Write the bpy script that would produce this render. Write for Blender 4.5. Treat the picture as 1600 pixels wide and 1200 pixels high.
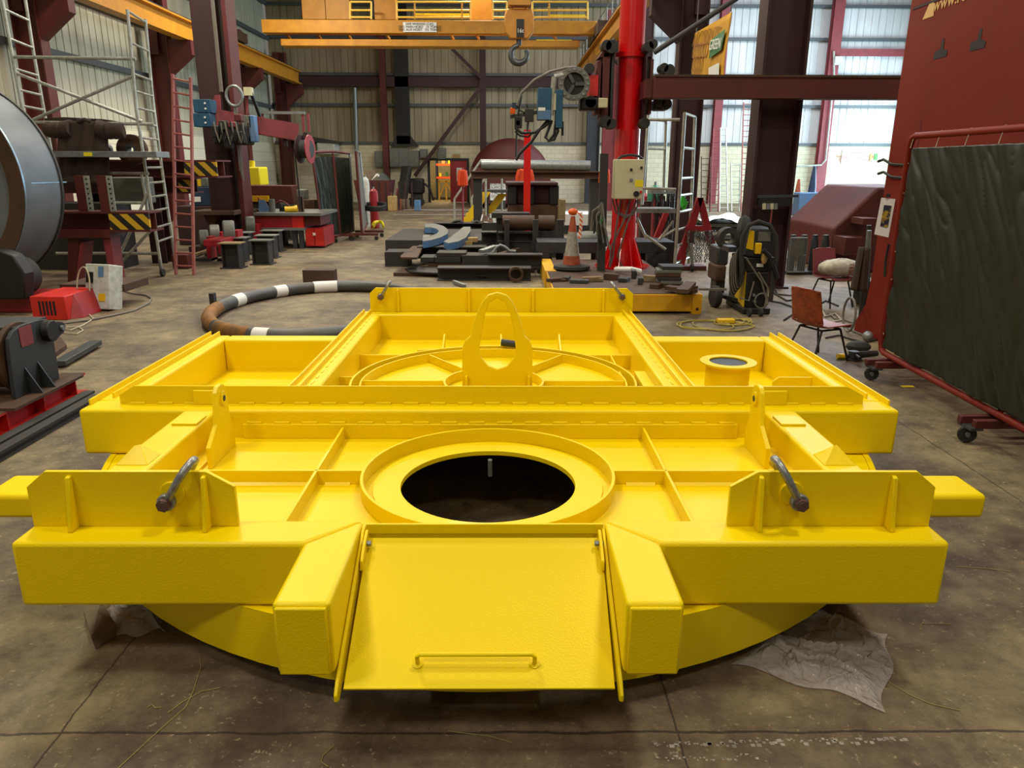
import bpy, bmesh, math, random
from math import sin, cos, tan, atan, pi, radians, sqrt
from mathutils import Vector, Matrix, Euler
for o in list(bpy.data.objects): bpy.data.objects.remove(o)
C = bpy.context.scene.collection
rnd = random.Random(7)
V = Vector

# ------------------------------------------------------------ camera
CAM_H = 1.9; FOC = 1170.0; HOR = 258.0; VPX = 790.0
PITCH = atan((600-HOR)/FOC); YAW = atan((800-VPX)/(FOC/cos(PITCH))); ROLL = radians(0.2)
cam_d = bpy.data.cameras.new('camera'); cam = bpy.data.objects.new('camera', cam_d); C.objects.link(cam)
cam_d.sensor_fit = 'HORIZONTAL'; cam_d.sensor_width = 36; cam_d.lens = 36*FOC/1600
cam_d.clip_start = 0.05; cam_d.clip_end = 300
fwd = V((sin(YAW)*cos(PITCH), cos(YAW)*cos(PITCH), -sin(PITCH)))
rgt = V((cos(YAW), -sin(YAW), 0)); up = rgt.cross(fwd)
r2 = rgt*cos(ROLL)+up*sin(ROLL); u2 = -rgt*sin(ROLL)+up*cos(ROLL)
M = Matrix((r2, u2, -fwd)).transposed().to_4x4(); M.translation = V((0, 0, CAM_H)); cam.matrix_world = M
bpy.context.scene.camera = cam
# measuring helpers: a pixel of the photograph + one known coordinate -> a point in the hall
def ray(x, y): return r2*((x-800)/FOC)+u2*((600-y)/FOC)+fwd
def G(x, y, z=0.0):
    r = ray(x, y); return V((0, 0, CAM_H))+r*((z-CAM_H)/r.z)
def A(x, y, Y):
    r = ray(x, y); return V((0, 0, CAM_H))+r*(Y/r.y)
def AX(x, y, X):
    r = ray(x, y); return V((0, 0, CAM_H))+r*(X/r.x)

# ------------------------------------------------------------ world, lamps, exposure
sc = bpy.context.scene
w = bpy.data.worlds.new('world'); sc.world = w; w.use_nodes = True
w.node_tree.nodes['Background'].inputs[0].default_value = (1.0, 0.95, 0.84, 1)
w.node_tree.nodes['Background'].inputs[1].default_value = 0.17
vs = sc.view_settings
sc.display_settings.display_device = 'sRGB'
vs.view_transform = 'Standard'; vs.look = 'None'; vs.gamma = 1; vs.use_curve_mapping = False; vs.exposure = -0.12
def area(name, loc, rot, sx, sy, power, col):
    l = bpy.data.lights.new(name, 'AREA'); l.shape = 'RECTANGLE'; l.size = sx; l.size_y = sy; l.energy = power; l.color = col
    o = bpy.data.objects.new(name, l); C.objects.link(o); o.location = loc; o.rotation_euler = rot; return o
WARM = (1.0, 0.93, 0.76)
for i, (x, y, p) in enumerate([(-4.5, 1.0, 330), (3.2, 3.2, 330), (-3.5, 8, 420), (1.5, 13, 480), (-6.0, 15, 620), (-1, 20, 560), (-7, 26, 700), (-1, 31, 520), (9, 8, 220), (-4.5, -3.5, 240), (3.5, -3.5, 240)]):
    area('high_bay_light', (x, y, 9.2), (0, 0, 0), 1.1, 1.1, p, WARM)
area('daylight_door', (20.7, 34.3, 3.2), (0, radians(90), 0), 6, 9, 3300, (0.60, 0.86, 1.0))
area('daylight_rooflight', (11.5, 26, 11.5), (0, 0, 0), 7, 18, 5200, (0.80, 0.88, 1.0))

# ------------------------------------------------------------ materials
def lin(h):
    if isinstance(h, str):
        h = h.lstrip('#'); c = [int(h[i:i+2], 16)/255 for i in (0, 2, 4)]
    else: c = h
    return tuple((v/12.92 if v <= .04045 else ((v+.055)/1.055)**2.4) for v in c)+(1,)
MATS = {}
def mat(name, col, rough=.55, metal=0.0, col2=None, scale=3.0, amt=.5, bump=0.0, bscale=60, coat=0.0, spec=.5):
    m = bpy.data.materials.new(name); m.use_nodes = True; nt = m.node_tree; b = nt.nodes['Principled BSDF']
    b.inputs['Base Color'].default_value = lin(col); b.inputs['Roughness'].default_value = rough; b.inputs['Metallic'].default_value = metal
    b.inputs['Specular IOR Level'].default_value = spec
    if coat: b.inputs['Coat Weight'].default_value = coat; b.inputs['Coat Roughness'].default_value = .15
    tc = nt.nodes.new('ShaderNodeTexCoord')
    if col2:
        n = nt.nodes.new('ShaderNodeTexNoise'); n.inputs['Scale'].default_value = scale; n.inputs['Detail'].default_value = 6; n.inputs['Roughness'].default_value = .65
        r = nt.nodes.new('ShaderNodeValToRGB'); r.color_ramp.elements[0].position = .5-.25*(1-amt)-.02; r.color_ramp.elements[1].position = .5+.3*(1-amt)+.02
        r.color_ramp.elements[0].color = lin(col); r.color_ramp.elements[1].color = lin(col2)
        nt.links.new(tc.outputs['Object'], n.inputs['Vector']); nt.links.new(n.outputs['Fac'], r.inputs['Fac']); nt.links.new(r.outputs['Color'], b.inputs['Base Color'])
    if bump:
        n2 = nt.nodes.new('ShaderNodeTexNoise'); n2.inputs['Scale'].default_value = bscale; n2.inputs['Detail'].default_value = 3
        bp = nt.nodes.new('ShaderNodeBump'); bp.inputs['Strength'].default_value = bump; bp.inputs['Distance'].default_value = .01
        nt.links.new(tc.outputs['Object'], n2.inputs['Vector']); nt.links.new(n2.outputs['Fac'], bp.inputs['Height']); nt.links.new(bp.outputs['Normal'], b.inputs['Normal'])
    MATS[name] = m; return m
mat('frame_yellow', '#eccd00', .40, bump=.2, bscale=160, coat=.04, spec=.22)
mat('yellow_paint', '#e0a800', .5, col2='#c08c10', amt=.3)
mat('crane_yellow', '#c98a1c', .5, col2='#a87018', amt=.2)
mat('maroon', '#5c1a1a', .6, col2='#421414', scale=2, amt=.2)
mat('dark_maroon', '#36171a', .65, col2='#281416', scale=2, amt=.2)
mat('red_pillar', '#d40c12', .22, col2='#c40a10', coat=.6, amt=.2)
mat('red_paint', '#a01a1e', .45, col2='#7c1418', amt=.3)
mat('bright_red', '#d42418', .45, col2='#b02018', amt=.3)
mat('panel_red', '#7a2210', .6, col2='#6c1d0e', scale=1.2, amt=.2, spec=.2)
mat('pink_red', '#87343a', .6, col2='#6c2a2e', amt=.3)
mat('steel_grey', '#565a5c', .45, .6, col2='#44474a', amt=.3)
mat('shell_steel', '#6a7076', .5, .2, col2='#50565c', scale=1.6, amt=.2)
mat('shell_edge', '#8696a2', .35, .7, col2='#667480')
mat('dark_steel', '#2d2d2e', .6, .3, col2='#3b3733', amt=.3)
mat('rust_steel', '#3e332c', .7, .3, col2='#5a3b26', scale=5, amt=.3)
mat('ring_pipe', '#565a5c', .5, .4, col2='#4b4640', scale=2.1, amt=.35)
mat('rust_orange', '#5e4426', .7, .2, col2='#94601f', scale=6)
mat('aluminium', '#b4b6ac', .38, .4, col2='#8e8f86', scale=8)
mat('galv', '#8f9494', .42, .45, col2='#6f7474', scale=14, amt=.3)
mat('shackle_steel', '#9a9d9c', .35, .45, col2='#747270', scale=40)
mat('pin_dark', '#5a464a', .4, .4, col2='#6d4a44', scale=60)
mat('black', '#101011', .55)
mat('rubber', '#1c1c1c', .75, col2='#2a2824')
mat('charcoal', '#34373b', .5, .2, col2='#2a2c30')
mat('grey_box', '#6b6c66', .55, col2='#5c5d58')
mat('cream_box', '#c9c4a0', .5, col2='#b7b08c', amt=.2)
mat('white_box', '#c8ccc8', .5, col2='#9a9a8c', scale=9, amt=.3)
mat('blue_box', '#1d5270', .5, col2='#174058')
mat('dark_blue', '#22344c', .5)
mat('blue_steel', '#4a76a8', .45, col2='#5f6f7c', scale=4)
mat('wood', '#8a7550', .75, col2='#6d5a3c', scale=12)
mat('wood_pale', '#b3935c', .75, col2='#94784a', scale=12)
mat('chair_orange', '#9c4218', .45, col2='#6a2c12', scale=12)
mat('ladder_red', '#9c5a50', .6, col2='#84463c', scale=10)
mat('orange_fabric', '#e8481c', .7)
mat('hivis', '#c8421a', .5)
mat('white_plain', '#e6e6e2', .6)
mat('paper', '#dcdcd6', .7)
mat('dark_green_sheet', '#171d12', .45, col2='#101810', scale=1.0)
mat('green_bottle', '#2c7058', .4)
mat('green_paint', '#2b6a3a', .5)
mat('lime', '#3fbf3a', .5)
mat('coverall', '#3a2c22', .85, col2='#2c221c', bump=.5, bscale=18)
mat('orange_rack', '#e4582c', .5)
mat('rack_yellow', '#e8c050', .5)
mat('yellow_bright', '#e6d21a', .45)
mat('tool_yellow', '#d8b010', .4)
mat('cable_grey', '#6a655c', .6)
mat('cable_white', '#b0a890', .6)
mat('cable_yellow', '#a08c3c', .6)
mat('bag_cloth', '#c9c2ae', .8, col2='#a8a08c', scale=14)
mat('text_red', '#8a1414', .6)
mat('text_black', '#18181a', .6)
mat('text_white', '#e6e6e6', .6)
mat('text_gold', '#d6b070', .6)
mat('banner_ink', '#94600e', .6)
mat('banner', '#c8961c', .7, col2='#b07c14', scale=4, amt=.3)
mat('cone_orange', '#a8502c', .6, col2='#8c3c20', scale=10)
mat('cone_white', '#a8a394', .6, col2='#7c786c', scale=14)
mat('amber', '#d85a14', .3)
mat('purlin', '#54585a', .55, .3)
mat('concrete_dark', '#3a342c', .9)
mat('thread_yellow', '#948c4e', .7)
mat('cardboard', '#7a6a50', .8, col2='#5c4e3c')
mat('pic_blue', '#1c2438', .6, col2='#a8881c', scale=14, amt=.9)

def stripes(name, c1, c2, freq, axis, rough=.5, diag=0.0):
    m = bpy.data.materials.new(name); m.use_nodes = True; nt = m.node_tree; b = nt.nodes['Principled BSDF']; b.inputs['Roughness'].default_value = rough
    tc = nt.nodes.new('ShaderNodeTexCoord'); d = nt.nodes.new('ShaderNodeVectorMath'); d.operation = 'DOT_PRODUCT'
    d.inputs[1].default_value = axis; f = nt.nodes.new('ShaderNodeMath'); f.operation = 'MULTIPLY'; f.inputs[1].default_value = freq
    fr = nt.nodes.new('ShaderNodeMath'); fr.operation = 'FRACT'; r = nt.nodes.new('ShaderNodeValToRGB'); r.color_ramp.interpolation = 'CONSTANT'
    r.color_ramp.elements[0].color = lin(c1); r.color_ramp.elements[1].color = lin(c2); r.color_ramp.elements[1].position = .5
    L = nt.links.new; L(tc.outputs['Object'], d.inputs[0]); L(d.outputs['Value'], f.inputs[0]); L(f.outputs[0], fr.inputs[0]); L(fr.outputs[0], r.inputs['Fac']); L(r.outputs['Color'], b.inputs['Base Color'])
    MATS[name] = m
stripes('hazard', '#c8a022', '#241e14', 4.0, (1, 0, 1.0))
stripes('tape_stripes', '#e05a28', '#e8e0d0', 14, (1, 0, 1.0))

def sheet_plastic():
    m = bpy.data.materials.new('clear_plastic'); m.use_nodes = True; nt = m.node_tree; b = nt.nodes['Principled BSDF']
    b.inputs['Base Color'].default_value = lin('#d0cac2'); b.inputs['Roughness'].default_value = .11
    b.inputs['Alpha'].default_value = .45; b.inputs['IOR'].default_value = 1.45
    tc = nt.nodes.new('ShaderNodeTexCoord'); n = nt.nodes.new('ShaderNodeTexNoise'); n.inputs['Scale'].default_value = 14; n.inputs['Distortion'].default_value = 2
    bp = nt.nodes.new('ShaderNodeBump'); bp.inputs['Strength'].default_value = 1.0; bp.inputs['Distance'].default_value = .02
    nt.links.new(tc.outputs['Object'], n.inputs['Vector']); nt.links.new(n.outputs['Fac'], bp.inputs['Height']); nt.links.new(bp.outputs['Normal'], b.inputs['Normal'])
    MATS['clear_plastic'] = m
sheet_plastic()

def floor_mat():
    m = bpy.data.materials.new('concrete_floor'); m.use_nodes = True; nt = m.node_tree; b = nt.nodes['Principled BSDF']; N = nt.nodes.new; L = nt.links.new
    tc = N('ShaderNodeTexCoord')
    def noise(s, d=6, r=.6, dist=0):
        n = N('ShaderNodeTexNoise'); n.inputs['Scale'].default_value = s; n.inputs['Detail'].default_value = d; n.inputs['Roughness'].default_value = r; n.inputs['Distortion'].default_value = dist
        L(tc.outputs['Object'], n.inputs['Vector']); return n
    def ramp(src, p0, c0, p1, c1):
        r = N('ShaderNodeValToRGB'); r.color_ramp.elements[0].position = p0; r.color_ramp.elements[1].position = p1
        r.color_ramp.elements[0].color = lin(c0); r.color_ramp.elements[1].color = lin(c1); L(src, r.inputs['Fac']); return r
    def mix(f, a, c, mode='MIX'):
        x = N('ShaderNodeMix'); x.data_type = 'RGBA'; x.blend_type = mode
        if isinstance(f, float): x.inputs[0].default_value = f
        else: L(f, x.inputs[0])
        L(a, x.inputs[6]) if not isinstance(a, tuple) else setattr(x.inputs[6], 'default_value', a)
        L(c, x.inputs[7]) if not isinstance(c, tuple) else setattr(x.inputs[7], 'default_value', c)
        return x.outputs[2]
    base = ramp(noise(.9, 8, .7).outputs['Fac'], .35, '#5b4b3a', .68, '#948260')
    st = ramp(noise(4.2, 8, .78, .15).outputs['Fac'], .36, '#3c342e', .62, '#ffffff')
    col = mix(.62, base.outputs['Color'], st.outputs['Color'], 'MULTIPLY')
    sp = ramp(noise(38, 3, .7).outputs['Fac'], .62, '#000000', .76, '#ffffff')
    col = mix(sp.outputs['Color'], col, lin('#a89878'))
    sep = N('ShaderNodeSeparateXYZ'); geo = N('ShaderNodeNewGeometry'); L(geo.outputs['Position'], sep.inputs[0])
    wob = noise(2.5, 5, .7); wo = N('ShaderNodeMath'); wo.operation = 'MULTIPLY_ADD'; wo.inputs[1].default_value = .05; wo.inputs[2].default_value = -.025; L(wob.outputs['Fac'], wo.inputs[0])
    tot = None
    for ax, pos, wd in JOINTS:
        a = N('ShaderNodeMath'); a.operation = 'ADD'; L(sep.outputs[ax], a.inputs[0]); L(wo.outputs[0], a.inputs[1])
        s = N('ShaderNodeMath'); s.operation = 'SUBTRACT'; L(a.outputs[0], s.inputs[0]); s.inputs[1].default_value = pos
        ab = N('ShaderNodeMath'); ab.operation = 'ABSOLUTE'; L(s.outputs[0], ab.inputs[0])
        lt = N('ShaderNodeMath'); lt.operation = 'LESS_THAN'; L(ab.outputs[0], lt.inputs[0]); lt.inputs[1].default_value = wd
        if tot is None: tot = lt.outputs[0]
        else:
            mx = N('ShaderNodeMath'); mx.operation = 'MAXIMUM'; L(tot, mx.inputs[0]); L(lt.outputs[0], mx.inputs[1]); tot = mx.outputs[0]
    jf = N('ShaderNodeMath'); jf.operation = 'MULTIPLY'; jf.inputs[1].default_value = .75; L(tot, jf.inputs[0])
    col = mix(jf.outputs[0], col, lin('#1e1812'))
    L(col, b.inputs['Base Color'])
    rr = N('ShaderNodeMapRange'); rr.inputs[3].default_value = .5; rr.inputs[4].default_value = .85; L(noise(1.7).outputs['Fac'], rr.inputs[0]); L(rr.outputs[0], b.inputs['Roughness'])
    bp = N('ShaderNodeBump'); bp.inputs['Strength'].default_value = .35; bp.inputs['Distance'].default_value = .01; L(noise(30, 5).outputs['Fac'], bp.inputs['Height']); L(bp.outputs['Normal'], b.inputs['Normal'])
    MATS['concrete_floor'] = m
JOINTS = [(1, 2.165, .006), (0, G(200, 1010).x, .004), (0, G(1417, 667).x, .005), (1, G(500, 578).y, .006), (0, -6.4, .008), (1, 11.8, .01), (1, 16.5, .012), (0, 0.6, .004)]
floor_mat()

def clad_mat(name, c1, c2, axis, pitch=.32):
    m = bpy.data.materials.new(name); m.use_nodes = True; nt = m.node_tree; b = nt.nodes['Principled BSDF']; N = nt.nodes.new; L = nt.links.new
    tc = N('ShaderNodeTexCoord'); n = N('ShaderNodeTexNoise'); n.inputs['Scale'].default_value = 1.3; n.inputs['Detail'].default_value = 6
    mp = N('ShaderNodeMapping'); mp.inputs['Scale'].default_value = (1.5, 1.5, .25); L(tc.outputs['Object'], mp.inputs[0]); L(mp.outputs[0], n.inputs[0])
    r = N('ShaderNodeValToRGB'); r.color_ramp.elements[0].position = .35; r.color_ramp.elements[1].position = .7; r.color_ramp.elements[0].color = lin(c1); r.color_ramp.elements[1].color = lin(c2)
    L(n.outputs['Fac'], r.inputs['Fac']); L(r.outputs['Color'], b.inputs['Base Color']); b.inputs['Roughness'].default_value = .6
    MATS[name] = m
clad_mat('cladding_left', '#a09e88', '#b8b6a2', 0)
clad_mat('cladding_back', '#84795c', '#a2977a', 0)
clad_mat('cladding_bay', '#b4b6b4', '#d2d2ce', 0)
def block_mat(name, c1, c2, rz):
    m = bpy.data.materials.new(name); m.use_nodes = True; nt = m.node_tree; b = nt.nodes['Principled BSDF']; N = nt.nodes.new; L = nt.links.new
    tc = N('ShaderNodeTexCoord'); mp = N('ShaderNodeMapping'); mp.inputs['Rotation'].default_value = rz; L(tc.outputs['Object'], mp.inputs[0])
    br = N('ShaderNodeTexBrick'); br.inputs['Color1'].default_value = lin(c1); br.inputs['Color2'].default_value = lin(c2); br.inputs['Mortar'].default_value = lin('#a8a289')
    br.inputs['Scale'].default_value = 1; br.inputs['Mortar Size'].default_value = .012; br.inputs['Brick Width'].default_value = .45; br.inputs['Row Height'].default_value = .225
    L(mp.outputs[0], br.inputs[0]); L(br.outputs['Color'], b.inputs['Base Color']); b.inputs['Roughness'].default_value = .7
    MATS[name] = m
block_mat('block_back', '#c9c3a4', '#bdb696', (radians(-90), 0, 0))
block_mat('block_left', '#d0ccb4', '#c4c0a8', (radians(-90), 0, radians(90)))

# ------------------------------------------------------------ mesh builder
class MB:
    def __init__(s): s.v = []; s.f = []
    def add(s, vs, fs):
        n = len(s.v); s.v += [V(p) for p in vs]; s.f += [tuple(i+n for i in f) for f in fs]; return s
    def box(s, a, b):
        x0, x1 = sorted((a[0], b[0])); y0, y1 = sorted((a[1], b[1])); z0, z1 = sorted((a[2], b[2]))
        return s.add([(x0, y0, z0), (x1, y0, z0), (x1, y1, z0), (x0, y1, z0), (x0, y0, z1), (x1, y0, z1), (x1, y1, z1), (x0, y1, z1)],
                     [(0, 3, 2, 1), (4, 5, 6, 7), (0, 1, 5, 4), (1, 2, 6, 5), (2, 3, 7, 6), (3, 0, 4, 7)])
    def prism(s, pts, vec):
        pts = [V(p) for p in pts]; vec = V(vec); n = len(pts)
        return s.add(pts+[p+vec for p in pts], [tuple(range(n)), tuple(range(2*n-1, n-1, -1))]+[(i, (i+1) % n, (i+1) % n+n, i+n) for i in range(n)])
    def bar(s, p0, p1, w, h, upv=(0, 0, 1)):
        p0, p1 = V(p0), V(p1); d = (p1-p0).normalized(); u = V(upv)
        if abs(d.dot(u)) > .99: u = V((0, 1, 0))
        r = d.cross(u).normalized(); u = r.cross(d)
        q = [p0-r*w/2-u*h/2, p0+r*w/2-u*h/2, p0+r*w/2+u*h/2, p0-r*w/2+u*h/2]
        return s.prism(q, p1-p0)
    def cyl(s, p0, p1, r0, r1=None, n=16, caps=True):
        p0, p1 = V(p0), V(p1); r1 = r0 if r1 is None else r1; d = (p1-p0).normalized()
        a = d.orthogonal().normalized(); b = d.cross(a)
        ring = lambda c, r: [c+a*cos(2*pi*i/n)*r+b*sin(2*pi*i/n)*r for i in range(n)]
        fs = [(i, (i+1) % n, (i+1) % n+n, i+n) for i in range(n)]
        if caps: fs += [tuple(range(n-1, -1, -1)), tuple(range(n, 2*n))]
        return s.add(ring(p0, r0)+ring(p1, r1), fs)
    def tube(s, pts, r, n=8, closed=False):
        pts = [V(p) for p in pts]; m = len(pts); vs = []; prev = None
        for i in range(m):
            if closed: d = pts[(i+1) % m]-pts[i-1]
            else: d = pts[min(i+1, m-1)]-pts[max(i-1, 0)]
            d.normalize()
            if prev is None: a = d.orthogonal().normalized()
            else: a = (prev-d*prev.dot(d)).normalized()
            prev = a; b = d.cross(a); rr = r[i] if isinstance(r, (list, tuple)) else r
            vs += [pts[i]+a*cos(2*pi*k/n)*rr+b*sin(2*pi*k/n)*rr for k in range(n)]
        fs = []
        for i in range(m if closed else m-1):
            j = (i+1) % m
            fs += [(i*n+k, i*n+(k+1) % n, j*n+(k+1) % n, j*n+k) for k in range(n)]
        if not closed: fs += [tuple(range(n-1, -1, -1)), tuple(range((m-1)*n, m*n))]
        return s.add(vs, fs)
    def lathe(s, prof, c=(0, 0, 0), axis=(0, 0, 1), n=32, closed=False, a0=0, a1=2*pi):
        c = V(c); ax = V(axis).normalized(); a = ax.orthogonal().normalized() if abs(ax.z) < .99 else V((1, 0, 0)); b = ax.cross(a); m = len(prof)
        full = abs(a1-a0) > 6.28; k = n if full else n+1; vs = []
        for i in range(k):
            t = a0+(a1-a0)*i/n
            for (r, h) in prof: vs.append(c+a*cos(t)*r+b*sin(t)*r+ax*h)
        fs = []
        for i in range(n):
            j = (i+1) % k
            for q in range(m if closed else m-1):
                q2 = (q+1) % m; fs.append((i*m+q, j*m+q, j*m+q2, i*m+q2))
        return s.add(vs, fs)
    def ibeam(s, p0, p1, w, h, upv=(0, 0, 1), tf=None, tw=None):
        p0, p1 = V(p0), V(p1); d = (p1-p0).normalized(); u = V(upv)
        if abs(d.dot(u)) > .99: u = V((0, 1, 0))
        r = d.cross(u).normalized(); u = r.cross(d); tf = tf or h*.09; tw = tw or w*.08
        P = lambda x, y: p0+r*x+u*y
        q = [(-w/2, -h/2), (w/2, -h/2), (w/2, -h/2+tf), (tw/2, -h/2+tf), (tw/2, h/2-tf), (w/2, h/2-tf), (w/2, h/2), (-w/2, h/2), (-w/2, h/2-tf), (-tw/2, h/2-tf), (-tw/2, -h/2+tf), (-w/2, -h/2+tf)]
        return s.prism([P(*k) for k in q], p1-p0)
    def sphere(s, c, r, n=12, sq=(1, 1, 1)):
        c = V(c); vs = [c+V((0, 0, -r*sq[2]))]; m = n//2
        for i in range(1, m):
            t = -pi/2+pi*i/m
            vs += [c+V((cos(t)*cos(2*pi*k/n)*r*sq[0], cos(t)*sin(2*pi*k/n)*r*sq[1], sin(t)*r*sq[2])) for k in range(n)]
        vs.append(c+V((0, 0, r*sq[2]))); fs = [(0, 1+(k+1) % n, 1+k) for k in range(n)]
        for i in range(m-2): fs += [(1+i*n+k, 1+i*n+(k+1) % n, 1+(i+1)*n+(k+1) % n, 1+(i+1)*n+k) for k in range(n)]
        l = len(vs)-1; fs += [(l, l-n+k, l-n+(k+1) % n) for k in range(n)]
        return s.add(vs, fs)
    def grid(s, fn, nu, nv):
        vs = [fn(i/nu, j/nv) for j in range(nv+1) for i in range(nu+1)]
        return s.add(vs, [(j*(nu+1)+i, j*(nu+1)+i+1, (j+1)*(nu+1)+i+1, (j+1)*(nu+1)+i) for j in range(nv) for i in range(nu)])
    def xf(s, Mx): s.v = [Mx @ p for p in s.v]; return s
    def build(s, name, m, parent=None, bevel=0, thick=0, segs=2, kind=None, label=None):
        me = bpy.data.meshes.new(name); loc = V((0, 0, 0))
        if parent is None and s.v:
            xs = [p.x for p in s.v]; ys = [p.y for p in s.v]; zs = [p.z for p in s.v]
            loc = V(((min(xs)+max(xs))/2, (min(ys)+max(ys))/2, min(zs)))
        elif parent is not None:
            q = parent
            while q is not None: loc = loc+q.location; q = q.parent
        me.from_pydata([p-loc for p in s.v], [], s.f); me.update()
        bm = bmesh.new(); bm.from_mesh(me); bmesh.ops.recalc_face_normals(bm, faces=bm.faces); bm.to_mesh(me); bm.free()
        for p in me.polygons: p.use_smooth = True
        me.set_sharp_from_angle(angle=radians(32))
        me.materials.append(MATS[m] if isinstance(m, str) else m)
        o = bpy.data.objects.new(name, me); C.objects.link(o)
        if parent is not None: o.parent = parent
        else: o.location = loc
        if thick: mo = o.modifiers.new('thickness', 'SOLIDIFY'); mo.thickness = thick; mo.offset = 0
        if bevel: mo = o.modifiers.new('bevel', 'BEVEL'); mo.width = bevel; mo.segments = segs; mo.limit_method = 'ANGLE'; mo.angle_limit = radians(40); mo.harden_normals = False
        if kind: o['kind'] = kind
        if label: o['label'] = label
        return o
def tag(o, label, cat, group=None):
    o['label'] = label; o['category'] = cat
    if group: o['group'] = group
    return o
def thing(name, label, cat, loc=(0, 0, 0), rz=0, group=None):
    o = bpy.data.objects.new(name, None); C.objects.link(o); o.location = loc; o.rotation_euler = (0, 0, rz); return tag(o, label, cat, group)
def struct(name, mb, m, **k):
    o = mb.build(name, m, **k); o['kind'] = 'structure'; return o
def dup(root, loc=None, rz=None, label=None, group=None):
    r = root.copy(); C.objects.link(r)
    if loc is not None: r.location = loc
    if rz is not None: r.rotation_euler = (0, 0, rz)
    if label: r['label'] = label
    if group: r['group'] = group
    for ch in list(root.children):
        c = ch.copy(); C.objects.link(c); c.parent = r
        for g in ch.children: d = g.copy(); C.objects.link(d); d.parent = c
    return r
def text(name, body, size, m, parent, O, X, Y, ext=.002, align='CENTER'):
    """lettering: O origin point, X reading direction, Y up direction (world)"""
    cu = bpy.data.curves.new(name, 'FONT'); cu.body = body; cu.size = size; cu.extrude = ext; cu.align_x = align; cu.align_y = 'CENTER'; cu.space_line = .85
    t = bpy.data.objects.new('tmp', cu); C.objects.link(t)
    me = bpy.data.meshes.new_from_object(t.evaluated_get(bpy.context.evaluated_depsgraph_get())); bpy.data.objects.remove(t)
    X = V(X).normalized(); Y = V(Y).normalized(); Z = X.cross(Y)
    mb = MB(); mb.v = [V(O)+X*v.co.x+Y*v.co.y+Z*v.co.z for v in me.vertices]; mb.f = [tuple(p.vertices) for p in me.polygons]
    return mb.build(name, m, parent)
def pbox(x0, y0, x1, y1, Y, d):
    """two corners of a box whose front face at distance Y covers that pixel rectangle, d deep"""
    a = A(x0, y1, Y); b = A(x1, y0, Y); return (a.x, Y, a.z), (b.x, Y+d, b.z)
# ============================================================ THE HALL
XL = -11.9; YB = 40.6; XR = 21.0
struct('floor', MB().box((XL-.3, -6, -.2), (XR+.3, YB+7, 0)), 'concrete_floor')
def corrug(p0, p1, z0, z1, nrm, pitch=.36, depth=.03):
    p0 = V(p0); p1 = V(p1); n = V(nrm); L = (p1-p0).length; d = (p1-p0)/L; k = int(L/pitch); m = MB(); pts = []
    for i in range(k):
        s = i*pitch
        pts += [p0+d*s, p0+d*(s+pitch*.86), p0+d*(s+pitch*.89)-n*depth, p0+d*(s+pitch*.97)-n*depth]
    pts.append(p0+d*(k*pitch)); N = len(pts)
    m.add([V((p.x, p.y, z0)) for p in pts]+[V((p.x, p.y, z1)) for p in pts], [(i, i+1, i+1+N, i+N) for i in range(N-1)])
    return m
def flat(o):
    for p in o.data.polygons: p.use_smooth = False
ZBL = 2.95
wl = struct('wall_left', MB().box((XL-.25, -6, 0), (XL, YB, ZBL)), 'block_left')
flat(corrug((XL-.05, -6, 0), (XL-.05, YB, 0), ZBL, 11.5, (1, 0, 0)).build('cladding', 'cladding_left', wl))
pm = MB()
for z in (4.6, 6.2, 7.8, 9.4): pm.box((XL, -6, z), (XL+.12, YB, z+.16))
pm.build('purlin', 'purlin', wl)
dL, dR, dT = A(673, 300, YB).x, A(730, 300, YB).x, A(700, 251, YB).z
mb = MB(); mb.box((XL, YB, 0), (dL, YB+.25, ZBL)); mb.box((dR, YB, 0), (XR, YB+.25, ZBL)); mb.box((dL, YB, dT), (dR, YB+.25, ZBL))
wb = struct('wall_back', mb, 'block_back')
flat(corrug((XL, YB+.1, 0), (5.6, YB+.1, 0), ZBL, 11.5, (0, -1, 0)).build('cladding', 'cladding_back', wb))
flat(corrug((5.6, YB+.1, 0), (XR, YB+.1, 0), ZBL, 11.5, (0, -1, 0)).build('cladding', 'cladding_bay', wb, label='pale cladding of the brighter right bay'))
pm = MB()
for z in (ZBL-.05, 4.75, 6.2, 7.9, 9.4): pm.box((XL, YB-.08, z), (XR, YB+.05, z+.14))
pm.build('purlin', 'purlin', wb)
MB().box((A(1310, 60, YB).x, YB-.2, A(1300, 88, YB).z), (XR, YB-.04, A(1300, 77, YB).z)).build('eaves_rail', 'pink_red', wb)
m = MB().box((A(437, 128, YB-.3).x, YB-.35, A(500, 136, YB).z), (A(968, 128, YB).x, YB-.1, A(500, 120, YB).z)); m.build('wind_beam', 'dark_maroon', wb)
m = MB(); m.box((XR, -6, 0), (XR+.25, 29.6, 11.5)); m.box((XR, 39.0, 0), (XR+.25, YB, 11.5)); m.box((XR, 29.6, 6.2), (XR+.25, 39.0, 11.5))
struct('wall_right', m, 'cladding_bay')
struct('shading_ceiling', MB().box((XL, 25.5, 11.5), (5.0, YB, 11.7)), 'cladding_back')  # unseen part roof, added over the rear bay to shade the upper back wall
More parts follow.
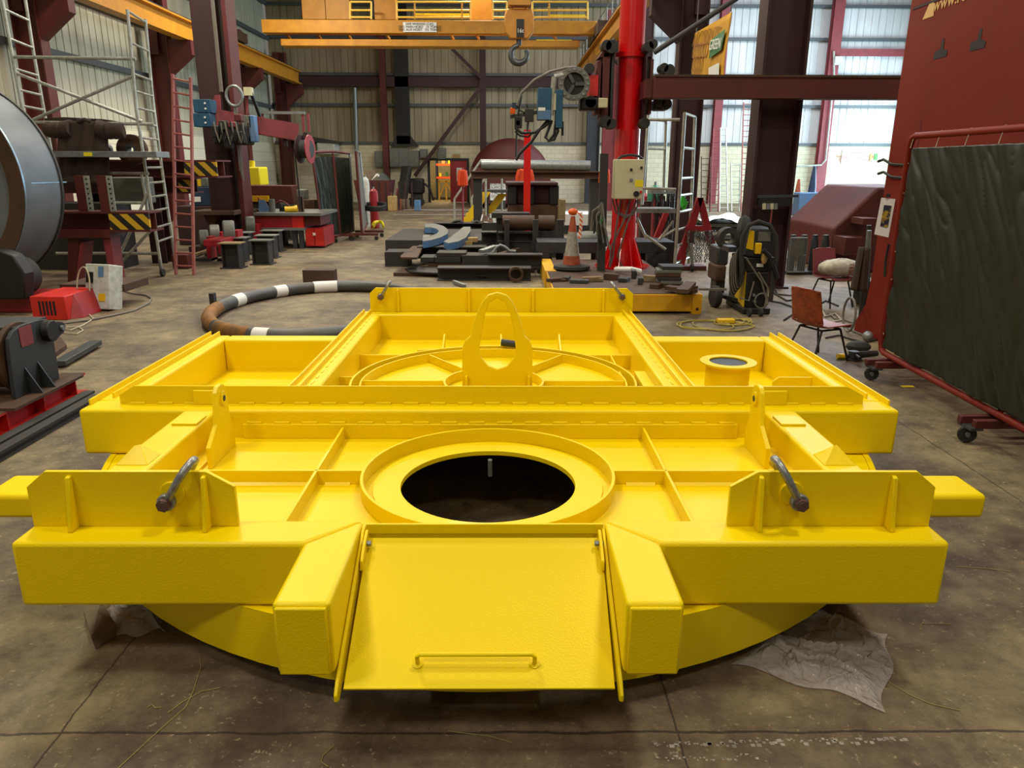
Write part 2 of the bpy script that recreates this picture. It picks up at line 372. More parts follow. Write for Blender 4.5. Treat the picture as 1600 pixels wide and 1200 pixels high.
# room beyond the doorway
m = MB(); m.box((dL-2.5, YB+6.5, 0), (dR+2.5, YB+6.7, 3.4)); m.box((dL-2.5, YB+.25, 3.4), (dR+2.5, YB+6.7, 3.5)); m.box((dL-2.6, YB+.25, 0), (dL-2.5, YB+6.7, 3.4)); m.box((dR+2.5, YB+.25, 0), (dR+2.6, YB+6.7, 3.4))
struct('wall_store', m, 'block_back')
area('store_room_lamp', (dL+1, YB+2.6, 3.2), (0, 0, 0), 1.5, 1.5, 260, (1, .78, .42))
m = MB(); m.box((dL-.12, YB-.06, 0), (dL, YB+.28, dT+.12)); m.box((dR, YB-.06, 0), (dR+.12, YB+.28, dT+.12)); m.box((dL, YB-.06, dT), (dR, YB+.28, dT+.12))
struct('trim_1', m, 'black')
xm = A(704, 300, YB).x
dr = struct('door_1', MB().box((xm, YB-.02, .02), (dR, YB+.04, dT)), 'red_paint')
MB().box((A(709, 0, YB).x, YB-.035, A(700, 283, YB).z), (A(719, 0, YB).x, YB-.022, A(700, 262, YB).z)).build('notice', 'paper', dr)
# racks in the store
def rack(x0, label):
    t = thing('storage_rack', label, 'storage rack', (x0, YB+3, 0))
    m = MB()
    for dx in (0, 1.25):
        for dy in (0, .7): m.box((x0+dx-.04, YB+3+dy-.04, 0), (x0+dx+.04, YB+3.04+dy, 3.0))
    m.build('upright', 'dark_blue', t)
    for z in (1.15, 1.85, 2.5):
        MB().box((x0, YB+2.95, z), (x0+1.25, YB+3.02, z+.12)).build('beam', 'orange_rack', t)
        MB().box((x0, YB+3.0, z+.08), (x0+1.25, YB+3.7, z+.11)).build('shelf', 'wood_pale', t)
    return t
rack(dL+.05, 'orange racking seen through the doorway, nearer the door frame'); 
rack(dL+1.4, 'orange racking seen through the doorway, beside the red door')
for i in range(9):
    x = dL+.2+.12*i+.04*(i % 3); z = (1.26, 1.96, 2.61)[i % 3]
    s = .12+.05*((i*7) % 3)
    tag(MB().box((x, YB+3.05, z), (x+s, YB+3.35, z+.2+.05*(i % 2))).build('stock_box', ['yellow_bright', 'wood_pale', 'grey_box', 'green_paint'][i % 4]), 'small box of stock on the orange racking beyond the doorway', 'box', 'boxes on the store racking')
tr = thing('timber_trestle', 'yellow timber trestle standing inside the lit store doorway', 'trestle', (dL+.7, YB+2.4, 0))
for q in range(3): MB().bar((dL+.25+.4*q, YB+2.2, .02), (dL+.25+.4*q, YB+2.2, 1.05), .08, .08).build('leg', 'rack_yellow', tr)
m = MB(); m.bar((dL+.2, YB+2.2, 1.03), (dL+1.15, YB+2.2, 1.03), .08, .1); m.bar((dL+.25, YB+2.2, .2), (dL+.65, YB+2.2, 1.0), .05, .07); m.bar((dL+.65, YB+2.2, 1.0), (dL+1.05, YB+2.2, .2), .05, .07); m.build('brace', 'rack_yellow', tr)

# floor line near the back wall
m = MB(); m.box((-4.5, 30.5, 0), (9, 30.62, .004)); struct('trim_2', m, 'cladding_bay')
m = MB(); m.box((-4.5, 33.6, 0), (9, 33.9, .004)); struct('trim_3', m, 'cladding_bay')
# worn white paint streak in the foreground
m = MB()
for i in range(110):
    a = G(1022+(i % 78)*5+rnd.uniform(-3, 3), 1163-(i % 78)*.12+rnd.uniform(-4, 4)+(22 if i > 77 else 0)); s_ = rnd.uniform(.003, .013)*(.6 if i > 77 else 1); m.box((a.x, a.y, 0), (a.x+s_*1.3, a.y-s_*1.2, .001))
struct('trim_4', m, 'cone_white')

# ---- main columns
def column(x, y, label, m='maroon', w=.36, h=.62, zt=7.2, hx=0, group=None):
    t = thing('steel_column', label, 'column', (x, y, 0))
    MB().ibeam((x, y, .03), (x, y, zt), w, h, (1, 0, 0), tf=.04, tw=.03).build('shaft', m, t)
    MB().box((x-h/2-.06, y-w/2-.06, 0), (x+h/2+.06, y+w/2+.06, .03)).build('base_plate', m, t)
    if hx:
        s = 1 if hx > 0 else -1; x0 = x+s*h/2; x1 = x0+hx
        MB().prism([(x0, y-w/2+.03, 5.75), (x0, y-w/2+.03, 4.7), (x1, y-w/2+.03, 5.3), (x1, y-w/2+.03, 5.75)], (0, w-.06, 0)).build('haunch', m, t)
        MB().box((x, y-w/2+.02, 5.3), (x-s*h/2, y+w/2-.02, zt)).build('upper_stanchion', m, t)
    return t
LC = -11.25
for i, (y, nm) in enumerate([(12.3, 'maroon steel column at the left wall behind the rolled steel ring'), (19.4, 'maroon column with haunch behind the hanging brown coverall'), (26.5, 'maroon column with haunch behind the red wooden ladder'),
                             (33.7, 'maroon column with haunch beyond the boom manipulator on the left wall'), (40.2, 'maroon column in the corner where left and back wall meet')]):
    column(LC, y, nm, hx=.75)
RC = 4.42
for i, (y, nm, mm) in enumerate([(12.25, 'tall dark maroon column just behind the welding machine cart', 'dark_maroon'), (19.4, 'dark maroon column between the red round pillar and the standing ladders', 'dark_maroon'),
                             (26.5, 'dark column of the middle row hidden partly by the red round pillar', 'dark_maroon'), (33.6, 'pinkish maroon column of the middle row left of the red pillar', 'pink_red'), (40.2, 'dark steel column standing at the back wall left of the red round pillar', 'charcoal')]):
    column(RC if i else 4.16, y, nm, mm, w=.42, h=.66, zt=9.5 if i < 3 else 8, hx=(-.7 if i in (1, 2) else 0))
# runway girders
m = MB().ibeam((LC+.85, -4, 6.05), (LC+.85, YB-.3, 6.05), .35, .62, tf=.05); o = m.build('crane_runway_girder', 'crane_yellow'); tag(o, 'long yellow crane runway girder along the left wall', 'girder')
m = MB().box((LC+.79, -4, 6.36), (LC+.91, YB-.3, 6.44)); m.build('rail', 'dark_steel', o)
m = MB().ibeam((RC-1.0, 17, 6.05), (RC-1.0, YB-.3, 6.05), .3, .6, tf=.05); o = m.build('crane_runway_girder', 'crane_yellow'); tag(o, 'brownish crane runway girder rising behind the red round pillar', 'girder')
m = MB()
for k in range(16): m.cyl((RC-.85, 18+1.4*k, 6.35), (RC-.85, 18+1.4*k, 7.3), .02, n=6)
for z in (6.8, 7.3): m.cyl((RC-.85, 18, z), (RC-.85, 39, z), .02, n=6)
m.build('guard_rail', 'galv', o)
# overhead crane bridge
YC = 30.0
t = thing('overhead_crane', 'yellow overhead travelling crane bridge high across the hall', 'crane', (-3.5, YC, 6.3))
xa = A(410, 60, YC).x; xb = A(932, 60, YC).x
z1, z2 = A(600, 52, YC).z, A(600, 31, YC).z; z3, z4 = A(600, 71, YC).z, A(600, 60, YC).z
z0p = A(600, 0, YC).z
MB().box((xa, YC, z1), (xb, YC+.5, z2)).build('main_girder', 'crane_yellow', t, bevel=.02)
MB().box((xa+.6, YC+.2, z3), (xb-.6, YC+.9, z4)).build('lower_girder', 'crane_yellow', t, bevel=.02)
for px in (445, 493, 540, 600, 700, 740, 860): MB().bar(A(px, 50, YC+.3), A(px+9, 61, YC+.7), .06, .08).build('outrigger', 'crane_yellow', t)
for (x0, x1) in ((472, 508), (509, 546), (585, 618), (735, 768), (797, 826)):
    MB().box((A(x0, 0, YC+1).x, YC+.9, A(600, 31, YC+1).z), (A(x1, 0, YC+1).x, YC+1.5, z0p+1.0)).build('crab_panel', 'crane_yellow', t)
m = MB()
for (x0, x1) in ((547, 580), (620, 648), (648, 722), (722, 735), (770, 792), (832, 858), (858, 918)):
    for (pa, pb) in (((x0, 3), (x1, 3)), ((x0, 27), (x1, 27)), ((x0, 3), (x0, 30)), ((x1, 3), (x1, 30)), ((x0, 16), (x1, 16))):
        m.cyl(A(*pa, YC+.2), A(*pb, YC+.2), .035, n=6)
m.build('hand_rail', 'rack_yellow', t)
MB().box((A(648, 0, YC+.6).x, YC+.5, A(600, 25, YC+.6).z), (A(735, 0, YC+.6).x, YC+.6, A(600, 21, YC+.6).z)).build('walkway', 'yellow_bright', t)
MB().box((A(858, 0, YC+.6).x, YC+.5, A(600, 27, YC+.6).z), (A(915, 0, YC+.6).x, YC+.6, A(600, 22, YC+.6).z)).build('walkway', 'yellow_bright', t)
MB().box((LC+.65, YC-1.2, 6.45), (LC+1.05, YC+2.2, 6.8)).build('end_carriage', 'rust_steel', t)
MB().box((RC-1.2, YC-1.2, 6.38), (RC-.8, YC+2.2, 6.8)).build('end_carriage', 'rust_steel', t)
a, b = A(630, 50, YC-.03), A(682, 35, YC-.03)
s = MB().box((a.x, YC-.04, a.z), (b.x, YC-.001, b.z)).build('capacity_sign', 'white_plain', t)
cx = (a.x+b.x)/2; hz = (b.z-a.z)
text('lettering', 'SAFE WORKING LOAD', .10, 'text_black', t, (cx, YC-.05, a.z+hz*.82), (1, 0, 0), (0, 0, 1))
text('lettering', 'SWL MAIN HOIST   15 TONNE\nSWL AUX HOIST   7½ TONNE', .115, 'text_black', t, (cx, YC-.05, a.z+hz*.38), (1, 0, 0), (0, 0, 1))
MB().box((A(842, 0, YC+1).x, YC+3, A(842, 73, YC+3).z), (A(895, 0, YC+3).x, YC+3.4, A(842, 62, YC+3).z)).build('service_box', 'yellow_bright', t)
# hook block
YH = 20.0
hp = A(811, 50, YH); t = thing('crane_hook_block', 'yellow 16 tonne hook block with black plate hanging from the crane', 'hook block', (hp.x, YH, A(811, 100, YH).z))
ht = A(811, 15, YH).z; hb = A(811, 62, YH).z; wx = A(834, 40, YH).x-hp.x
MB().prism([(hp.x-wx*.85, YH-.14, ht), (hp.x+wx*.85, YH-.14, ht), (hp.x+wx, YH-.14, ht-.15), (hp.x+wx*.95, YH-.14, hb+.15), (hp.x+wx*.6, YH-.14, hb), (hp.x-wx*.6, YH-.14, hb), (hp.x-wx*.95, YH-.14, hb+.15), (hp.x-wx, YH-.14, ht-.15)], (0, .28, 0)).build('housing', 'crane_yellow', t, bevel=.03)
a, b = A(807, 58, YH-.15), A(819, 30, YH-.15)
MB().box((a.x, YH-.165, a.z), (b.x, YH-.142, b.z)).build('capacity_plate', 'black', t)
text('lettering', '16t', .13, 'text_white', t, ((a.x+b.x)/2, YH-.17, a.z+.14), (1, 0, 0), (0, 0, 1))
m = MB(); hk = A(811, 85, YH); m.cyl((hp.x, YH, hb), (hp.x, YH, hk.z+.2), .07, .06, n=12)
R = .2; m.tube([(hp.x+R*cos(radians(a_)), YH, hk.z+R*sin(radians(a_))) for a_ in range(90, 400, 12)], [.05+.03*sin(pi*i/25) for i in range(26)], n=10); m.build('hook', 'steel_grey', t)
for dx in (-wx*.7, -wx*.45, wx*.45, wx*.7): MB().cyl((hp.x+dx, YH, ht), (hp.x+dx, YH, 9.3), .012, n=6).build('wire_rope', 'dark_steel', t)
MB().box((hp.x-wx*.75, YH-.3, ht+.05), (hp.x+wx*.75, YH+.1, 8.6)).build('cable_guard', 'crane_yellow', t)

# back wall furniture
def bpost(px0, px1, py0, py1, Y, m, name, label, cat, d=.25):
    a, b = pbox(px0, py0, px1, py1, Y, d); return tag(MB().box(a, b).build(name, m, bevel=.01), label, cat)
x = A(603, 200, YB).x
t = thing('wall_stanchion', 'maroon steel stanchion on the back wall beside the grey electrical cabinets', 'column', (x, YB-.5, 0)); MB().ibeam((x, YB-.3, .3), (x, YB-.3, 9), .3, .35, (0, 1, 0)).build('shaft', 'maroon', t)
x = A(755, 200, YB).x
t = thing('wall_stanchion', 'dark maroon stanchion on the back wall above the round tank', 'column', (x, YB-.5, 0)); MB().ibeam((x, YB-.3, 0), (x, YB-.3, 9), .3, .35, (0, 1, 0)).build('shaft', 'dark_maroon', t)
a, b = A(620, 225, YB-.4), A(636, 75, YB-.4)
t = thing('extraction_duct', 'wide black duct running up the back wall above the cabinets', 'duct', (a.x, YB-.4, a.z)); MB().box((a.x, YB-.35, a.z), (b.x, YB-.02, b.z+2)).build('shaft', 'black', t)
MB().prism([(a.x-.35, YB-.35, a.z-.1), (b.x+.4, YB-.35, a.z-.1), (b.x, YB-.35, a.z+.4), (a.x, YB-.35, a.z+.4)], (0, .33, 0)).build('hood', 'black', t)
tag(MB().bar(A(648, 275, YB-.55), A(752, 135, YB-.55), .12, .18).build('diagonal_brace', 'dark_maroon'), 'long diagonal steel brace rising right from the electrical cabinets', 'brace')
tag(MB().bar(A(705, 75, YB-.53), A(752, 122, YB-.53), .1, .15).build('diagonal_brace', 'dark_maroon'), 'upper diagonal steel brace falling right under the crane bridge', 'brace')
tag(MB().cyl(A(554, 137, YB-.19), A(557, 235, YB-.19), .1, n=12).build('conduit_pipe', 'galv'), 'vertical grey pipe on the back wall above the welding screens', 'pipe')
for i, (r, lb) in enumerate([((586, 236, 598, 261), 'narrow grey electrical cabinet left of the maroon stanchion'), ((609, 232, 623, 261), 'grey cabinet directly right of the maroon stanchion'), ((623, 232, 638, 261), 'middle grey cabinet under the black duct'),
                             ((638, 235, 654, 261), 'grey cabinet with white knob right of the duct hood'), ((656, 233, 667, 247), 'small grey switch box left of the diagonal brace'), ((684, 231, 696, 249), 'grey switch box above the store doorway')]):
    a, b = pbox(*r, YB-.35, .3); t = thing('electrical_cabinet', lb, 'electrical cabinet', (a[0], a[1], a[2])); MB().box(a, b).build('body', 'grey_box', t, bevel=.015)
    MB().box((a[0]+.04, a[1]-.02, a[2]+.05), (b[0]-.04, a[1], b[2]-.05)).build('door', 'grey_box', t); MB().cyl((b[0]-.12, a[1]-.05, a[2]+.3), (b[0]-.12, a[1]-.02, a[2]+.3), .04, n=10).build('knob', 'galv', t)
tag(MB().box(*pbox(707, 241, 719, 247, YB-.03, .02)).build('wall_sign', 'wood_pale'), 'small tan sign on the back wall above the doorway', 'sign')
# tank
Yt = 35.5; c = A(797, 292, Yt); rr = A(862, 292, Yt).x-c.x
t = thing('storage_tank', 'huge dark red dome ended tank near the back wall', 'tank', (c.x, Yt, 0))
prof = [(0.001, -.9)]+[(rr*sin(a_/10*pi/2), -.9*cos(a_/10*pi/2)) for a_ in range(1, 11)]+[(rr, 3.6), (0.001, 3.6)]
MB().lathe([(r_, h) for r_, h in prof], (c.x, Yt+.9, c.z+.25), (0, 1, 0), 48).build('shell', 'maroon', t)
for dx in (-1.2, 1.2): MB().box((c.x+dx-.3, Yt+1.1, 0), (c.x+dx+.3, Yt+3.8, .8)).build('saddle', 'dark_maroon', t)
MB().box(*pbox(736, 262, 860, 318, Yt-.2, .8)).build('lower_casing', 'maroon', t)
a, b = pbox(766, 287, 790, 313, Yt-1.2, .04); t = thing('notice_board', 'white hand lettered notice board leaning at the dark red tank', 'sign', (a[0], a[1], 0)); MB().box(a, b).build('panel', 'white_plain', t); MB().box((a[0], a[1]+.06, 0), (b[0], a[1]+.1, a[2]+.1)).build('stand', 'dark_steel', t)
text('lettering', 'NON-DEST.\nSUPPORT\nSUPPLIES\n1 METRE\nDO NOT\nMOVE', .15, 'text_black', t, ((a[0]+b[0])/2, a[1]-.01, (a[2]+b[2])/2), (1, 0, 0), (0, 0, 1))
# sign with lettering on far right back wall
a, b = pbox(1314, 234, 1358, 256, YB-.05, .04); t = thing('wall_sign', 'long white sign with red lettering on the bright block wall', 'sign', a); MB().box(a, b).build('panel', 'white_plain', t)
text('lettering', 'REMEMBER\nTHE NEXT INSPECTOR\nIS THE CUSTOMER', .2, 'text_red', t, ((a[0]+b[0])/2, a[1]-.01, (a[2]+b[2])/2), (1, 0, 0), (0, 0, 1))
tag(MB().box(*pbox(1359, 240, 1364, 250, YB-.05, .03)).build('safety_sign', 'rack_yellow'), 'small yellow safety sign right of the red lettered sign', 'sign')
tag(MB().box(*pbox(1366, 240, 1372, 250, YB-.05, .03)).build('safety_sign', 'lime'), 'small green safety sign right of the yellow safety sign', 'sign')
a = A(1312, 10, YB-.4); tag(MB().ibeam((a.x, YB-.3, 0), (a.x, YB-.3, 10), .5, .4, (0, 1, 0)).build('wall_stanchion', 'pink_red'), 'pinkish stanchion of the bright back wall left of the red lettered sign', 'column')
a = A(1120, 200, YB-.4); tag(MB().ibeam((a.x, YB-.3, 0), (a.x, YB-.3, 10), .4, .4, (0, 1, 0)).build('wall_stanchion', 'pink_red'), 'pinkish stanchion on the back wall behind the standing ladders', 'column')
tag(MB().tube([A(1303, 80, YB-.6), A(1303, 120, YB-.6), A(1290, 250, YB-.6), A(1283, 258, YB-.6), A(1245, 260, YB-.6)], .05).build('conduit_pipe', 'aluminium'), 'thin pale conduit dropping beside the pinkish stanchion', 'pipe')
tag(MB().box(*pbox(1304, 88, 1317, 101, YB-.7, .25)).build('junction_box', 'white_box'), 'white junction box on the pinkish stanchion of the back wall', 'box')
# ============================================================ THE YELLOW FRAME
XC = -.085; FY = 'frame_yellow'
F = thing('transport_frame', 'huge glossy yellow welded steel frame with round hatch openings on a drum base', 'steel frame', (XC, 4.45, .1))
def S(u): return XC+u
ZT = .59; ZB = .33; BV = .016
cen = (XC, 4.45, 0)
MB().lathe([(2.2, .1), (2.2, .329), (2.17, .329), (2.17, .1)], cen, n=96, closed=True).build('drum_skirt', FY, F)
MB().lathe([(1.55, .312), (2.168, .312), (2.168, .326), (1.55, .326)], cen, n=96, closed=True).build('drum_flange', FY, F)
for s in (-1, 1):
    # front beam and mitred arm
    MB().prism([(S(s*1.70), 2.435, ZB), (S(s*1.70), 2.62, ZB), (S(s*.462), 2.62, ZB), (S(s*.645), 2.435, ZB)], (0, 0, ZT-ZB)).build('front_beam', FY, F, bevel=BV, segs=3)
    MB().prism([(S(s*.462), 2.045, ZB), (S(s*.645), 2.045, ZB), (S(s*.645), 2.434, ZB), (S(s*.462), 2.619, ZB)], (0, 0, ZT-ZB)).build('front_arm', FY, F, bevel=BV, segs=3)
    MB().box((S(s*.472), 2.033, ZB+.008), (S(s*.635), 2.046, ZT-.01)).build('end_cap', FY, F, bevel=.006)
    # lug plate on the front beam
    x0, x1 = .922, 1.69; y = 2.565
    pl = MB().prism([(S(s*x0), y, ZT), (S(s*x1), y, ZT), (S(s*x1), y, .75), (S(s*(x1-.075)), y, .812), (S(s*(x0+.10)), y, .812), (S(s*x0), y, .752)], (0, .018, 0)).build('lug_plate', FY, F, bevel=.002)
    for xs in (1.03, 1.525):
        MB().prism([(S(s*xs)-.008, y, ZT), (S(s*xs)-.008, y-.055, ZT), (S(s*xs)-.008, y-.02, .795), (S(s*xs)-.008, y, .80)], (.018, 0, 0)).build('stiffener', FY, pl, bevel=.004)
    hx = S(s*1.15); MB().cyl((hx, y-.012, .73), (hx, y+.03, .73), .045, n=28).build('boss', FY, pl, bevel=.002)
    # side beams of the front bay
    MB().box((S(s*1.52), 2.62, ZB), (S(s*1.70), 3.954, ZT)).build('side_beam', FY, F, bevel=BV, segs=3)
    MB().box((S(s*1.44), 2.62, .425), (S(s*1.52), 3.95, .445)).build('deck_edge_bar', FY, F)
    MB().box((S(s*1.425), 2.62, .44), (S(s*1.437), 3.4, .475)).build('deck_edge_bar', FY, F)
    MB().box((S(s*1.53), 3.70, ZT), (S(s*1.66), 3.84, ZT+.012)).build('pad', FY, F, bevel=.003)
    MB().box((S(s*1.545), 4.052, ZT), (S(s*1.685), 4.072, .675)).build('backing_plate', FY, F, bevel=.005)
    cxw = S(s*1.61)
    MB().add([(cxw-.075, 3.16, ZT), (cxw+.075, 3.16, ZT), (cxw+.075, 3.30, ZT), (cxw-.075, 3.30, ZT), (cxw-.01, 3.23, ZT+.07), (cxw+.01, 3.25, ZT+.07)], [(0, 1, 5, 4), (1, 2, 5), (2, 3, 4, 5), (3, 0, 4), (3, 2, 1, 0)]).build('wedge_gusset', FY, F, bevel=.004)
    # lifting lug of the front bay
    m = MB(); xs = S(s*1.40)
    pts = [(3.50, .43), (3.84, .43), (3.84, .50), (3.80, .60), (3.785, .76), (3.765, .795), (3.725, .81), (3.68, .805), (3.655, .78), (3.62, .62), (3.50, .54)]
    lg = m.prism([(xs-.012, p[0], p[1]) for p in pts], (.024, 0, 0)).build('lifting_lug', FY, F, bevel=.003)
    MB().cyl((xs-.022, 3.72, .735), (xs+.022, 3.72, .735), .036, n=24).build('boss', FY, lg, bevel=.002)
    MB().cyl((xs-.024, 3.72, .735), (xs+.024, 3.72, .735), .016, n=16).build('eye_hole', 'charcoal', lg, label='dark round hole of the lug')
    # outriggers
    MB().box((S(s*1.69), 3.10, .355), (S(s*2.27), 3.34, .47)).build('outrigger', FY, F, bevel=.02, segs=3)
    # outer wings
    MB().box((S(s*2.11), 4.14, ZB), (S(s*2.285), 5.86, ZT)).build('wing_side_beam', FY, F, bevel=BV, segs=3)
    MB().box((S(s*1.235), 5.69, ZB), (S(s*2.11), 5.86, ZT)).build('wing_rear_beam', FY, F, bevel=BV, segs=3)
    for u, yy in ((2.268, 4.05), (2.20, 4.18)):
        MB().box((S(s*u)-.006, yy, ZT-.01), (S(s*u)+.006, 5.86, ZT+.032)).build('cover_rail', FY, F, bevel=.002)
    MB().box((S(s*1.24), 4.1, .335), (S(s*2.12), 5.72, .345)).build('wing_floor', FY, F)
    if s > 0: MB().prism([(S(s*2.12), 4.75, .345), (S(s*1.85), 4.75, .345), (S(s*1.85), 4.75, .53), (S(s*1.89), 4.75, .56), (S(s*2.12), 4.75, .56)], (0, .014, 0)).build('gusset', FY, F, bevel=.003)
    # inner rails
    MB().box((S(s*1.06), 4.14, ZB), (S(s*1.235), 6.73, ZT)).build('inner_rail_beam', FY, F, bevel=BV, segs=3)
    for u in (1.225, 1.165): MB().box((S(s*u)-.006, 4.10, ZT-.01), (S(s*u)+.006, 6.84, ZT+.03)).build('cover_rail', FY, F, bevel=.002)
    m = MB()
    for k in range(20): m.box((S(s*1.125)-.006, 4.2+k*.135, ZT-.002), (S(s*1.125)+.006, 4.26+k*.135, ZT+.005))
    o_ = m.build('weld_bead', FY, F); o_['kind'] = 'stuff'
# cross beam
MB().box((S(-2.285), 3.954, ZB), (S(2.285), 4.14, ZT)).build('cross_beam', FY, F, bevel=BV, segs=3)
MB().prism([(S(-2.11), 4.075, ZT), (S(2.13), 4.075, ZT), (S(2.13), 4.075, .64), (S(2.03), 4.075, .695), (S(-2.02), 4.075, .695), (S(-2.11), 4.075, .64)], (0, .012, 0)).build('kick_plate', FY, F, bevel=.002)
MB().box((S(-1.38), 3.935, .43), (S(1.38), 3.956, .515)).build('deck_angle', FY, F, bevel=.004)
for (y_, z_, h_) in ((4.062, ZT, .012), (3.945, .513, .014)):
    m = MB(); uu = -2.05 if z_ > .55 else -1.36
    while uu < (2.05 if z_ > .55 else 1.3):
        m.box((S(uu), y_-.006, z_-.003), (S(uu+.085), y_+.014, z_+h_)); uu += .155
    o_ = m.build('weld_bead', FY, F, bevel=.003); o_['kind'] = 'stuff'
# front deck with round opening
ch = (XC, 3.305)
def ringplate(cx, cy, r, x0, x1, y0, y1, z0, z1, n=64):
    m = MB(); vs = []; inn = [(cx+r*cos(2*pi*i/n), cy+r*sin(2*pi*i/n)) for i in range(n)]; out = []
    for (x, y) in inn:
        dx, dy = x-cx, y-cy; t = 1e9
        if dx > 1e-6: t = min(t, (x1-cx)/dx)
        if dx < -1e-6: t = min(t, (x0-cx)/dx)
        if dy > 1e-6: t = min(t, (y1-cy)/dy)
        if dy < -1e-6: t = min(t, (y0-cy)/dy)
        out.append((cx+dx*t, cy+dy*t))
    P = [V((x, y, z)) for z in (z0, z1) for ring in (inn, out) for (x, y) in ring]
    fs = []
    for i in range(n):
        j = (i+1) % n; fs += [(2*n+i, 2*n+j, 3*n+j, 3*n+i), (i, n+i, n+j, j), (i, j, 2*n+j, 2*n+i), (n+i, 3*n+i, 3*n+j, n+j)]
    m.add(P, fs)
    for (cxx, cyy) in ((x0, y0), (x1, y0), (x0, y1), (x1, y1)):
        q = sorted(out, key=lambda p: (p[0]-cxx)**2+(p[1]-cyy)**2)[:3]
        ex = [p for p in q if abs(p[0]-cxx) < 1e-4]; ey = [p for p in q if abs(p[1]-cyy) < 1e-4]
        if ex and ey:
            a_, b_ = ex[0], ey[0]; m.prism([(cxx, cyy, z0), (a_[0], a_[1], z0), (b_[0], b_[1], z0)], (0, 0, z1-z0))
    return m
ringplate(ch[0], ch[1], .415, S(-1.53), S(1.53), 2.60, 3.96, .418, .430).build('front_deck', FY, F)
m = MB().lathe([(.585, .43), (.585, .505), (.60, .505), (.60, .43)], (ch[0], ch[1], 0), n=72, closed=True); m.build('hatch_rim', FY, F, bevel=.002)
MB().lathe([(.415, .428), (.415, .442), (.545, .442), (.545, .428)], (ch[0], ch[1], 0), n=72, closed=True).build('hatch_plate', FY, F, bevel=.002)
MB().cyl((S(.0), 3.70, .40), (S(0), 3.72, .30), .012, n=10).build('dip_rod', 'galv', F, label='pale metal rod inside the dark opening')
for (x0, y0, x1, y1) in ((-.82, 2.66, -.82, 3.93), (.85, 2.66, .85, 3.93), (-1.43, 3.32, -.60, 3.32), (.60, 3.32, 1.43, 3.32)):
    if x0 == x1: MB().box((S(x0)-.007, y0, .43), (S(x0)+.007, y1, .50)).build('deck_rib', FY, F, bevel=.002)
    else: MB().box((S(x0), y0-.007, .43), (S(x1), y0+.007, .50)).build('deck_rib', FY, F, bevel=.002)
m = MB()
for (u0, u1) in ((-1.4, -.86), (-.78, -.66), (.66, .80), (.88, 1.4)): m.prism([(S(u0), 3.312, .43), (S(u0), 3.298, .43), (S(u0), 3.312, .442)], (u1-u0, 0, 0))
o_ = m.build('weld_bead', FY, F); o_['kind'] = 'stuff'
# inside of the drum below the opening
# flap between the arms
top, bot = V((0, 2.555, .548)), V((0, 2.035, .285))
nrm = V((0, -(top.z-bot.z), (top.y-bot.y))).normalized()
MB().prism([(S(-.437), top.y, top.z), (S(.447), top.y, top.z), (S(.437), bot.y, bot.z), (S(-.437), bot.y, bot.z)], nrm*-.010).build('flap_plate', FY, F, bevel=.002)
MB().box((S(-.445), 2.568, .555), (S(.455), 2.58, .597)).build('hinge_lip', FY, F, bevel=.003)
MB().box((S(-.462), 2.572, .43), (S(.462), 2.585, .56)).build('front_bulkhead', FY, F)
for s in (-1, 1):
    xs = S(s*.452)+(.002 if s > 0 else -.002)
    ck = MB().prism([(xs-.006, 2.60, .56), (xs-.006, 2.585, .585), (xs-.006, 2.55, .575), (xs-.006, 2.03, .315), (xs-.006, 2.0, .285), (xs-.006, 2.0, .262), (xs-.006, 2.02, .25), (xs-.006, 2.06, .262), (xs-.006, 2.60, .45)], (.012, 0, 0)).build('cheek_plate', FY, F, bevel=.003)
    xh = S(s*.437)
    MB().prism([(xh-.006, 2.55, .585), (xh-.006, 2.49, .565), (xh-.006, 2.42, .525), (xh-.006, 2.41, .49), (xh-.006, 2.45, .488), (xh-.006, 2.55, .53)], (.012, 0, 0)).build('hinge_tab', FY, ck, bevel=.003)
    MB().cyl((xh-s*.022, 2.505, .55), (xh+s*.01, 2.505, .55), .011, n=6).build('hinge_bolt', 'galv', ck, bevel=.002, label='bright steel hinge bolt')
def onflap(u, t, h): return V((S(u), bot.y+(top.y-bot.y)*t, bot.z+(top.z-bot.z)*t))+nrm*h
pts = [onflap(-.205, .145, 0), onflap(-.205, .155, .038), onflap(-.195, .16, .045), onflap(.17, .16, .045), onflap(.18, .155, .038), onflap(.18, .145, 0)]
h = MB().tube(pts, .0075, n=10).build('flap_handle', FY, F)
for u in (-.205, .18): MB().cyl(onflap(u, .145, -.002), onflap(u, .145, .004), .018, n=18).build('weld_collar', FY, h)
# rear bay: floor, ring, ribs, hub, eye
MB().box((S(-1.24), 6.73, ZB), (S(1.24), 6.90, ZT)).build('rear_beam', FY, F, bevel=BV, segs=3)
MB().box((S(-1.08), 4.12, .348), (S(1.08), 6.75, .360)).build('rear_floor', FY, F)
pl = MB().prism([(S(-1.175), 6.87, ZT), (S(1.26), 6.87, ZT), (S(1.26), 6.87, .76), (S(1.20), 6.87, .812), (S(-1.12), 6.87, .812), (S(-1.175), 6.87, .76)], (0, .02, 0)).build('rear_lug_plate', FY, F, bevel=.002)
for px in (622, 733, 833, 943):
    x = A(px, 465, 6.85).x; MB().box((x-.01, 6.84, ZT), (x+.01, 6.872, .80)).build('stiffener', FY, pl, bevel=.004)
for px in (595, 971):
    x = A(px, 463, 6.86).x; MB().cyl((x, 6.855, .735), (x, 6.90, .735), .05, n=24).build('boss', FY, pl, bevel=.002)
cr = (XC, 4.93, 0)
MB().lathe([(.955, .36), (.955, .50), (.97, .50), (.97, .36)], cr, n=96, closed=True).build('ring_wall', FY, F, bevel=.002)
MB().lathe([(.895, .36), (.895, .49), (.907, .49), (.907, .36)], cr, n=96, closed=True).build('ring_wall', FY, F, bevel=.002)
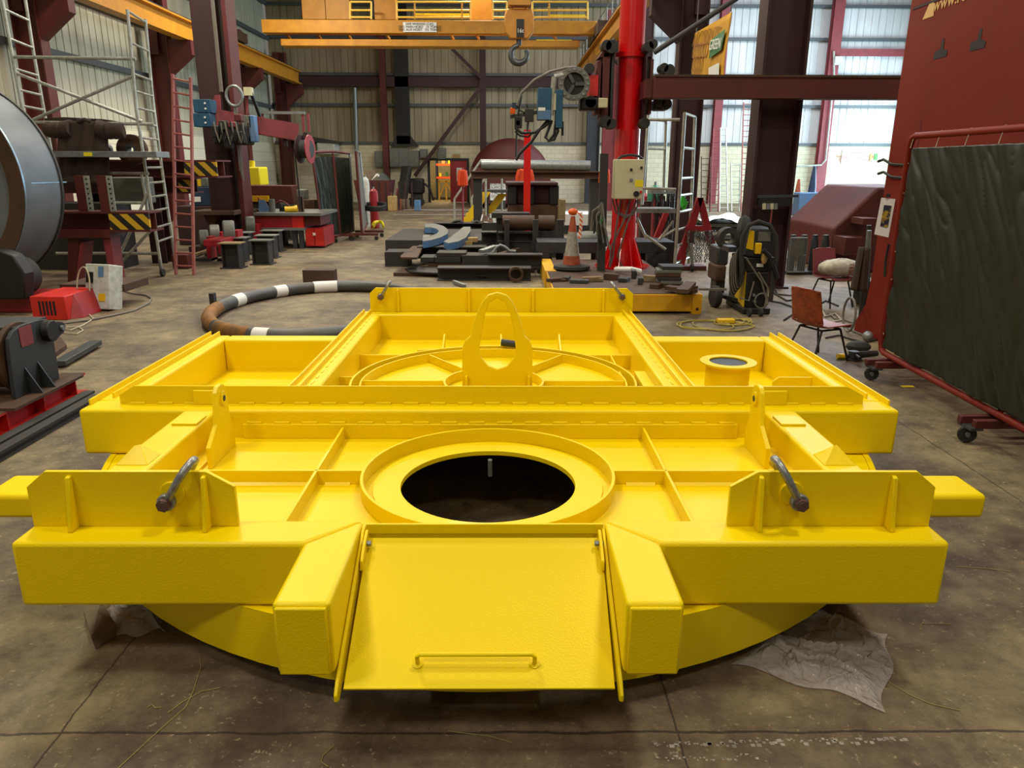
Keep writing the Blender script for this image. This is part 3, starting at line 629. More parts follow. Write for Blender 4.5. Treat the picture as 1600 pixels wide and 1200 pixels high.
MB().lathe([(.001, .42), (.90, .42), (.90, .405), (.001, .405)], cr, n=64).build('ring_deck', FY, F)
MB().lathe([(.33, .42), (.33, .485), (.345, .485), (.345, .42)], cr, n=48, closed=True).build('hub_ring', FY, F, bevel=.002)
for k, ang in enumerate((-58, -122, 0, 180, 55, 125)):
    a_ = radians(ang); d = V((cos(a_), sin(a_), 0)); c0 = V(cr)
    MB().bar(c0+d*.345+V((0, 0, .452)), c0+d*.895+V((0, 0, .452)), .012, .062).build('radial_rib', FY, F, bevel=.002)
MB().box((S(-1.06), 4.96, .36), (S(-.965), 4.972, .50)).build('gusset', FY, F, bevel=.002)
for px, py in ((695, 525), (783, 525), (873, 525)):
    p = A(px, py, 6.35); MB().prism([(p.x-.007, 6.33, .36), (p.x-.007, 6.0, .36), (p.x-.007, 6.0, .39), (p.x-.007, 6.33, .50)], (.014, 0, 0)).build('gusset', FY, F, bevel=.002)
for (px, py, w_) in ((700, 545, .0),): pass
MB().box((S(-1.06), 5.70, .36), (S(-.62), 5.712, .47)).build('floor_rib', FY, F, bevel=.002)
MB().box((S(.62), 5.70, .36), (S(1.06), 5.712, .47)).build('floor_rib', FY, F, bevel=.002)
MB().box((S(.90), 5.1, .36), (S(.912), 5.712, .47)).build('floor_rib', FY, F, bevel=.002)
MB().prism([(S(1.0), 4.55, .36), (S(1.06), 4.55, .36), (S(1.06), 4.55, .52), (S(.98), 4.55, .52)], (0, .5, 0)).build('gusset', FY, F, bevel=.003)
# valve tap and hose stub on the ring
MB().tube([(S(-.62), 5.85, .36), (S(-.62), 5.85, .47), (S(-.52), 5.84, .475), (S(-.42), 5.80, .47)], .012).build('drain_tap', FY, F)
p = A(795, 535, 5.85); MB().cyl((p.x-.06, 5.85, p.z), (p.x+.06, 5.83, p.z-.01), .028, n=16).build('hose_stub', 'charcoal', F, label='short dark rubber hose stub')
# lifting eye
Ye = 4.80
def E(px, py): q = A(px, py, Ye); return (q.x, Ye, q.z)
outer = [(722, 600), (722, 545), (726, 533), (735, 526)]+[(740, 505), (747, 485), (754, 471), (763, 461), (777, 457), (791, 461), (800, 471), (807, 485), (814, 505), (820, 526)]+[(828, 533), (832, 545), (832, 600)]
inner = [(749, 545), (752, 560), (763, 572), (777, 577), (792, 572), (803, 560), (806, 545), (802, 515), (797, 490), (790, 474), (777, 466), (764, 474), (758, 490), (753, 515)]
m = MB(); O_ = [E(*p) for p in outer]; I_ = [E(*p) for p in inner]
def plate_with_hole(O_, I_, th):
    import mathutils
    bm = bmesh.new(); vo = [bm.verts.new((p[0], p[1], p[2])) for p in O_]; vi = [bm.verts.new((p[0], p[1], p[2])) for p in I_]
    es = [bm.edges.new((vo[i], vo[(i+1) % len(vo)])) for i in range(len(vo))]+[bm.edges.new((vi[i], vi[(i+1) % len(vi)])) for i in range(len(vi))]
    bmesh.ops.triangle_fill(bm, use_beauty=True, edges=es)
    r = bmesh.ops.extrude_face_region(bm, geom=bm.faces[:]); bmesh.ops.translate(bm, verts=[v for v in r['geom'] if isinstance(v, bmesh.types.BMVert)], vec=th)
    bm.verts.index_update(); k = MB(); k.v = [v.co.copy() for v in bm.verts]; k.f = [tuple(v.index for v in f.verts) for f in bm.faces]; bm.free(); return k
O_[0] = (O_[0][0], Ye, .42); O_[-1] = (O_[-1][0], Ye, .42)
eye = plate_with_hole(O_, I_, V((0, .035, 0))).build('lifting_eye', FY, F, bevel=.006)
for px in (729, 826):
    x = A(px, 580, Ye).x; MB().box((x-.008, Ye-.045, .42), (x+.008, Ye, .56)).build('stiffener', FY, eye, bevel=.003)
# filler pipe in the right wing
pc = G(1138, 564, .60); 
pp = MB().lathe([(.150, .345), (.150, .592), (.128, .592), (.128, .345)], (pc.x, pc.y, 0), n=48, closed=True).build('filler_pipe', FY, F)
MB().lathe([(.128, .585), (.192, .585), (.192, .60), (.128, .60)], (pc.x, pc.y, 0), n=48, closed=True).build('flange', FY, pp, bevel=.002)
MB().cyl((pc.x, pc.y, .40), (pc.x, pc.y, .588), .127, n=48).build('pipe_cover', 'charcoal', pp, label='dark grey cover disc of the pipe')
# hardwood packers below the drum
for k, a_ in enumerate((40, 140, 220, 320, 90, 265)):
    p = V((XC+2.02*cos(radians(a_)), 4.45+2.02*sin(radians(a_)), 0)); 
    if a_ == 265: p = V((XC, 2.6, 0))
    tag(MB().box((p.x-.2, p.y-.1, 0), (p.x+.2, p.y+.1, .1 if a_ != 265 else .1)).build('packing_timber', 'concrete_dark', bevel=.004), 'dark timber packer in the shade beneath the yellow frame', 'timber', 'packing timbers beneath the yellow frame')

# ---- shackles
def shackle(px, py, Yp, lean, label, sc_=1.0):
    """pin passes the plate along Y; the bow stands over the plate edge"""
    c = A(px, py, Yp); t = thing('bow_shackle', label, 'shackle', tuple(c))
    a_ = radians(lean); d = V((sin(a_), 0, cos(a_))); yy = V((0, 1, 0)); s = sc_
    w_ = .040*s; L = .105*s; pts = [c-yy*w_]; rad = [.015*s]
    for k in range(1, 5): pts.append(c+d*(L*k/4)-yy*(w_+.018*s*sin(k/4*pi/2))); rad.append(.0135*s)
    for k in range(1, 10): th = pi*k/10; pts.append(c+d*(L+.055*s*sin(th))-yy*((w_+.018*s)*cos(th))); rad.append(.0135*s)
    for k in range(4, -1, -1): pts.append(c+d*(L*k/4)+yy*(w_+.018*s*sin(k/4*pi/2))); rad.append(.0135*s)
    MB().tube(pts, rad, n=14).build('bow', 'shackle_steel', t)
    for q in (-1, 1): MB().cyl(c+yy*q*(w_-.012*s), c+yy*q*(w_+.012*s), .031*s, n=24).build('ear', 'shackle_steel', t, bevel=.004*s)
    MB().cyl(c-yy*(w_+.035*s), c+yy*(w_+.03*s), .0155*s, n=20).build('pin', 'pin_dark', t, bevel=.002, label='dark stained shackle pin')
    MB().cyl(c-yy*(w_+.034*s), c-yy*(w_+.014*s), .024*s, n=6).build('nut', 'pin_dark', t, bevel=.002)
    return t
shackle(268, 777, 2.575, 33, 'bow shackle leaning right on the front left lug plate of the yellow frame', 1.08)
shackle(1242, 777, 2.575, -30, 'bow shackle leaning left on the front right lug plate of the yellow frame', 1.08)
shackle(596, 463, 6.88, 32, 'small looking shackle on the far left end of the rear plate of the yellow frame')
shackle(971, 463, 6.88, -38, 'small looking shackle on the far right end of the rear plate of the yellow frame')

# ---- plastic sheet, paper, scraps
def outline_patch(pts_px, hfun, nu=34, nv=22):
    """four sided patch between pixel corner curves on the floor, crumpled by hfun"""
    import mathutils
    c = [G(*p) for p in pts_px]
    def fn(u, v):
        a_ = c[0].lerp(c[1], u); b_ = c[3].lerp(c[2], u); p = a_.lerp(b_, v); return V((p.x+.02*sin(9*v+3*u), p.y+.02*sin(11*u+2*v), max(.004, hfun(u, v, p))))
    return fn
from mathutils import noise as NZ
def crump(u, v, p): 
    e = min(u, 1-u, v, 1-v)*6; e = min(1, max(0, e))
    n1 = NZ.noise(V((p.x*4, p.y*4, 0))); n2 = abs(NZ.noise(V((p.x*15+p.y*6, p.y*12, 3)))); n3 = max(0, 1-7*abs(NZ.noise(V((p.x*5+p.y*3, p.y*6, 9)))))**2+.6*max(0, 1-7*abs(NZ.noise(V((p.x*11-p.y*4, p.y*10, 5)))))**2
    return .008+e*max(0, .02+.04*n1+.02*n2+.022*n3)
g = MB().grid(outline_patch([(1140, 1040), (1378, 1110), (1392, 995), (1265, 945)], crump), 150, 110).build('plastic_sheet', 'clear_plastic')
tag(g, 'crumpled clear plastic sheet on the floor under the front right beam', 'plastic sheet')
g = MB().grid(outline_patch([(172, 1000), (262, 985), (262, 930), (168, 935)], crump), 34, 26).build('plastic_sheet', 'clear_plastic')
tag(g, 'crumpled clear plastic on the floor under the front left beam', 'plastic sheet')
c0 = G(158, 1000, 0); m = MB(); rr_ = random.Random(3)
vs = []
m.prism([G(140, 1018, 0), G(185, 1000, 0), G(168, 948, 0), G(127, 962, 0)], (0, 0, .001)); 
b0 = [G(150, 1016), G(182, 996), G(165, 958), G(133, 972)]
m = MB(); m.add([p+V((0, 0, .003)) for p in b0]+[p+V((rr_.uniform(-.02, .02), rr_.uniform(-.02, .02), .045+rr_.uniform(0, .03))) for p in b0]+[sum(b0, V((0, 0, 0)))/4+V((0, 0, .085))],
      [(0, 1, 5, 4), (1, 2, 6, 5), (2, 3, 7, 6), (3, 0, 4, 7), (4, 5, 8), (5, 6, 8), (6, 7, 8), (7, 4, 8), (3, 2, 1, 0)])
tag(m.build('cardboard_scrap', 'cardboard'), 'crumpled brown paper scrap at the left beside the clear plastic', 'scrap')
for pts, lb in (([(312, 1025), (314, 1042), (302, 1080), (290, 1105), (250, 1140), (185, 1200)], 'long curved strapping thread in front of the frame at left'), ([(262, 1114), (285, 1097), (315, 1080), (346, 1074)], 'short straw like thread crossing the long thread at left'),
                ([(230, 1105), (238, 1101), (242, 1106), (252, 1105)], 'tiny curled yellow thread left of the crossing threads'), ([(523, 1164), (505, 1180), (502, 1190), (513, 1198)], 'curved yellow thread at the bottom edge below the flap'),
                ([(700, 1142), (730, 1146), (765, 1150), (800, 1160)], 'thin thread lying along the floor crack below the flap'), ([(1437, 985), (1440, 974), (1485, 975)], 'bent yellow thread on the floor right of the plastic sheet'),
                ([(1380, 1060), (1420, 1085), (1455, 1100), (1500, 1110)], 'long thin thread running right of the plastic sheet corner'), ([(1495, 885), (1540, 888), (1580, 893)], 'straight thin thread on the floor right of the front beam end')):
    tag(MB().tube([G(x, y, .003) for x, y in pts], .0016, n=5).build('strap_thread', 'thread_yellow'), lb, 'thread')
a_ = G(1417, 604); tag(MB().box((a_.x-.05, a_.y-.02, 0), (a_.x+.06, a_.y+.02, .004)).build('tape_scrap', 'yellow_bright'), 'small yellow tape scrap on the floor by the green curtain screen', 'tape')
# ============================================================ LEFT SIDE
def wheel(m, c, axis, r, w_, hub=.4):
    """solid roller or tyre profile"""
    m.lathe([(.001, -w_/2), (r*hub, -w_/2), (r*hub, -w_/2+.02*r), (r*.9, -w_/2), (r, -w_/2+.1*r), (r, w_/2-.1*r), (r*.9, w_/2), (r*hub, w_/2-.02*r), (.001, w_/2)], c, axis, 28); return m
# rolled shell on its rotator
vc = V((-7.72, 10.35, 1.62)); VR = 1.38
t = thing('rolled_steel_shell', 'large grey rolled steel shell standing upright at the left edge', 'steel shell', (vc.x, vc.y, .2))
ax = (0.10, 1, 0)
MB().lathe([(VR-.02, 0), (VR, 0), (VR, .75), (VR-.02, .75)], vc, ax, 96, closed=True).build('shell', 'shell_steel', t)
MB().lathe([(VR-.26, .06), (VR+.004, -.01), (VR+.004, .012), (VR-.26, .08)], vc, ax, 96, closed=True).build('end_flange', 'rust_steel', t)
MB().lathe([(.001, .10), (VR-.25, .10), (VR-.25, .12), (.001, .12)], vc, ax, 64, closed=True).build('end_disc', 'shell_steel', t)
MB().lathe([(VR+.002, .0), (VR+.012, .0), (VR+.012, .03), (VR+.002, .03)], vc, ax, 96, closed=True).build('bright_weld', 'shell_edge', t)
MB().lathe([(VR-.002, .73), (VR+.02, .73), (VR+.02, .77), (VR-.002, .77)], vc, ax, 96, closed=True).build('rear_rim', 'dark_steel', t)
an = V(ax).normalized()
MB().bar(vc+V((VR*cos(.02)+.001, 0, VR*sin(.02)))+an*.02, vc+V((VR*cos(.02)+.001, 0, VR*sin(.02)))+an*.73, .02, .015).build('seam_weld', 'shell_edge', t)
for k in range(8):
    q = k*pi/4+.2; MB().bar(vc+V((VR*.05*cos(q), .08, VR*.05*sin(q))), vc+V(((VR-.28)*cos(q), .08, (VR-.28)*sin(q))), .05, .03).build('spider_brace', 'steel_grey', t)
t = thing('tank_rotator', 'red rotator base with black roller housing under the steel shell', 'welding rotator', (-6.4, 9.8, 0))
a = G(52, 500); b = G(98, 503)
MB().box((G(52, 500).x, a.y, 0), (b.x, a.y+.75, .30)).build('motor_cover', 'bright_red', t, bevel=.01)
m = MB()
for k in range(5): m.box((a.x+.10+k*.045, a.y-.004, .06), (a.x+.125+k*.045, a.y+.001, .24))
m.build('vent', 'black', t)
MB().prism([(b.x, a.y+.05, 0), (b.x+.12, a.y+.15, 0), (b.x+.08, a.y+.2, .12), (b.x, a.y+.2, .30)], (0, .5, 0)).build('foot_plate', 'red_paint', t, bevel=.004)
MB().box((-8.6, 9.85, 0), (a.x+.05, 10.5, .22)).build('base_beam', 'red_paint', t, bevel=.01)
MB().box((a.x-.1, 10.2, .22), (-5.2, 10.9, .32)).build('top_plate', 'rust_steel', t)
m = MB(); c = A(25, 440, 9.75); m.prism([(c.x-.55, 9.6, .22), (c.x+.16, 9.6, .22), (c.x+.22, 9.6, .55), (c.x+.12, 9.6, .78), (c.x-.1, 9.6, .86), (c.x-.6, 9.6, .55)], (0, .22, 0)); m.build('roller_housing', 'black', t, bevel=.02)
wheel(MB(), (c.x-.15, 10.02, .46), (0, 1, 0), .26, .3).build('roller', 'rubber', t)
# white control box with coiled cable
c = A(146, 452, 9.95); t = thing('control_box', 'dirty white control box with coiled cable leaning at the maroon trestle', 'control box', (c.x, 9.95, 0))
w_ = .2; z0_ = G(155, 487, 0)
def tilt(m, o, ang, rz=0): return m.xf(Matrix.Translation(o) @ Matrix.Rotation(rz, 4, 'Z') @ Matrix.Rotation(ang, 4, 'X') @ Matrix.Translation(-V(o)))
o = V((c.x, 9.95, .0)); tt = lambda m: tilt(m, o, radians(-12), radians(-14))
tt(MB().box((c.x-.19, 9.95, .03), (c.x+.19, 10.2, .63))).build('body', 'white_box', t, bevel=.012)
tt(MB().box((c.x-.17, 9.942, .38), (c.x-.06, 9.952, .52))).build('switch_panel', 'black', t)
tt(MB().box((c.x+.02, 9.944, .46), (c.x+.10, 9.951, .60))).build('sticker', 'blue_steel', t)
tt(MB().box((c.x+.03, 9.944, .14), (c.x+.13, 9.951, .24))).build('sticker', 'tool_yellow', t)
m = MB()
for k in range(6):
    q = [(c.x-.20+.012*k+.10*cos(a_), 9.93-.012*k, .33+.25*sin(a_)) for a_ in [2*pi*i/20 for i in range(20)]]
    m.tube(q, .009, n=6, closed=True)
tt(m).build('coiled_cable', 'cable_white', t)
tag(MB().tube([G(x, y, .012) for x, y in [(128, 470), (140, 492), (146, 498), (130, 508), (110, 516), (98, 512), (88, 513), (100, 520), (120, 522), (130, 516), (122, 510), (96, 512)]], .008, n=6).build('cable', 'cable_white'), 'thin pale cable looping on the floor in front of the control box', 'cable')
tag(MB().tube([G(x, y, .015) for x, y in [(186, 452), (205, 458), (228, 461), (237, 466), (232, 474), (210, 485), (180, 492), (140, 500), (100, 505)]], .012, n=6).build('cable', 'cable_grey'), 'dark cable curving over the floor right of the control box', 'cable')
# winch on the red skid
Xp = -3.70; zsk = .17
def P(px, py, dx=0): q = AX(px, py, Xp+dx); return (q.x, q.y, q.z)
t = thing('winch', 'charcoal winch drum with curved side plate bolted on a red skid', 'winch', (Xp-.4, 5.7, zsk))
b0_, b1_ = P(24, 620), P(93, 589)
sp = [(Xp, b0_[1], zsk+.02), P(20, 590), P(15, 550), P(14, 530), P(20, 518), P(30, 510), P(40, 506), P(60, 500), P(74, 499), P(82, 520), P(88, 555), (Xp, b1_[1], zsk+.02)]
pl = MB().prism(sp, (-.03, 0, 0)).build('side_plate', 'charcoal', t, bevel=.004)
for (t_, b2) in (((38, 574), (62, 608)), ((58, 565), (82, 599))):
    q1 = V(P(*t_)); q2 = G(b2[0], b2[1], zsk+.02); MB().prism([(Xp, q1.y, zsk+.02), (Xp+.11, q1.y, zsk+.02), (Xp, q1.y, q1.z)], (0, .012, 0)).build('gusset', 'charcoal', pl)
q = V(P(40, 525)); MB().box((Xp, q.y-.075, q.z-.075), (Xp+.005, q.y+.08, q.z+.075)).build('warning_label', 'pink_red', pl, label='faded red label on the plate')
q = V(P(72, 517)); hb_ = MB().cyl((Xp-.1, q.y, q.z), (Xp+.06, q.y, q.z), .085, n=28); hb_.prism([(Xp+.01, q.y, q.z-.08), (Xp+.01, q.y+.15, q.z-.045), (Xp+.01, q.y+.19, q.z), (Xp+.01, q.y+.15, q.z+.045), (Xp+.01, q.y, q.z+.08)], (.045, 0, 0)); hb_.build('bearing_housing', 'black', t, bevel=.006)
MB().cyl((Xp+.05, q.y+.12, q.z), (Xp+.075, q.y+.12, q.z), .022, n=14).build('shaft_end', 'galv', t)
ym = (b0_[1]+b1_[1])/2; zm = zsk+.29
MB().lathe([(.001, 0), (.27, 0), (.27, -.04), (.235, -.05), (.235, -.9), (.001, -.9)], (Xp-.05, ym-.05, zm), (1, 0, 0), 48).build('rope_drum', 'rust_steel', t)
MB().box((Xp-1.0, ym-.12, P(60, 500)[2]-.02), (Xp-.03, ym+.30, P(60, 500)[2]-.005)).build('top_guard', 'steel_grey', t)
MB().box((Xp-1.1, P(15, 625)[1]-.15, zsk), (Xp+.13, b1_[1]+.12, zsk+.02)).build('bed_plate', 'rust_steel', t)
t2 = thing('machine_skid', 'red steel skid beam carrying the charcoal winch', 'skid', (Xp, 5.7, 0))
X0 = Xp-.03
MB().ibeam((X0, 3.8, .085), (X0, 6.25, .085), .20, .165, tf=.014, tw=.014).build('skid_beam', 'bright_red', t2)
for yy in (4.3, 4.75, 5.2, 5.65, 6.1): MB().box((X0, yy, .016), (X0+.09, yy+.012, .153)).build('web_stiffener', 'bright_red', t2)
MB().box((X0-.10, 3.8, .1675), (X0+.10, 6.25, .1699)).build('dust_top', 'rust_steel', t2)
for i, (xx, y1_, lb) in enumerate(((-3.50, 6.05, 'dark steel rail on the floor directly beside the red skid'), (-3.385, 5.95, 'outer dark steel rail on the floor in front of the red skid'))):
    tag(MB().ibeam((xx, 3.4, .035), (xx, y1_, .035), .085, .07, tf=.02, tw=.04).build('steel_rail', 'dark_steel'), lb, 'rail')
tag(MB().bar(G(92, 568, .05), G(150, 535, .05), .12, .05).build('flat_bar', 'steel_grey', bevel=.004), 'grey steel bar lying on the floor behind the winch', 'steel bar')
tag(MB().prism([G(85, 560, 0), G(105, 545, 0), G(92, 528, 0), G(80, 530, 0)], (0, 0, .05)).build('steel_wedge', 'rust_steel', bevel=.004), 'rusty steel wedge plate between winch and grey bar', 'steel plate')
# maroon trestle with striped beam
t = thing('steel_trestle', 'maroon steel trestle with sloped legs behind the control box', 'trestle', (-6.9, 12.25, 0))
z = A(140, 365, 12.25).z
for pts in (((106, 445), (117, 445), (124, 372), (106, 372)), ((117, 445), (124, 445), (132, 378), (125, 378)), ((173, 445), (183, 445), (172, 368), (160, 368))):
    q = [A(x, y, 12.25) for x, y in pts]; q[0].z = q[1].z = 0; MB().prism([(p.x, 12.25, p.z) for p in q], (0, .3, 0)).build('leg', 'pink_red' if pts[0][0] > 106 else 'maroon', t)
a, b = pbox(84, 372, 172, 362, 12.2, .5); MB().box(a, b).build('top_beam', 'maroon', t)
ztr = b[2] if b[2] > a[2] else a[2]
def striped_beam(px0, px1, py0, py1, Y, d, xs, label):
    a, b = pbox(px0, py0, px1, py1, Y, d); t = thing('steel_beam', label, 'steel beam', (a[0], Y, a[2]))
    h = b[2]-a[2]; MB().ibeam((a[0], Y+d/2, a[2]+h/2), (b[0], Y+d/2, a[2]+h/2), d, h, tf=.03, tw=.03).build('beam', 'maroon', t)
    sx = A(xs, 300, Y).x; MB().box((sx, Y+.0, a[2]+.035), (b[0]-.0, Y+.05, b[2]-.035)).build('hazard_end', 'hazard', t, label='black and yellow hazard striped end'); return t, a, b
t1, a1, b1 = striped_beam(70, 231, 331, 362, 12.2, .5, 164, 'maroon beam with hazard striped end lying on the maroon trestle')
t3, a3, b3 = striped_beam(84, 337, 250, 277, 14.6, .8, 292, 'long dark maroon beam with striped end behind scaffold and ladder')
t4, a4, b4 = striped_beam(84, 297, 278, 302, 14.9, .6, 280, 'lower maroon beam with short striped end behind scaffold and ladder')
for x in (-9.3, -8.2, -6.9):
    tag(MB().ibeam((x, 15.2, 0), (x, 15.2, a4[2]), .3, .3, (0, 1, 0)).build('support_post', 'dark_maroon'), 'dark support post under the long striped beams', 'post', 'posts under the striped beams')
for i, (x0, x1) in enumerate(((112, 123), (148, 157))):
    a = A(x0, 275, 12.0); b = A(x1, 332, 12.0); m = MB(); m.box((a.x-.14, 12.30, b1[2]), (a.x+.02, 12.40, a.z)); 
    t = thing('perforated_post', ['left of two perforated maroon posts standing on the striped beam', 'right of two perforated maroon posts standing on the striped beam'][i], 'post', (a.x, 12.3, b1[2]))
    m.build('web', 'maroon', t); MB().box((a.x+.02, 12.28, b1[2]), (a.x+.11, 12.295, a.z)).build('perforated_strip', 'aluminium', t)
    m = MB()
    for k in range(8): m.cyl((a.x+.065, 12.272, b1[2]+.05+k*.075), (a.x+.065, 12.282, b1[2]+.05+k*.075), .014, n=8)
    m.build('hole', 'black', t)
tag(MB().box(*pbox(176, 277, 224, 318, 14.0, .4)).build('grey_cabinet', 'grey_box', bevel=.02), 'grey metal cabinet seen through the scaffold below the platform', 'cabinet')
tag(MB().box((-9.6, 14.05, 0), (-7.2, 14.8, A(200, 318, 14.05).z)).build('work_table', 'dark_steel'), 'dark work table under the scaffold carrying a grey cabinet', 'table')
# scaffold tower
Ys = 13.0
t = thing('scaffold_tower', 'tall aluminium scaffold tower with platform at the left', 'scaffold', (-7.5, Ys, 0))
def T_(name, pts, r=.03, m='aluminium', n=8, par=None):
    return MB().tube([V(p) for p in pts], r, n=n).build(name, m, par if par is not None else t)
def frame(pl, pr, Y0, Y1, rungs, par):
    """ladder frame from image measured edges: pl, pr lists of (px,py) along each stile"""
    L_ = [A(x, y, Y0) for x, y in pl]; R_ = [A(x, y, Y1) for x, y in pr]
    T_('upright', L_, .028, par=par); T_('upright', R_, .028, par=par)
    def at(P_, z):
        for i in range(len(P_)-1):
            a, b = P_[i], P_[i+1]
            if (a.z-z)*(b.z-z) <= 0: f = (z-a.z)/(b.z-a.z); return a.lerp(b, f)
        return P_[-1] if abs(P_[-1].z-z) < abs(P_[0].z-z) else P_[0]
    for yy in rungs:
        z = A(pl[0][0], yy, Y0).z; T_('rung', [at(L_, z), at(R_, z)], .02, par=par)
g1 = G(254, 431); 
frame([(199, 15), (213, 170), (233, 300), (253, 424)], [(227, 30), (240, 170), (258, 300), (274, 405)], 13.2, 14.2, [17, 66, 115, 142, 168, 192, 215, 240, 262, 286, 308, 330, 356, 378], t)
frame([(0, -20), (18, 80), (35, 170)], [(38, -10), (52, 80), (70, 180), (95, 320)], 13.2, 14.2, [14, 60, 107, 140, 165], t)
for p0, p1 in (((20, 89), (212, 92)), ((27, 115), (222, 190)), ((52, 187), (210, 118)), ((52, 191), (240, 194)), ((92, 270), (232, 271)), ((182, 418), (240, 355)), ((178, 418), (232, 300)), ((88, 396), (250, 396)), ((165, 317), (222, 317))):
    T_('brace', [A(*p0, 13.2), A(*p1, 13.2)], .026)
for x0, x1 in ((135, 146), (153, 166), (221, 234)): T_('upright', [A(x0, 272, 13.25), A(x1, 345, 13.25)], .026)
a, b = pbox(84, 246, 245, 236, 12.80, .5); pf = MB().box(a, b).build('platform', 'galv', t, bevel=.005)
a2_, b2_ = A(131, 244, 12.79), A(143, 238, 12.79); MB().box((a2_.x, 12.79, a2_.z), (b2_.x, 12.802, b2_.z)).build('sticker', 'yellow_bright', pf)
c = A(252, 424, 13.2); MB().cyl((c.x, 13.2, .1), (c.x, 13.2, .3), .03, n=10).build('castor_stem', 'galv', t); wheel(MB(), (c.x+.02, 13.2, .07), (1, 0, 0), .07, .05).build('castor', 'rubber', t)
# brown coverall hanging from the scaffold rail
Yv = 13.10
def cf(u, v):
    # body : u across, v down
    hw = .50+.10*v-.10*sin(pi*min(1, v*1.2)); x = (u-.5)*2*hw
    q = A(132, 190+98*v, Yv); w_ = 36+4*v; p = A(132+(u-.5)*2*w_, 190+98*v, Yv)
    return V((p.x, Yv-.03-.05*sin(u*pi)-.02*sin(u*23+v*3), p.z))
t = thing('coverall', 'brown work coverall hanging with spread sleeves from the scaffold rail', 'coverall', tuple(A(132, 190, Yv)))
MB().grid(cf, 26, 16).build('torso', 'coverall', t, thick=.05)
def sl(p0, p1, w0, w1, nm):
    a, b = A(*p0, Yv-.04), A(*p1, Yv-.04); n = 10; m = MB()
    pts = [a.lerp(b, k/n)+V((0, .01*sin(k*2.1), -.02*sin(pi*k/n)-.08)) for k in range(n+1)]
    m.tube(pts, [w0+(w1-w0)*k/n+.006*sin(k*3) for k in range(n+1)], n=12); m.build(nm, 'coverall', t)
sl((112, 193), (72, 194), .15, .12, 'sleeve'); sl((150, 193), (192, 196), .15, .12, 'sleeve')
MB().tube([A(122, 190, Yv-.08), A(132, 187, Yv-.1), A(142, 190, Yv-.08)], .035, n=8).build('collar', 'coverall', t)
MB().tube([A(130, 192, Yv-.1), A(131, 230, Yv-.11), A(131, 280, Yv-.1)], .012, n=6).build('zip', 'black', t)
tag(MB().prism([A(x, y, 13.7) for x, y in ((68, 185), (100, 183), (160, 186), (186, 191), (190, 193), (120, 193), (75, 197))], (0, .3, 0)).build('dark_cloth', 'coverall'), 'dark cloth heaped on the scaffold rail above the coverall', 'cloth')
for i, (x, y, r, lb) in enumerate(((208, 243, 25, 'dark round steel disc standing on the platform right of the coverall'), (165, 243, 13, 'grey round steel disc partly hidden by the coverall'))):
    c = A(x, y, 13.45); rr = A(x+r-2, y, 13.45).x-c.x; t = thing('steel_disc', lb, 'steel disc', (c.x, 13.45, A(x, 236, 13.45).z))
    zz = A(x, 236, 13.45).z
    c.z = zz+.02; MB().lathe([(rr*.3, -.05), (rr, -.05), (rr, .05), (rr*.3, .05)], c, (0, 1, 0), 40, closed=True, a0=0, a1=2*pi).build('disc', 'rust_steel' if i == 0 else 'steel_grey', t)
    MB().lathe([(rr*.22, -.08), (rr*.36, -.08), (rr*.36, .08), (rr*.22, .08)], c, (0, 1, 0), 24, closed=True).build('hub', 'steel_grey', t)
# ladder builder
def ladder(pb0, pb1, pt0, pt1, Yb, Yt, nr, m, label, rail=.03, group=None, z0=0):
    L0, R0 = G(*pb0), G(*pb1)
    if Yb: L0, R0 = A(*pb0, Yb), A(*pb1, Yb)
    L0.z = R0.z = z0
    L1, R1 = A(*pt0, Yt), A(*pt1, Yt)
    t = thing('ladder', label, 'ladder', tuple((L0+R0)/2), group=group)
    d = .02
    MB().bar(L0, L1, .035, .07, (0, 1, 0)).build('stile', m, t); MB().bar(R0, R1, .035, .07, (0, 1, 0)).build('stile', m, t)
    for k in range(nr):
        f = (k+.7)/nr; MB().cyl(L0.lerp(L1, f), R0.lerp(R1, f), .016, n=8).build('rung', m, t)
    return t
ladder((275, 429), (303, 430), (270, 116), (298, 122), 0, 13.95, 15, 'ladder_red', 'faded red wooden ladder leaning beside the scaffold tower')
# second low support, rollers
for i, (x, y, r, Yq, lb) in enumerate(((319, 373, 12, 15.6, 'smallest grey roller wheel left behind the steel stands'), (336, 366, 13, 16.4, 'middle grey roller wheel behind the steel stands'), (358, 363, 16, 15.6, 'largest grey roller wheel behind the steel stands'), (391, 353, 13, 17.6, 'grey roller wheel at the left end of the red bench'))):
    c = A(x, y, Yq); rr = abs(A(x+r, y, Yq).x-c.x); t = thing('roller_wheel', lb, 'roller', (c.x, Yq, 0))
    wheel(MB(), (c.x, Yq, c.z), (1, .35, 0), rr*1.15, rr*1.1).build('roller', 'grey_box', t, bevel=.01)
    MB().box((c.x+rr*.5, Yq-.15, 0), (c.x+rr*1.1, Yq+.15, c.z+.05)).build('bracket', 'red_paint', t)
    MB().box((c.x-rr*1.1, Yq-.2, 0), (c.x+rr*1.1, Yq+.2, .05)).build('foot', 'dark_steel', t)
tag(MB().box(*pbox(318, 375, 345, 382+3, 14.6, .8)).build('low_red_block', 'red_paint', bevel=.01), 'low red machine base beside the first steel stand', 'machine base')
tag(MB().bar(G(305, 398, .05), G(345, 384, .05), .08, .05).build('timber_lath', 'wood'), 'long lath lying on the floor left of the steel stands', 'timber')
tag(MB().box(*pbox(270, 398, 292, 420, 14.2, .3)).build('red_block', 'maroon', bevel=.01), 'small maroon block on the floor behind the red ladder', 'block')
a, b = pbox(296, 336, 366, 330, 17.0, .9); tt_ = thing('work_table', 'brown steel table on a V shaped pedestal behind the rollers', 'table', (a[0], 17, 0)); MB().box(a, b).build('top', 'rust_steel', tt_)
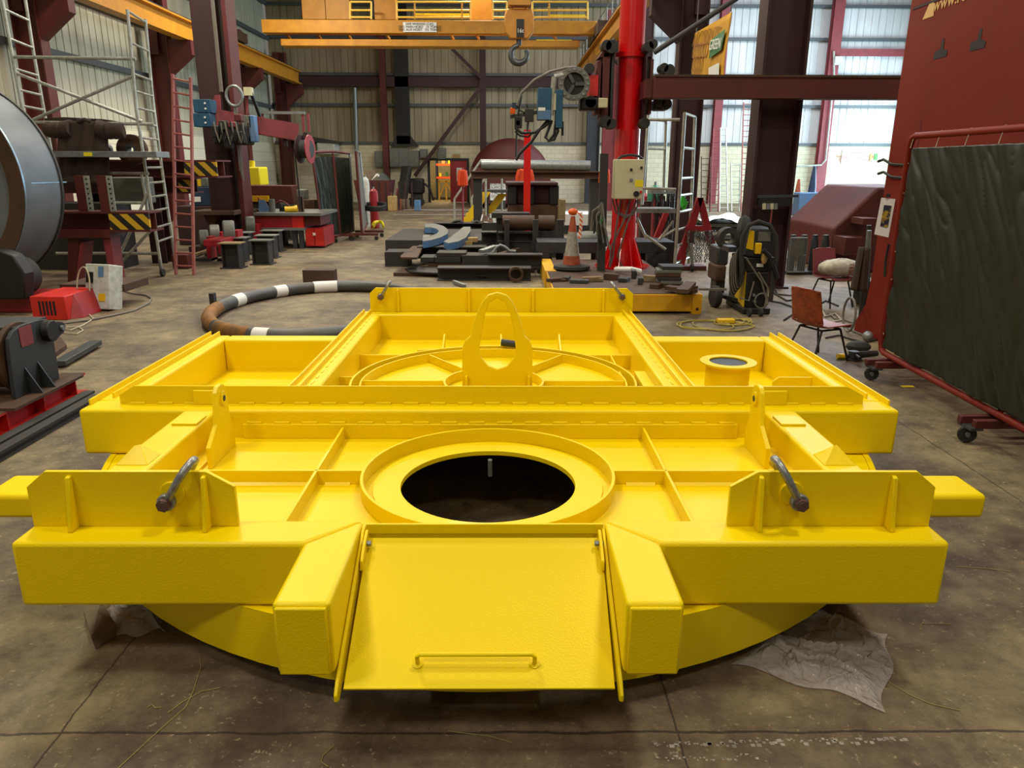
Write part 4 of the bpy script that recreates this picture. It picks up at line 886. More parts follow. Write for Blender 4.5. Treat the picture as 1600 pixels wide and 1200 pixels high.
q = [A(x, y, 17.2) for x, y in ((318, 336), (342, 336), (334, 352), (326, 352))]; MB().prism(q, (0, .4, 0)).build('pedestal', 'rust_steel', tt_)
q = A(330, 352, 17.2); MB().box((q.x-.08, 17.2, 0), (q.x+.08, 17.6, q.z)).build('post', 'rust_steel', tt_)
a, b = pbox(302, 292, 332, 322, 18.6, .5); t = thing('welding_power_source', 'dark blue welding power source box left of the boom column', 'welding machine', a); MB().box(a, b).build('case', 'dark_blue', t, bevel=.02)
MB().box((a[0]+.05, 18.58, a[2]+.1), (a[0]+.2, 18.6, a[2]+.22)).build('label', 'white_plain', t); MB().box((a[0]+.45, 18.585, a[2]+.06), (b[0]-.05, 18.6, b[2]-.08)).build('front_panel', 'blue_box', t)
tag(MB().box((a[0]-.4, 18.5, 0), (b[0]+.3, 19.3, a[2])).build('steel_plinth', 'dark_maroon', bevel=.02), 'dark plinth carrying the dark blue welding power source', 'plinth')
for i, (x0, x1, mm) in enumerate(((305, 310, 'black'), (311, 316, 'tool_yellow'), (317, 326, 'grey_box'))):
    zz = b[2]; q0, q1 = A(x0, 292, 18.8), A(x1, 276+2*i, 18.8); tag(MB().box((q0.x, 18.7, zz), (q1.x, 19.0, zz+.27-.03*i)).build('canister', mm, bevel=.02), ['black', 'yellow', 'grey'][i]+' canister on top of the dark blue power source', 'canister')
# steel stands
k = 0
for row, (xs, ys, n, dx, dy) in enumerate((((345, 378), 420, 4, 9.0, -11), ((392, 424), 414, 5, 9.0, -10))):
    for i in range(n):
        x0, x1 = xs[0]+dx*i, xs[1]+dx*i*.9; yb = ys+dy*i
        a, b = G(x0, yb), G(x1, yb); Yq = (a.y+b.y)/2; h = .46
        lb = ['steel stand, %s of the left row beside the rollers', 'steel stand, %s of the right row before the red bench'][row] % ['nearest', 'second', 'third', 'fourth', 'farthest'][i]
        t = thing('steel_stand', 'dark '+lb, 'steel stand', (a.x, Yq, 0), group='row of dark steel stands')
        wd = abs(b.x-a.x)
        MB().ibeam((a.x+wd/2, Yq+.15, .02), (a.x+wd/2, Yq+.15, h), .3, wd*.82, (1, 0, 0), tf=.02, tw=.02).build('post', 'dark_steel', t)
        MB().box((a.x-.01, Yq-.03, h), (a.x+wd+.01, Yq+.33, h+.02)).build('top_plate', 'wood' if row == 0 and i == 0 else 'grey_box', t)
        MB().box((a.x-.01, Yq-.03, 0), (a.x+wd+.01, Yq+.33, .02)).build('foot_plate', 'dark_steel', t)
# red bench
Yb = 17.8
t = thing('workbench', 'red steel workbench with cabinet and tools on top', 'workbench', (A(450, 380, Yb).x, Yb, 0))
def pb(name, px0, py0, px1, py1, Y, d, m, par=None, **k):
    return MB().box(*pbox(px0, py0, px1, py1, Y, d)).build(name, m, par if par is not None else t, **k)
pb('top', 397, 333, 502, 337, Yb-.1, 1.7, 'grey_box'); pb('apron', 400, 337, 472, 356, Yb, .1, 'red_paint'); pb('box_beam', 457, 337, 473, 356, Yb-.02, 1.4, 'bright_red')
pb('lower_rail', 400, 356, 476, 360, Yb-.05, 1.5, 'grey_box')
for x in (460, 470): 
    p = A(x, 360, Yb); MB().box((p.x-.06, Yb, 0), (p.x+.04, Yb+.12, p.z)).build('leg', 'charcoal', t)
p = A(403, 360, Yb); MB().box((p.x-.06, Yb, 0), (p.x+.04, Yb+.12, p.z)).build('leg', 'charcoal', t)
q = A(476, 356, Yb+.1); q2 = A(505, 356, Yb+.1)
cb = MB().box((q.x, Yb+.12, .04), (q2.x, Yb+1.2, q.z)).build('cabinet', 'red_paint', t)
MB().box((q.x+.01, Yb+.10, .06), ((q.x+q2.x)/2-.01, Yb+.12, q.z-.02)).build('door', 'bright_red', cb); MB().box(((q.x+q2.x)/2+.01, Yb+.10, .06), (q2.x-.01, Yb+.12, q.z-.02)).build('door', 'bright_red', cb)
MB().box(((q.x+q2.x)/2-.03, Yb+.08, .3), ((q.x+q2.x)/2+.03, Yb+.10, .36)).build('latch', 'white_plain', cb)
pb('shelf_box', 474, 337, 500, 352, Yb+.1, 1.0, 'maroon')
ztop = A(450, 333, Yb).z
for i, (x0, x1, h, mm, nm, lb) in enumerate(((416, 424, .3, 'grey_box', 'steel_tube', 'grey steel tube piece standing on the red bench at left'), (461, 468, .36, 'rust_steel', 'steel_angle', 'upright steel angle piece on the red bench near its cabinet'), (442, 461, .16, 'tool_yellow', 'power_tool', 'yellow power tool lying on the red bench'),
                                            (427, 436, .2, 'dark_steel', 'vice', 'dark bench vice behind the yellow power tool'), (398, 411, .28, 'blue_steel', 'blue_plate', 'blue plate leaning on the left end of the red bench'))):
    p0, p1 = A(x0, 333, Yb), A(x1, 333, Yb); m = MB()
    if nm == 'power_tool':
        t5 = thing(nm, lb, 'power tool', (p0.x, Yb, ztop)); m.cyl((p0.x, Yb+.2, ztop+.07), (p1.x, Yb+.25, ztop+.09), .07, .08, n=14).build('body', mm, t5); MB().bar((p0.x+.05, Yb+.2, ztop+.12), (p1.x-.05, Yb+.22, ztop+.15), .04, .05).build('grip', 'black', t5); continue
    if nm == 'steel_tube': m.cyl(((p0.x+p1.x)/2, Yb+.3, ztop), ((p0.x+p1.x)/2, Yb+.3, ztop+h), .07, n=14)
    elif nm == 'steel_angle': m.box((p0.x, Yb+.3, ztop), (p1.x, Yb+.32, ztop+h)).box((p1.x-.02, Yb+.3, ztop), (p1.x, Yb+.45, ztop+h))
    elif nm == 'vice': m.box((p0.x, Yb+.5, ztop), (p1.x, Yb+.7, ztop+.1)).box((p0.x+.02, Yb+.4, ztop+.1), (p0.x+.08, Yb+.75, ztop+h)).cyl((p0.x, Yb+.6, ztop+.14), (p1.x+.1, Yb+.6, ztop+.14), .025)
    else: m.prism([(p0.x, Yb+.3, ztop), (p1.x+.1, Yb+.3, ztop), (p1.x-.05, Yb+.35, ztop+h), (p0.x, Yb+.35, ztop+h)], (0, .02, 0))
    tag(m.build(nm, mm), lb, nm.replace('_', ' '))
tag(MB().tube([A(x, y, Yb+.5) for x, y in ((430, 318), (437, 313), (444, 315), (450, 320), (455, 326))], .015).build('air_hose', 'pink_red'), 'thin reddish hose arching above the red bench', 'hose')
tag(MB().box(*pbox(463, 312, 492, 330, 19.6, .6)).build('vice_block', 'rust_steel', bevel=.02), 'rusty machine block behind the red bench beside the green screen', 'machine')
tag(MB().box(*pbox(464, 296, 476, 312, 19.8, .4)).build('motor_unit', 'grey_box', bevel=.03), 'grey motor unit on top of the rusty machine block', 'motor')
# maroon beam and yellow machine behind bench
a, b = pbox(366, 290, 456, 318, 21.5, .6); tag(MB().box(a, (b[0], b[1], b[2])).build('box_beam', 'maroon', bevel=.02), 'big maroon box beam lying behind the red bench', 'steel beam')
for i, (x0, x1) in enumerate(((387, 402), (405, 418))):
    tag(MB().box(*pbox(x0, 306, x1, 315, 21.3, .15)).build('yellow_plate', 'yellow_paint'), ['left', 'right'][i]+' of two small yellow plates leaning on the maroon box beam', 'plate')
tag(MB().box((a[0], 21.4, 0), (b[0], 22.2, a[2])).build('beam_support', 'dark_steel'), 'dark steel support under the maroon box beam', 'support')
a, b = pbox(364, 261, 405, 290, 22.6, .8); t = thing('yellow_machine', 'bright yellow machine cabinet behind the maroon box beam', 'machine', (a[0], 22.6, a[2])); MB().box(a, b).build('case', 'yellow_bright', t, bevel=.04)
MB().box(*pbox(367, 266, 387, 284, 22.57, .04)).build('screen_panel', 'grey_box', t); MB().cyl(A(394, 262, 22.8), A(394, 251, 22.8), .08, n=12).build('beacon', 'yellow_bright', t); pb('meter', 371, 256, 380, 264, 22.6, .2, 'grey_box', t)
tag(MB().box((a[0], 22.5, 0), (b[0], 23.5, a[2])).build('machine_plinth', 'grey_box'), 'grey plinth below the bright yellow machine cabinet', 'plinth')
# scrap heap of hoses left of bench
for i in range(5):
    x = 366+7*i; tag(MB().tube([A(x, 330+i*2, 18.6+.1*i), A(x+8, 324+i, 18.7+.1*i), A(x+22, 328, 18.7+.1*i), A(x+30, 333, 18.8+.1*i)], .03).build('steel_offcut', 'rust_steel'), 'bent rusty bar in the tangle left of the red bench', 'steel bar', 'tangle of rusty bars by the bench')
tag(MB().box((A(366, 336, 18.5).x, 18.4, 0), (A(398, 336, 18.5).x, 19.3, A(380, 334, 18.5).z)).build('scrap_table', 'dark_steel'), 'dark table carrying the tangle of rusty bars', 'table')
# boom manipulator left
Yl = 17.4
t = thing('boom_manipulator', 'brown maroon column with sliding red boom and winches at the left', 'column and boom', (A(345, 330, Yl).x, Yl, 0))
p = A(338, 160, Yl); hw = (A(366, 160, Yl).x-A(314, 160, Yl).x)/2
MB().box((p.x-hw, Yl, 0), (p.x+hw*.35, Yl+.7, 8.5)).build('mast', 'rust_steel' if 0 else 'dark_maroon', t, bevel=.01)
MB().box((p.x+hw*.72, Yl+.1, 0), (p.x+hw, Yl+.7, 8.5)).build('mast_flange', 'maroon', t, bevel=.01)
for k in range(3): MB().cyl((p.x+hw*(.36+.06*k), Yl-.05, 3.4), (p.x+hw*(.36+.06*k), Yl-.05, 8.5), .02, n=6).build('cable', 'cable_grey', t)
MB().box((p.x-.8, Yl-.4, 0), (p.x+.8, Yl+1.1, .12)).build('base_plate', 'dark_maroon', t)
b0, b1_ = A(330, 184, Yl-.35), A(464, 207, Yl+3.3)
MB().bar(A(332, 184, Yl-.3), A(464, 207, 17.9), .3, .36).build('boom', 'pink_red', t)
m = MB(); m.box(*pbox(333, 196, 385, 226, Yl-.6, .5)); m.build('carriage', 'black', t, bevel=.05)
for x, y, r in ((348, 206, .16), (362, 210, .14), (375, 206, .15)): MB().cyl(A(x, y, Yl-.85), A(x, y, Yl-.55), r, n=16).build('gear_motor', 'dark_steel', t)
a_ = A(366, 150, Yl-.5); MB().tube([(a_.x+.17*cos(q), Yl-.5, a_.z+.2*sin(q)) for q in [2*pi*i/20 for i in range(20)]], .03, closed=True).build('chain_coil', 'galv', t)
for k in range(3): MB().cyl((a_.x-.03+.03*k, Yl-.5, a_.z-.2), (a_.x-.03+.03*k, Yl-.5, 1.75-.1*k), .012, n=6).build('chain', 'galv', t)
for i, (y0, y1) in enumerate(((155, 176), (177, 198))):
    bb = MB().box(*pbox(303, y0, 328, y1, Yl-.7, .35)).build('control_box', 'blue_box', t, bevel=.01)
    for q in (.3, .7): 
        a, b = pbox(303, y0, 328, y1, Yl-.7, .35); MB().cyl((a[0]+(b[0]-a[0])*.7, Yl-.72, a[2]+(b[2]-a[2])*q), (a[0]+(b[0]-a[0])*.7, Yl-.70, a[2]+(b[2]-a[2])*q), .02, n=8).build('button', 'white_plain', bb)
for (x0, y0, x1, y1, mm) in ((330, 196, 341, 215, 'black'), (343, 188, 352, 203, 'dark_steel'), (356, 190, 368, 199, 'pink_red'), (350, 214, 360, 232, 'black'), (371, 205, 380, 224, 'dark_steel'), (366, 178, 376, 190, 'maroon')):
    MB().box(*pbox(x0, y0, x1, y1, Yl-.95, .2)).build('clamp_block', mm, t, bevel=.02)
for k in range(6):
    x = 334+8.5*k; MB().tube([A(x, 190, Yl-1.0), A(x+3, 205, Yl-1.02), A(x+9, 222+2*(k % 3), Yl-1.0), A(x+13, 208, Yl-1.0), A(x+11, 192, Yl-.98)], .018, n=6).build('hose', 'black' if k % 2 else 'cable_grey', t)
MB().prism([A(x, y, Yl-.1) for x, y in ((328, 172), (336, 148), (343, 148), (345, 176))], (0, .05, 0)).build('bracket', 'pink_red', t)
MB().box(*pbox(391, 180, 397, 222, Yl-.5, .2)).build('feed_unit', 'blue_steel', t, bevel=.02)
MB().box(*pbox(379, 180, 391, 200, Yl-.5, .2)).build('feed_unit', 'grey_box', t, bevel=.01)
MB().cyl(A(386, 138, Yl-.2), A(386, 178, Yl-.2), .03, n=8).build('handle_post', 'pink_red', t); MB().box(*pbox(381, 136, 391, 149, Yl-.3, .2)).build('sensor_box', 'cream_box', t)
MB().tube([A(390, 140, Yl-.2), A(400, 165, Yl-.1), A(407, 185, Yl+.1), A(413, 192, Yl+.2)], .04).build('hose', 'black', t)
MB().box(*pbox(408, 174, 475, 178, 18.3, .12)).build('cable_tray', 'galv', t)
for x in (410, 473, 481): MB().bar(A(x, 178, 18.35), A(x+2, 206, 18.35), .05, .05).build('tray_leg', 'pink_red', t)
# hose reel at the boom tip
c = A(476, 233, 17.6)
t = thing('cable_reel', 'red cable reel hanging below the tip of the left boom', 'reel', (c.x, 17.6, c.z-.3))
rr = .31
for dx in (-.10, .12): MB().lathe([(.08, -.01), (rr, -.01), (rr, .01), (.08, .01)], (c.x+dx, 17.6, c.z), (1, -.12, 0), 28, closed=True).build('flange', 'red_paint' if dx > 0 else 'dark_maroon', t)
MB().cyl((c.x-.1, 17.63, c.z), (c.x+.12, 17.56, c.z), .2, n=20).build('drum', 'dark_steel', t)
MB().box((c.x-.05, 17.75, c.z), (c.x+.05, 17.85, A(470, 207, 17.8).z)).build('hanger', 'dark_maroon', t); MB().box((c.x-.5, 17.72, c.z+.05), (c.x-.42, 17.8, A(455, 210, 17.8).z)).build('hanger', 'dark_maroon', t)
MB().cyl((c.x-.28, 17.8, c.z), (c.x-.24, 17.8, .9), .02, n=6).build('cable', 'black', t)
# green welding screens
def curt(p00, p10, p11, p01, n=40, amp=.03, folds=9, seed=0, asp=1.0):
    def fn(u, v):
        a = V(p00).lerp(V(p10), u); b = V(p01).lerp(V(p11), u); p = a.lerp(b, v)
        nr = (V(p10)-V(p00)).cross(V(p01)-V(p00)).normalized()
        q = u*folds; ua = u*asp; sa = ua*.86-v*.5; sb = ua*.5+v*.86
        cr = max(0, 1-5*abs(NZ.noise(V((sa*9, sb*1.7, seed+2)))))**2+.8*max(0, 1-5*abs(NZ.noise(V((sa*15, sb*2.6, seed+9)))))**2; w1 = NZ.noise(V((sa*6, sb*1.3, seed))); w2 = NZ.noise(V((sa*20, sb*3, seed+4)))
        return p+nr*(amp*.55*sin(q*2*pi+3*w1)*(.3+.7*v)+amp*.6*w1+amp*.45*w2+amp*.45*cr)
    return MB().grid(fn, n, n)
t = thing('welding_screen', 'dark green curtain welding screen on a maroon frame right of the red bench', 'welding screen', tuple(G(520, 378)))
L0, L1 = G(499, 355+6), G(532, 374); 
tl, tr = A(487, 237, L0.y), A(548, 239, 19.0)
bl, br = A(505, 376, 18.4), A(556, 372, 21.5)
# frame runs away to the right : near edge at px 487-505, hinge at 520-532, far edge 546-556
N0b, N0t = A(506, 376, 19.2), A(487, 238, 19.2); N1b, N1t = A(532, 373, 19.7), A(520, 237, 19.7); N2b, N2t = A(553, 366, 21.2), A(546, 240, 21.2)
for q in (N0b, N1b, N2b): q.z = .14
for a, b in ((N0b, N0t), (N1b, N1t), (N2b, N2t), (N0t, N1t), (N1t, N2t), (N0b, N1b), (N1b, N2b)): MB().cyl(a, b, .03, n=8).build('frame_tube', 'maroon' if a is not N2b else 'galv', t)
dz = V((0, 0, -.12))
curt(N0t+dz, N1t+dz, N1b, N0b, 24, .02, 5).build('curtain', 'dark_green_sheet', t); curt(N1t+dz, N2t+dz, N2b, N1b, 24, .02, 5, 3).build('curtain', 'dark_green_sheet', t)
for q in (N0b, N1b):
    MB().box((q.x-.35, q.y-.03, .12), (q.x+.35, q.y+.03, .17)).build('foot', 'maroon', t)
    for s in (-.3, .3): wheel(MB(), (q.x+s, q.y, .055), (0, 1, 0), .055, .03).build('castor', 'rubber', t)
t = thing('welding_screen', 'narrow welding screen seen edge on beside the gas bottles', 'welding screen', tuple(G(570, 378)))
Qb, Qt = A(566, 372, 19.9), A(556, 236, 19.9); Rb, Rt = A(574, 357, 23.5), A(562, 239, 23.5); Qb.z = Rb.z = .16
for a, b in ((Qb, Qt), (Rb, Rt), (Qt, Rt), (Qb, Rb)): MB().cyl(a, b, .035, n=8).build('frame_tube', 'maroon' if b is not Rt else 'galv', t)
curt(Qt+dz, Rt+dz, Rb, Qb, 20, .03, 5, 6).build('curtain', 'grey_box', t)
for q, w_ in ((Qb, .42),):
    for yo in (0, .9):
        MB().box((q.x-.35, q.y+yo-.03, .12), (q.x+w_, q.y+yo+.03, .18)).build('foot', 'maroon', t)
        for s in (-.3, w_-.05): wheel(MB(), (q.x+s, q.y+yo, .055), (0, 1, 0), .055, .03).build('castor', 'rubber', t)
# things between screen and doorway
def bottle(px, pyb, Y, r, h, m, label, cat='gas bottle', neck='galv'):
    p = A(px, pyb, Y); t = thing('gas_bottle', label, cat, (p.x, Y, 0)); MB().lathe([(.001, 0), (r, 0), (r, h*.82), (r*.85, h*.9), (r*.35, h*.95), (.001, h*.955)], (p.x, Y, 0), n=20).build('body', m, t)
    MB().cyl((p.x, Y, h*.94), (p.x, Y, h), .03, n=8).build('valve', neck, t); return t
bottle(586, 352, 23.8, .14, 1.25, 'red_paint', 'red gas bottle with black hose wound round it beside the screen')
p = A(586, 320, 23.6)
tag(MB().tube([(p.x+.34*cos(q)+.02*sin(5*q), 23.55+.2*sin(q), p.z-.02*k+.06*sin(q)) for k in range(6) for q in [2*pi*i/14 for i in range(14)]], .035, n=6).build('hose_coil', 'black'), 'black hose wound round the red gas bottle', 'hose')
tag(MB().tube([(p.x+.12+.16*cos(q*1.1), 23.3+.1*sin(q*2), .06+.16*abs(sin(q))+.01*k) for k in range(4) for q in [2*pi*i/12 for i in range(12)]], .03, n=6).build('hose_coil', 'yellow_bright'), 'bright yellow hose heap on the floor at the red gas bottle', 'hose')
bottle(574, 350, 24.6, .13, 1.6, 'white_box', 'gas bottle with white top behind the red one')
a, b = pbox(555, 282, 605, 330, 33, 1.6); t = thing('scrap_skip', 'maroon scrap skip heaped with rubbish in front of the back wall', 'skip', (a[0], 33, 0)); MB().prism([(a[0]+.2, 33, 0), (b[0]-.1, 33, 0), (b[0]+.1, 33, b[2]), (a[0], 33, b[2])], (0, 1.7, 0)).build('body', 'maroon', t)
for k in range(9): MB().box((a[0]+.2+.28*k, 32.95, .1), (a[0]+.26+.28*k, 33, b[2]-.05)).build('rib', 'dark_maroon', t)
for i, (x, mm, s) in enumerate(((568, 'wood_pale', .3), (580, 'cardboard', .45), (590, 'paper', .25), (599, 'charcoal', .3))):
    p = A(x, 282, 33.6); tag(MB().prism([(p.x-s, 33.4, b[2]-.02), (p.x+s, 33.4, b[2]-.02), (p.x+s*.6, 33.5, b[2]+s*.5), (p.x-s*.1, 33.5, b[2]+s*1.1)], (0, .5, 0)).build('rubbish', mm), ['pale board offcut', 'brown cardboard piece', 'crumpled paper bundle', 'dark rag bundle'][i]+' lying in the maroon scrap skip', 'rubbish')
p = A(632, 290, 36); tag(MB().bar(A(626, 325, 36), A(636, 260, 36.6), .5, .3).build('rolled_mat', 'rubber', bevel=.1), 'black rolled mat leaning below the grey cabinets', 'rolled mat')
a, b = pbox(638, 279, 661, 303, 37, .8); t = thing('wheeled_bin', 'black wheeled compressor box right of the rolled mat', 'machine', (a[0], 37, 0)); MB().box(a, b).build('case', 'black', t, bevel=.08); MB().box((a[0]+.1, 37.1, .2), (b[0]-.1, 37.7, a[2])).build('chassis', 'dark_steel', t)
for s in (a[0]+.15, b[0]-.15): wheel(MB(), (s, 36.95, .2), (0, 1, 0), .2, .1).build('wheel', 'rubber', t)
MB().tube([(b[0], 37.2, b[2]-.2), (b[0]+.3, 37.2, .8), (b[0]+.45, 37.2, .25)], .05).build('hose', 'black', t)
for i, (x, y, w_, h_, mm, lb) in enumerate(((613, 330, 14, 22, 'wood_pale', 'pale crate of timber offcuts in front of the scrap skip'), (632, 327, 14, 14, 'cardboard', 'cardboard box before the rolled mat'), (623, 328, 5, 16, 'cone_orange', 'orange marker post between the crates'), (652, 330, 9, 16, 'blue_steel', 'pale blue tool trolley left of the doorway'), (602, 328, 5, 20, 'orange_fabric', 'orange fabric piece hanging at the scrap skip'))):
    p = G(x-w_/2, y); q = G(x+w_/2, y); hh = h_/1170*p.y*1.02
    tag(MB().box((p.x, p.y, 0), (q.x, p.y+.4, hh)).build(['timber_crate', 'cardboard_box', 'marker_post', 'tool_trolley', 'orange_cloth'][i], mm, bevel=.03), lb, ['crate', 'box', 'post', 'trolley', 'cloth'][i])
for i in range(7):
    x = 604+i*3; p = G(x, 329); q = A(x+rnd.uniform(-8, 8), 292+rnd.uniform(0, 10), p.y); tag(MB().cyl(p, q, .03, n=6).build('timber_pole', 'wood_pale' if i % 2 else 'pink_red'), 'thin pole in the bundle leaning beside the scrap skip', 'pole', 'bundle of thin poles by the scrap skip')
# steel ring on the floor
ca, cb_, cc = G(325, 490, .08), G(440, 449, .08), G(430, 523, .08)
cx_, cy_ = -2.42, 9.85
t = thing('bent_pipe_ring', 'large bent steel pipe ring with rusty and white marks on the floor', 'pipe ring', (cx_, cy_, 0))
def rp(a_): return V((cx_+1.37*cos(a_), cy_+1.78*sin(a_), .085))
MB().tube([rp(2*pi*i/120) for i in range(120)], .085, n=24, closed=True).build('pipe', 'ring_pipe', t)
for a0 in (2.28, 1.85, 1.72, 4.45, 2.8): MB().tube([rp(a0+k*.026) for k in range(6)], .0885, n=24).build('chalk_patch', 'paper', t, label='white painted patch')
for a0, a1 in ((3.2, 3.95), (4.0, 4.4)): MB().tube([rp(a0+(a1-a0)*k/10) for k in range(11)], .087, n=24).build('rust_patch', 'rust_orange', t, label='orange rusty stretch')
a, b = pbox(480, 428, 527, 441, 12.0, .22); tag(MB().box((a[0], 11.75, .0), (b[0], 12.0, b[2]-a[2]+.18)).build('steel_block', 'rust_steel', bevel=.008), 'dark steel block standing just behind the pipe ring', 'steel block')
p = G(337, 487, 0); tag(MB().box((p.x-.03, p.y-.1, .0), (p.x+.03, p.y+.0, .26)).build('steel_peg', 'dark_steel'), 'small dark steel peg at the left end of the pipe ring', 'peg')

# switch drop and white ventilation unit on the walls at the left back
YW = YB-.1
t = thing('switch_drop', 'thin grey conduit with switch box on the pale block wall left of the green screen', 'conduit', tuple(A(430, 285, YW-.05)))
MB().tube([A(404, 222, YW-.05), A(425, 222, YW-.05), A(427, 226, YW-.05), A(430, 273, YW-.05)], .045).build('conduit', 'galv', t)
MB().box(*pbox(427, 272, 433, 286, YW-.15, .15)).build('switch_box', 'grey_box', t)
a, b = pbox(496, 222, 522, 241, YW-1.2, 1.2); t = thing('ventilation_unit', 'pale ventilation unit high on the back wall left of the green screen top', 'ventilation unit', tuple(a)); MB().box(a, b).build('case', 'white_box', t, bevel=.04)
MB().prism([A(x, y, YW-1.3) for x, y in ((446, 210), (478, 212), (528, 221), (526, 224), (446, 218))], (0, 1.25, 0)).build('canopy', 'dark_steel', t)
# ============================================================ MIDDLE AND RIGHT
# stair unit with hand rails
Yst = 25.0
t = thing('mobile_steps', 'mobile steps with yellow stringers and pale hand rails in front of the round tank', 'steps', (A(750, 350, Yst).x, Yst, 0))
for dx, dy in ((0, 0), (25, .0)):
    pts = [A(710+dx, 347, Yst+dy*3), A(710+dx, 311, Yst), A(752+dx, 250, Yst+1.6*0+.0), A(759+dx, 250, Yst), A(759+dx, 350, Yst)]
    pts[0].z = 0; pts[4].z = 0
    if dx: pts = [p+V((0, .9, 0)) for p in pts]
    MB().tube(pts, .035, n=8).build('hand_rail', 'aluminium', t)
for (p0, p1, yy) in (((725, 346), (758, 300), Yst+.05), ((751, 346), (784, 303), Yst+.75)):
    a, b = A(*p0, yy), A(*p1, yy); a.z = 0; MB().prism([a+V((-.15, 0, 0)), a+V((.15, 0, 0)), b+V((.18, 0, 0)), b+V((-.12, 0, 0))], (0, .05, 0)).build('stringer', 'tool_yellow', t)
for k in range(6):
    a, b = A(728, 343, Yst+.1), A(758, 304, Yst+.1); p = a.lerp(b, k/5.5); MB().box((p.x-.12, Yst+.1, p.z), (p.x+.15, Yst+.75, p.z+.03)).build('tread', 'tool_yellow', t)
a, b = pbox(757, 297, 800, 301, Yst+.1, .8); MB().box(a, b).build('landing', 'steel_grey', t)
for x in (a[0]+.1, b[0]-.1): MB().box((x-.03, Yst+.3, 0), (x+.03, Yst+.36, a[2])).build('leg', 'steel_grey', t)
# long pale pipe and rusty beam in front of tank
Yp = 21.5
sup = []
tag(MB().cyl(A(752, 257, Yp), A(922, 259, Yp), .14, n=20).build('steel_pipe', 'galv'), 'long pale steel pipe lying across in front of the round tank', 'steel pipe')
a, b = pbox(736, 268, 955, 279, Yp-.1, .5); tag(MB().ibeam((a[0], Yp+.15, (a[2]+b[2])/2), (b[0], Yp+.15, (a[2]+b[2])/2), .5, b[2]-a[2], tf=.03, tw=.3).build('steel_beam', 'rust_steel'), 'long rusty steel beam below the pale pipe in front of the round tank', 'steel beam')
zb_ = a[2]; zt_ = b[2]
tag(MB().box((A(757, 0+265, Yp).x, Yp-.05, zt_), (A(915, 265, Yp).x, Yp+.3, A(752, 257, Yp).z-.14)).build('packing_plate', 'rust_steel'), 'narrow rusty plate packed between pale pipe and rusty beam', 'plate')
for x in (746, 930): 
    p = A(x, 280, Yp); tag(MB().box((p.x-.12, Yp, 0), (p.x+.12, Yp+.4, zb_)).build('support_post', 'dark_steel'), ['left', 'right'][x > 800]+' dark support post under the long rusty beam', 'post')
# hi-vis jackets
def jacket(px0, px1, py0, py1, Y, label):
    a, b = A(px0, py0, Y), A(px1, py1, Y); w_ = b.x-a.x; h = a.z-b.z; cx = (a.x+b.x)/2
    t = thing('hivis_jacket', label, 'jacket', (cx, Y, b.z))
    def fn(u, v): s = .5*w_*(.72+.28*v); return V((cx+(u-.5)*2*s*.8, Y-.05-.05*sin(u*pi)-.015*sin(u*19), a.z-h*v))
    MB().grid(fn, 14, 8).build('torso', 'hivis', t, thick=.04)
    for s in (-1, 1): MB().tube([(cx+s*w_*.3, Y-.04, a.z-.03), (cx+s*w_*.42, Y-.06, a.z-h*.4), (cx+s*w_*.48, Y-.05, a.z-h*.95)], [.07, .065, .055], n=10).build('sleeve', 'hivis', t)
jacket(807, 833, 264, 291, Yp-.12, 'orange jacket hanging on the rusty beam near the thin red post')
jacket(938, 950, 264, 287, Yp-.12, 'narrow orange jacket hanging on the rusty beam beside the red pillar')
jacket(717, 729, 265, 291, 24.0, 'orange jacket hanging by the doorway left of the steps rail')
tag(MB().cyl((A(723, 330, 24.02).x, 24.02, 0), (A(723, 262, 24.02).x, 24.02, A(723, 262, 24.02).z), .03, n=8).build('stand_pole', 'pink_red'), 'thin pole carrying the orange jacket left of the steps', 'pole')
# dark flanged assembly with thin red post
Yf = 16.5
a, b = pbox(797, 290, 868, 320, Yf, 1.1); t = thing('painted_assembly', 'dark glossy maroon machine assembly on a grey steel stand', 'machine', (a[0], Yf, 0))
MB().box((a[0]+.1, Yf+.1, a[2]), (b[0]-.1, Yf+1.0, b[2])).build('casing', 'dark_maroon', t, bevel=.04)
q = A(835, 284, Yf); MB().box((a[0]-.1, Yf-.1, b[2]), (b[0]+.05, Yf+1.2, b[2]+.07)).build('top_flange', 'dark_maroon', t, bevel=.02)
for x in (800, 828, 866): 
    p = A(x, 300, Yf); MB().box((p.x-.10, Yf-.02, a[2]), (p.x+.10, Yf+.1, b[2])).build('rib', 'black', t, bevel=.02)
MB().prism([A(x, y, Yf) for x, y in ((795, 320), (870, 320), (878, 345), (790, 345))], (0, 1.1, 0)).build('skirt', 'rust_steel', t)
p = A(790, 345, Yf); MB().box((p.x, Yf, 0), (A(878, 345, Yf).x, Yf+1.1, p.z)).build('stand', 'dark_steel', t)
p = A(823, 336, Yf-.5); tag(MB().box((p.x-.07, Yf-.57, 0), (p.x+.07, Yf-.43, A(823, 203, Yf-.5).z)).build('red_post', 'red_pillar'), 'thin bright red square post standing before the dark assembly', 'post')
tag(MB().box(*pbox(872, 312, 884, 348, Yf-.2, .3)).build('timber_baulk', 'wood', bevel=.01), 'brown timber baulk standing beside the dark assembly', 'timber')
tag(MB().box((A(868, 0, Yf).x, Yf-.3, 0), (A(888, 0, Yf).x, Yf+.2, A(880, 348, Yf-.2).z)).build('timber_block', 'dark_steel'), 'dark block under the brown timber baulk', 'block')
p = A(768, 344, Yf-1.3); q = A(828, 333, Yf-1.3); tag(MB().box((p.x, Yf-1.3, q.z-.1), (q.x, Yf-.8, q.z)).box((p.x+.1, Yf-1.2, 0), (q.x-.1, Yf-1.1, q.z-.1)).build('dark_channel', 'dark_steel'), 'dark steel channel lying under the thin red post', 'steel channel')
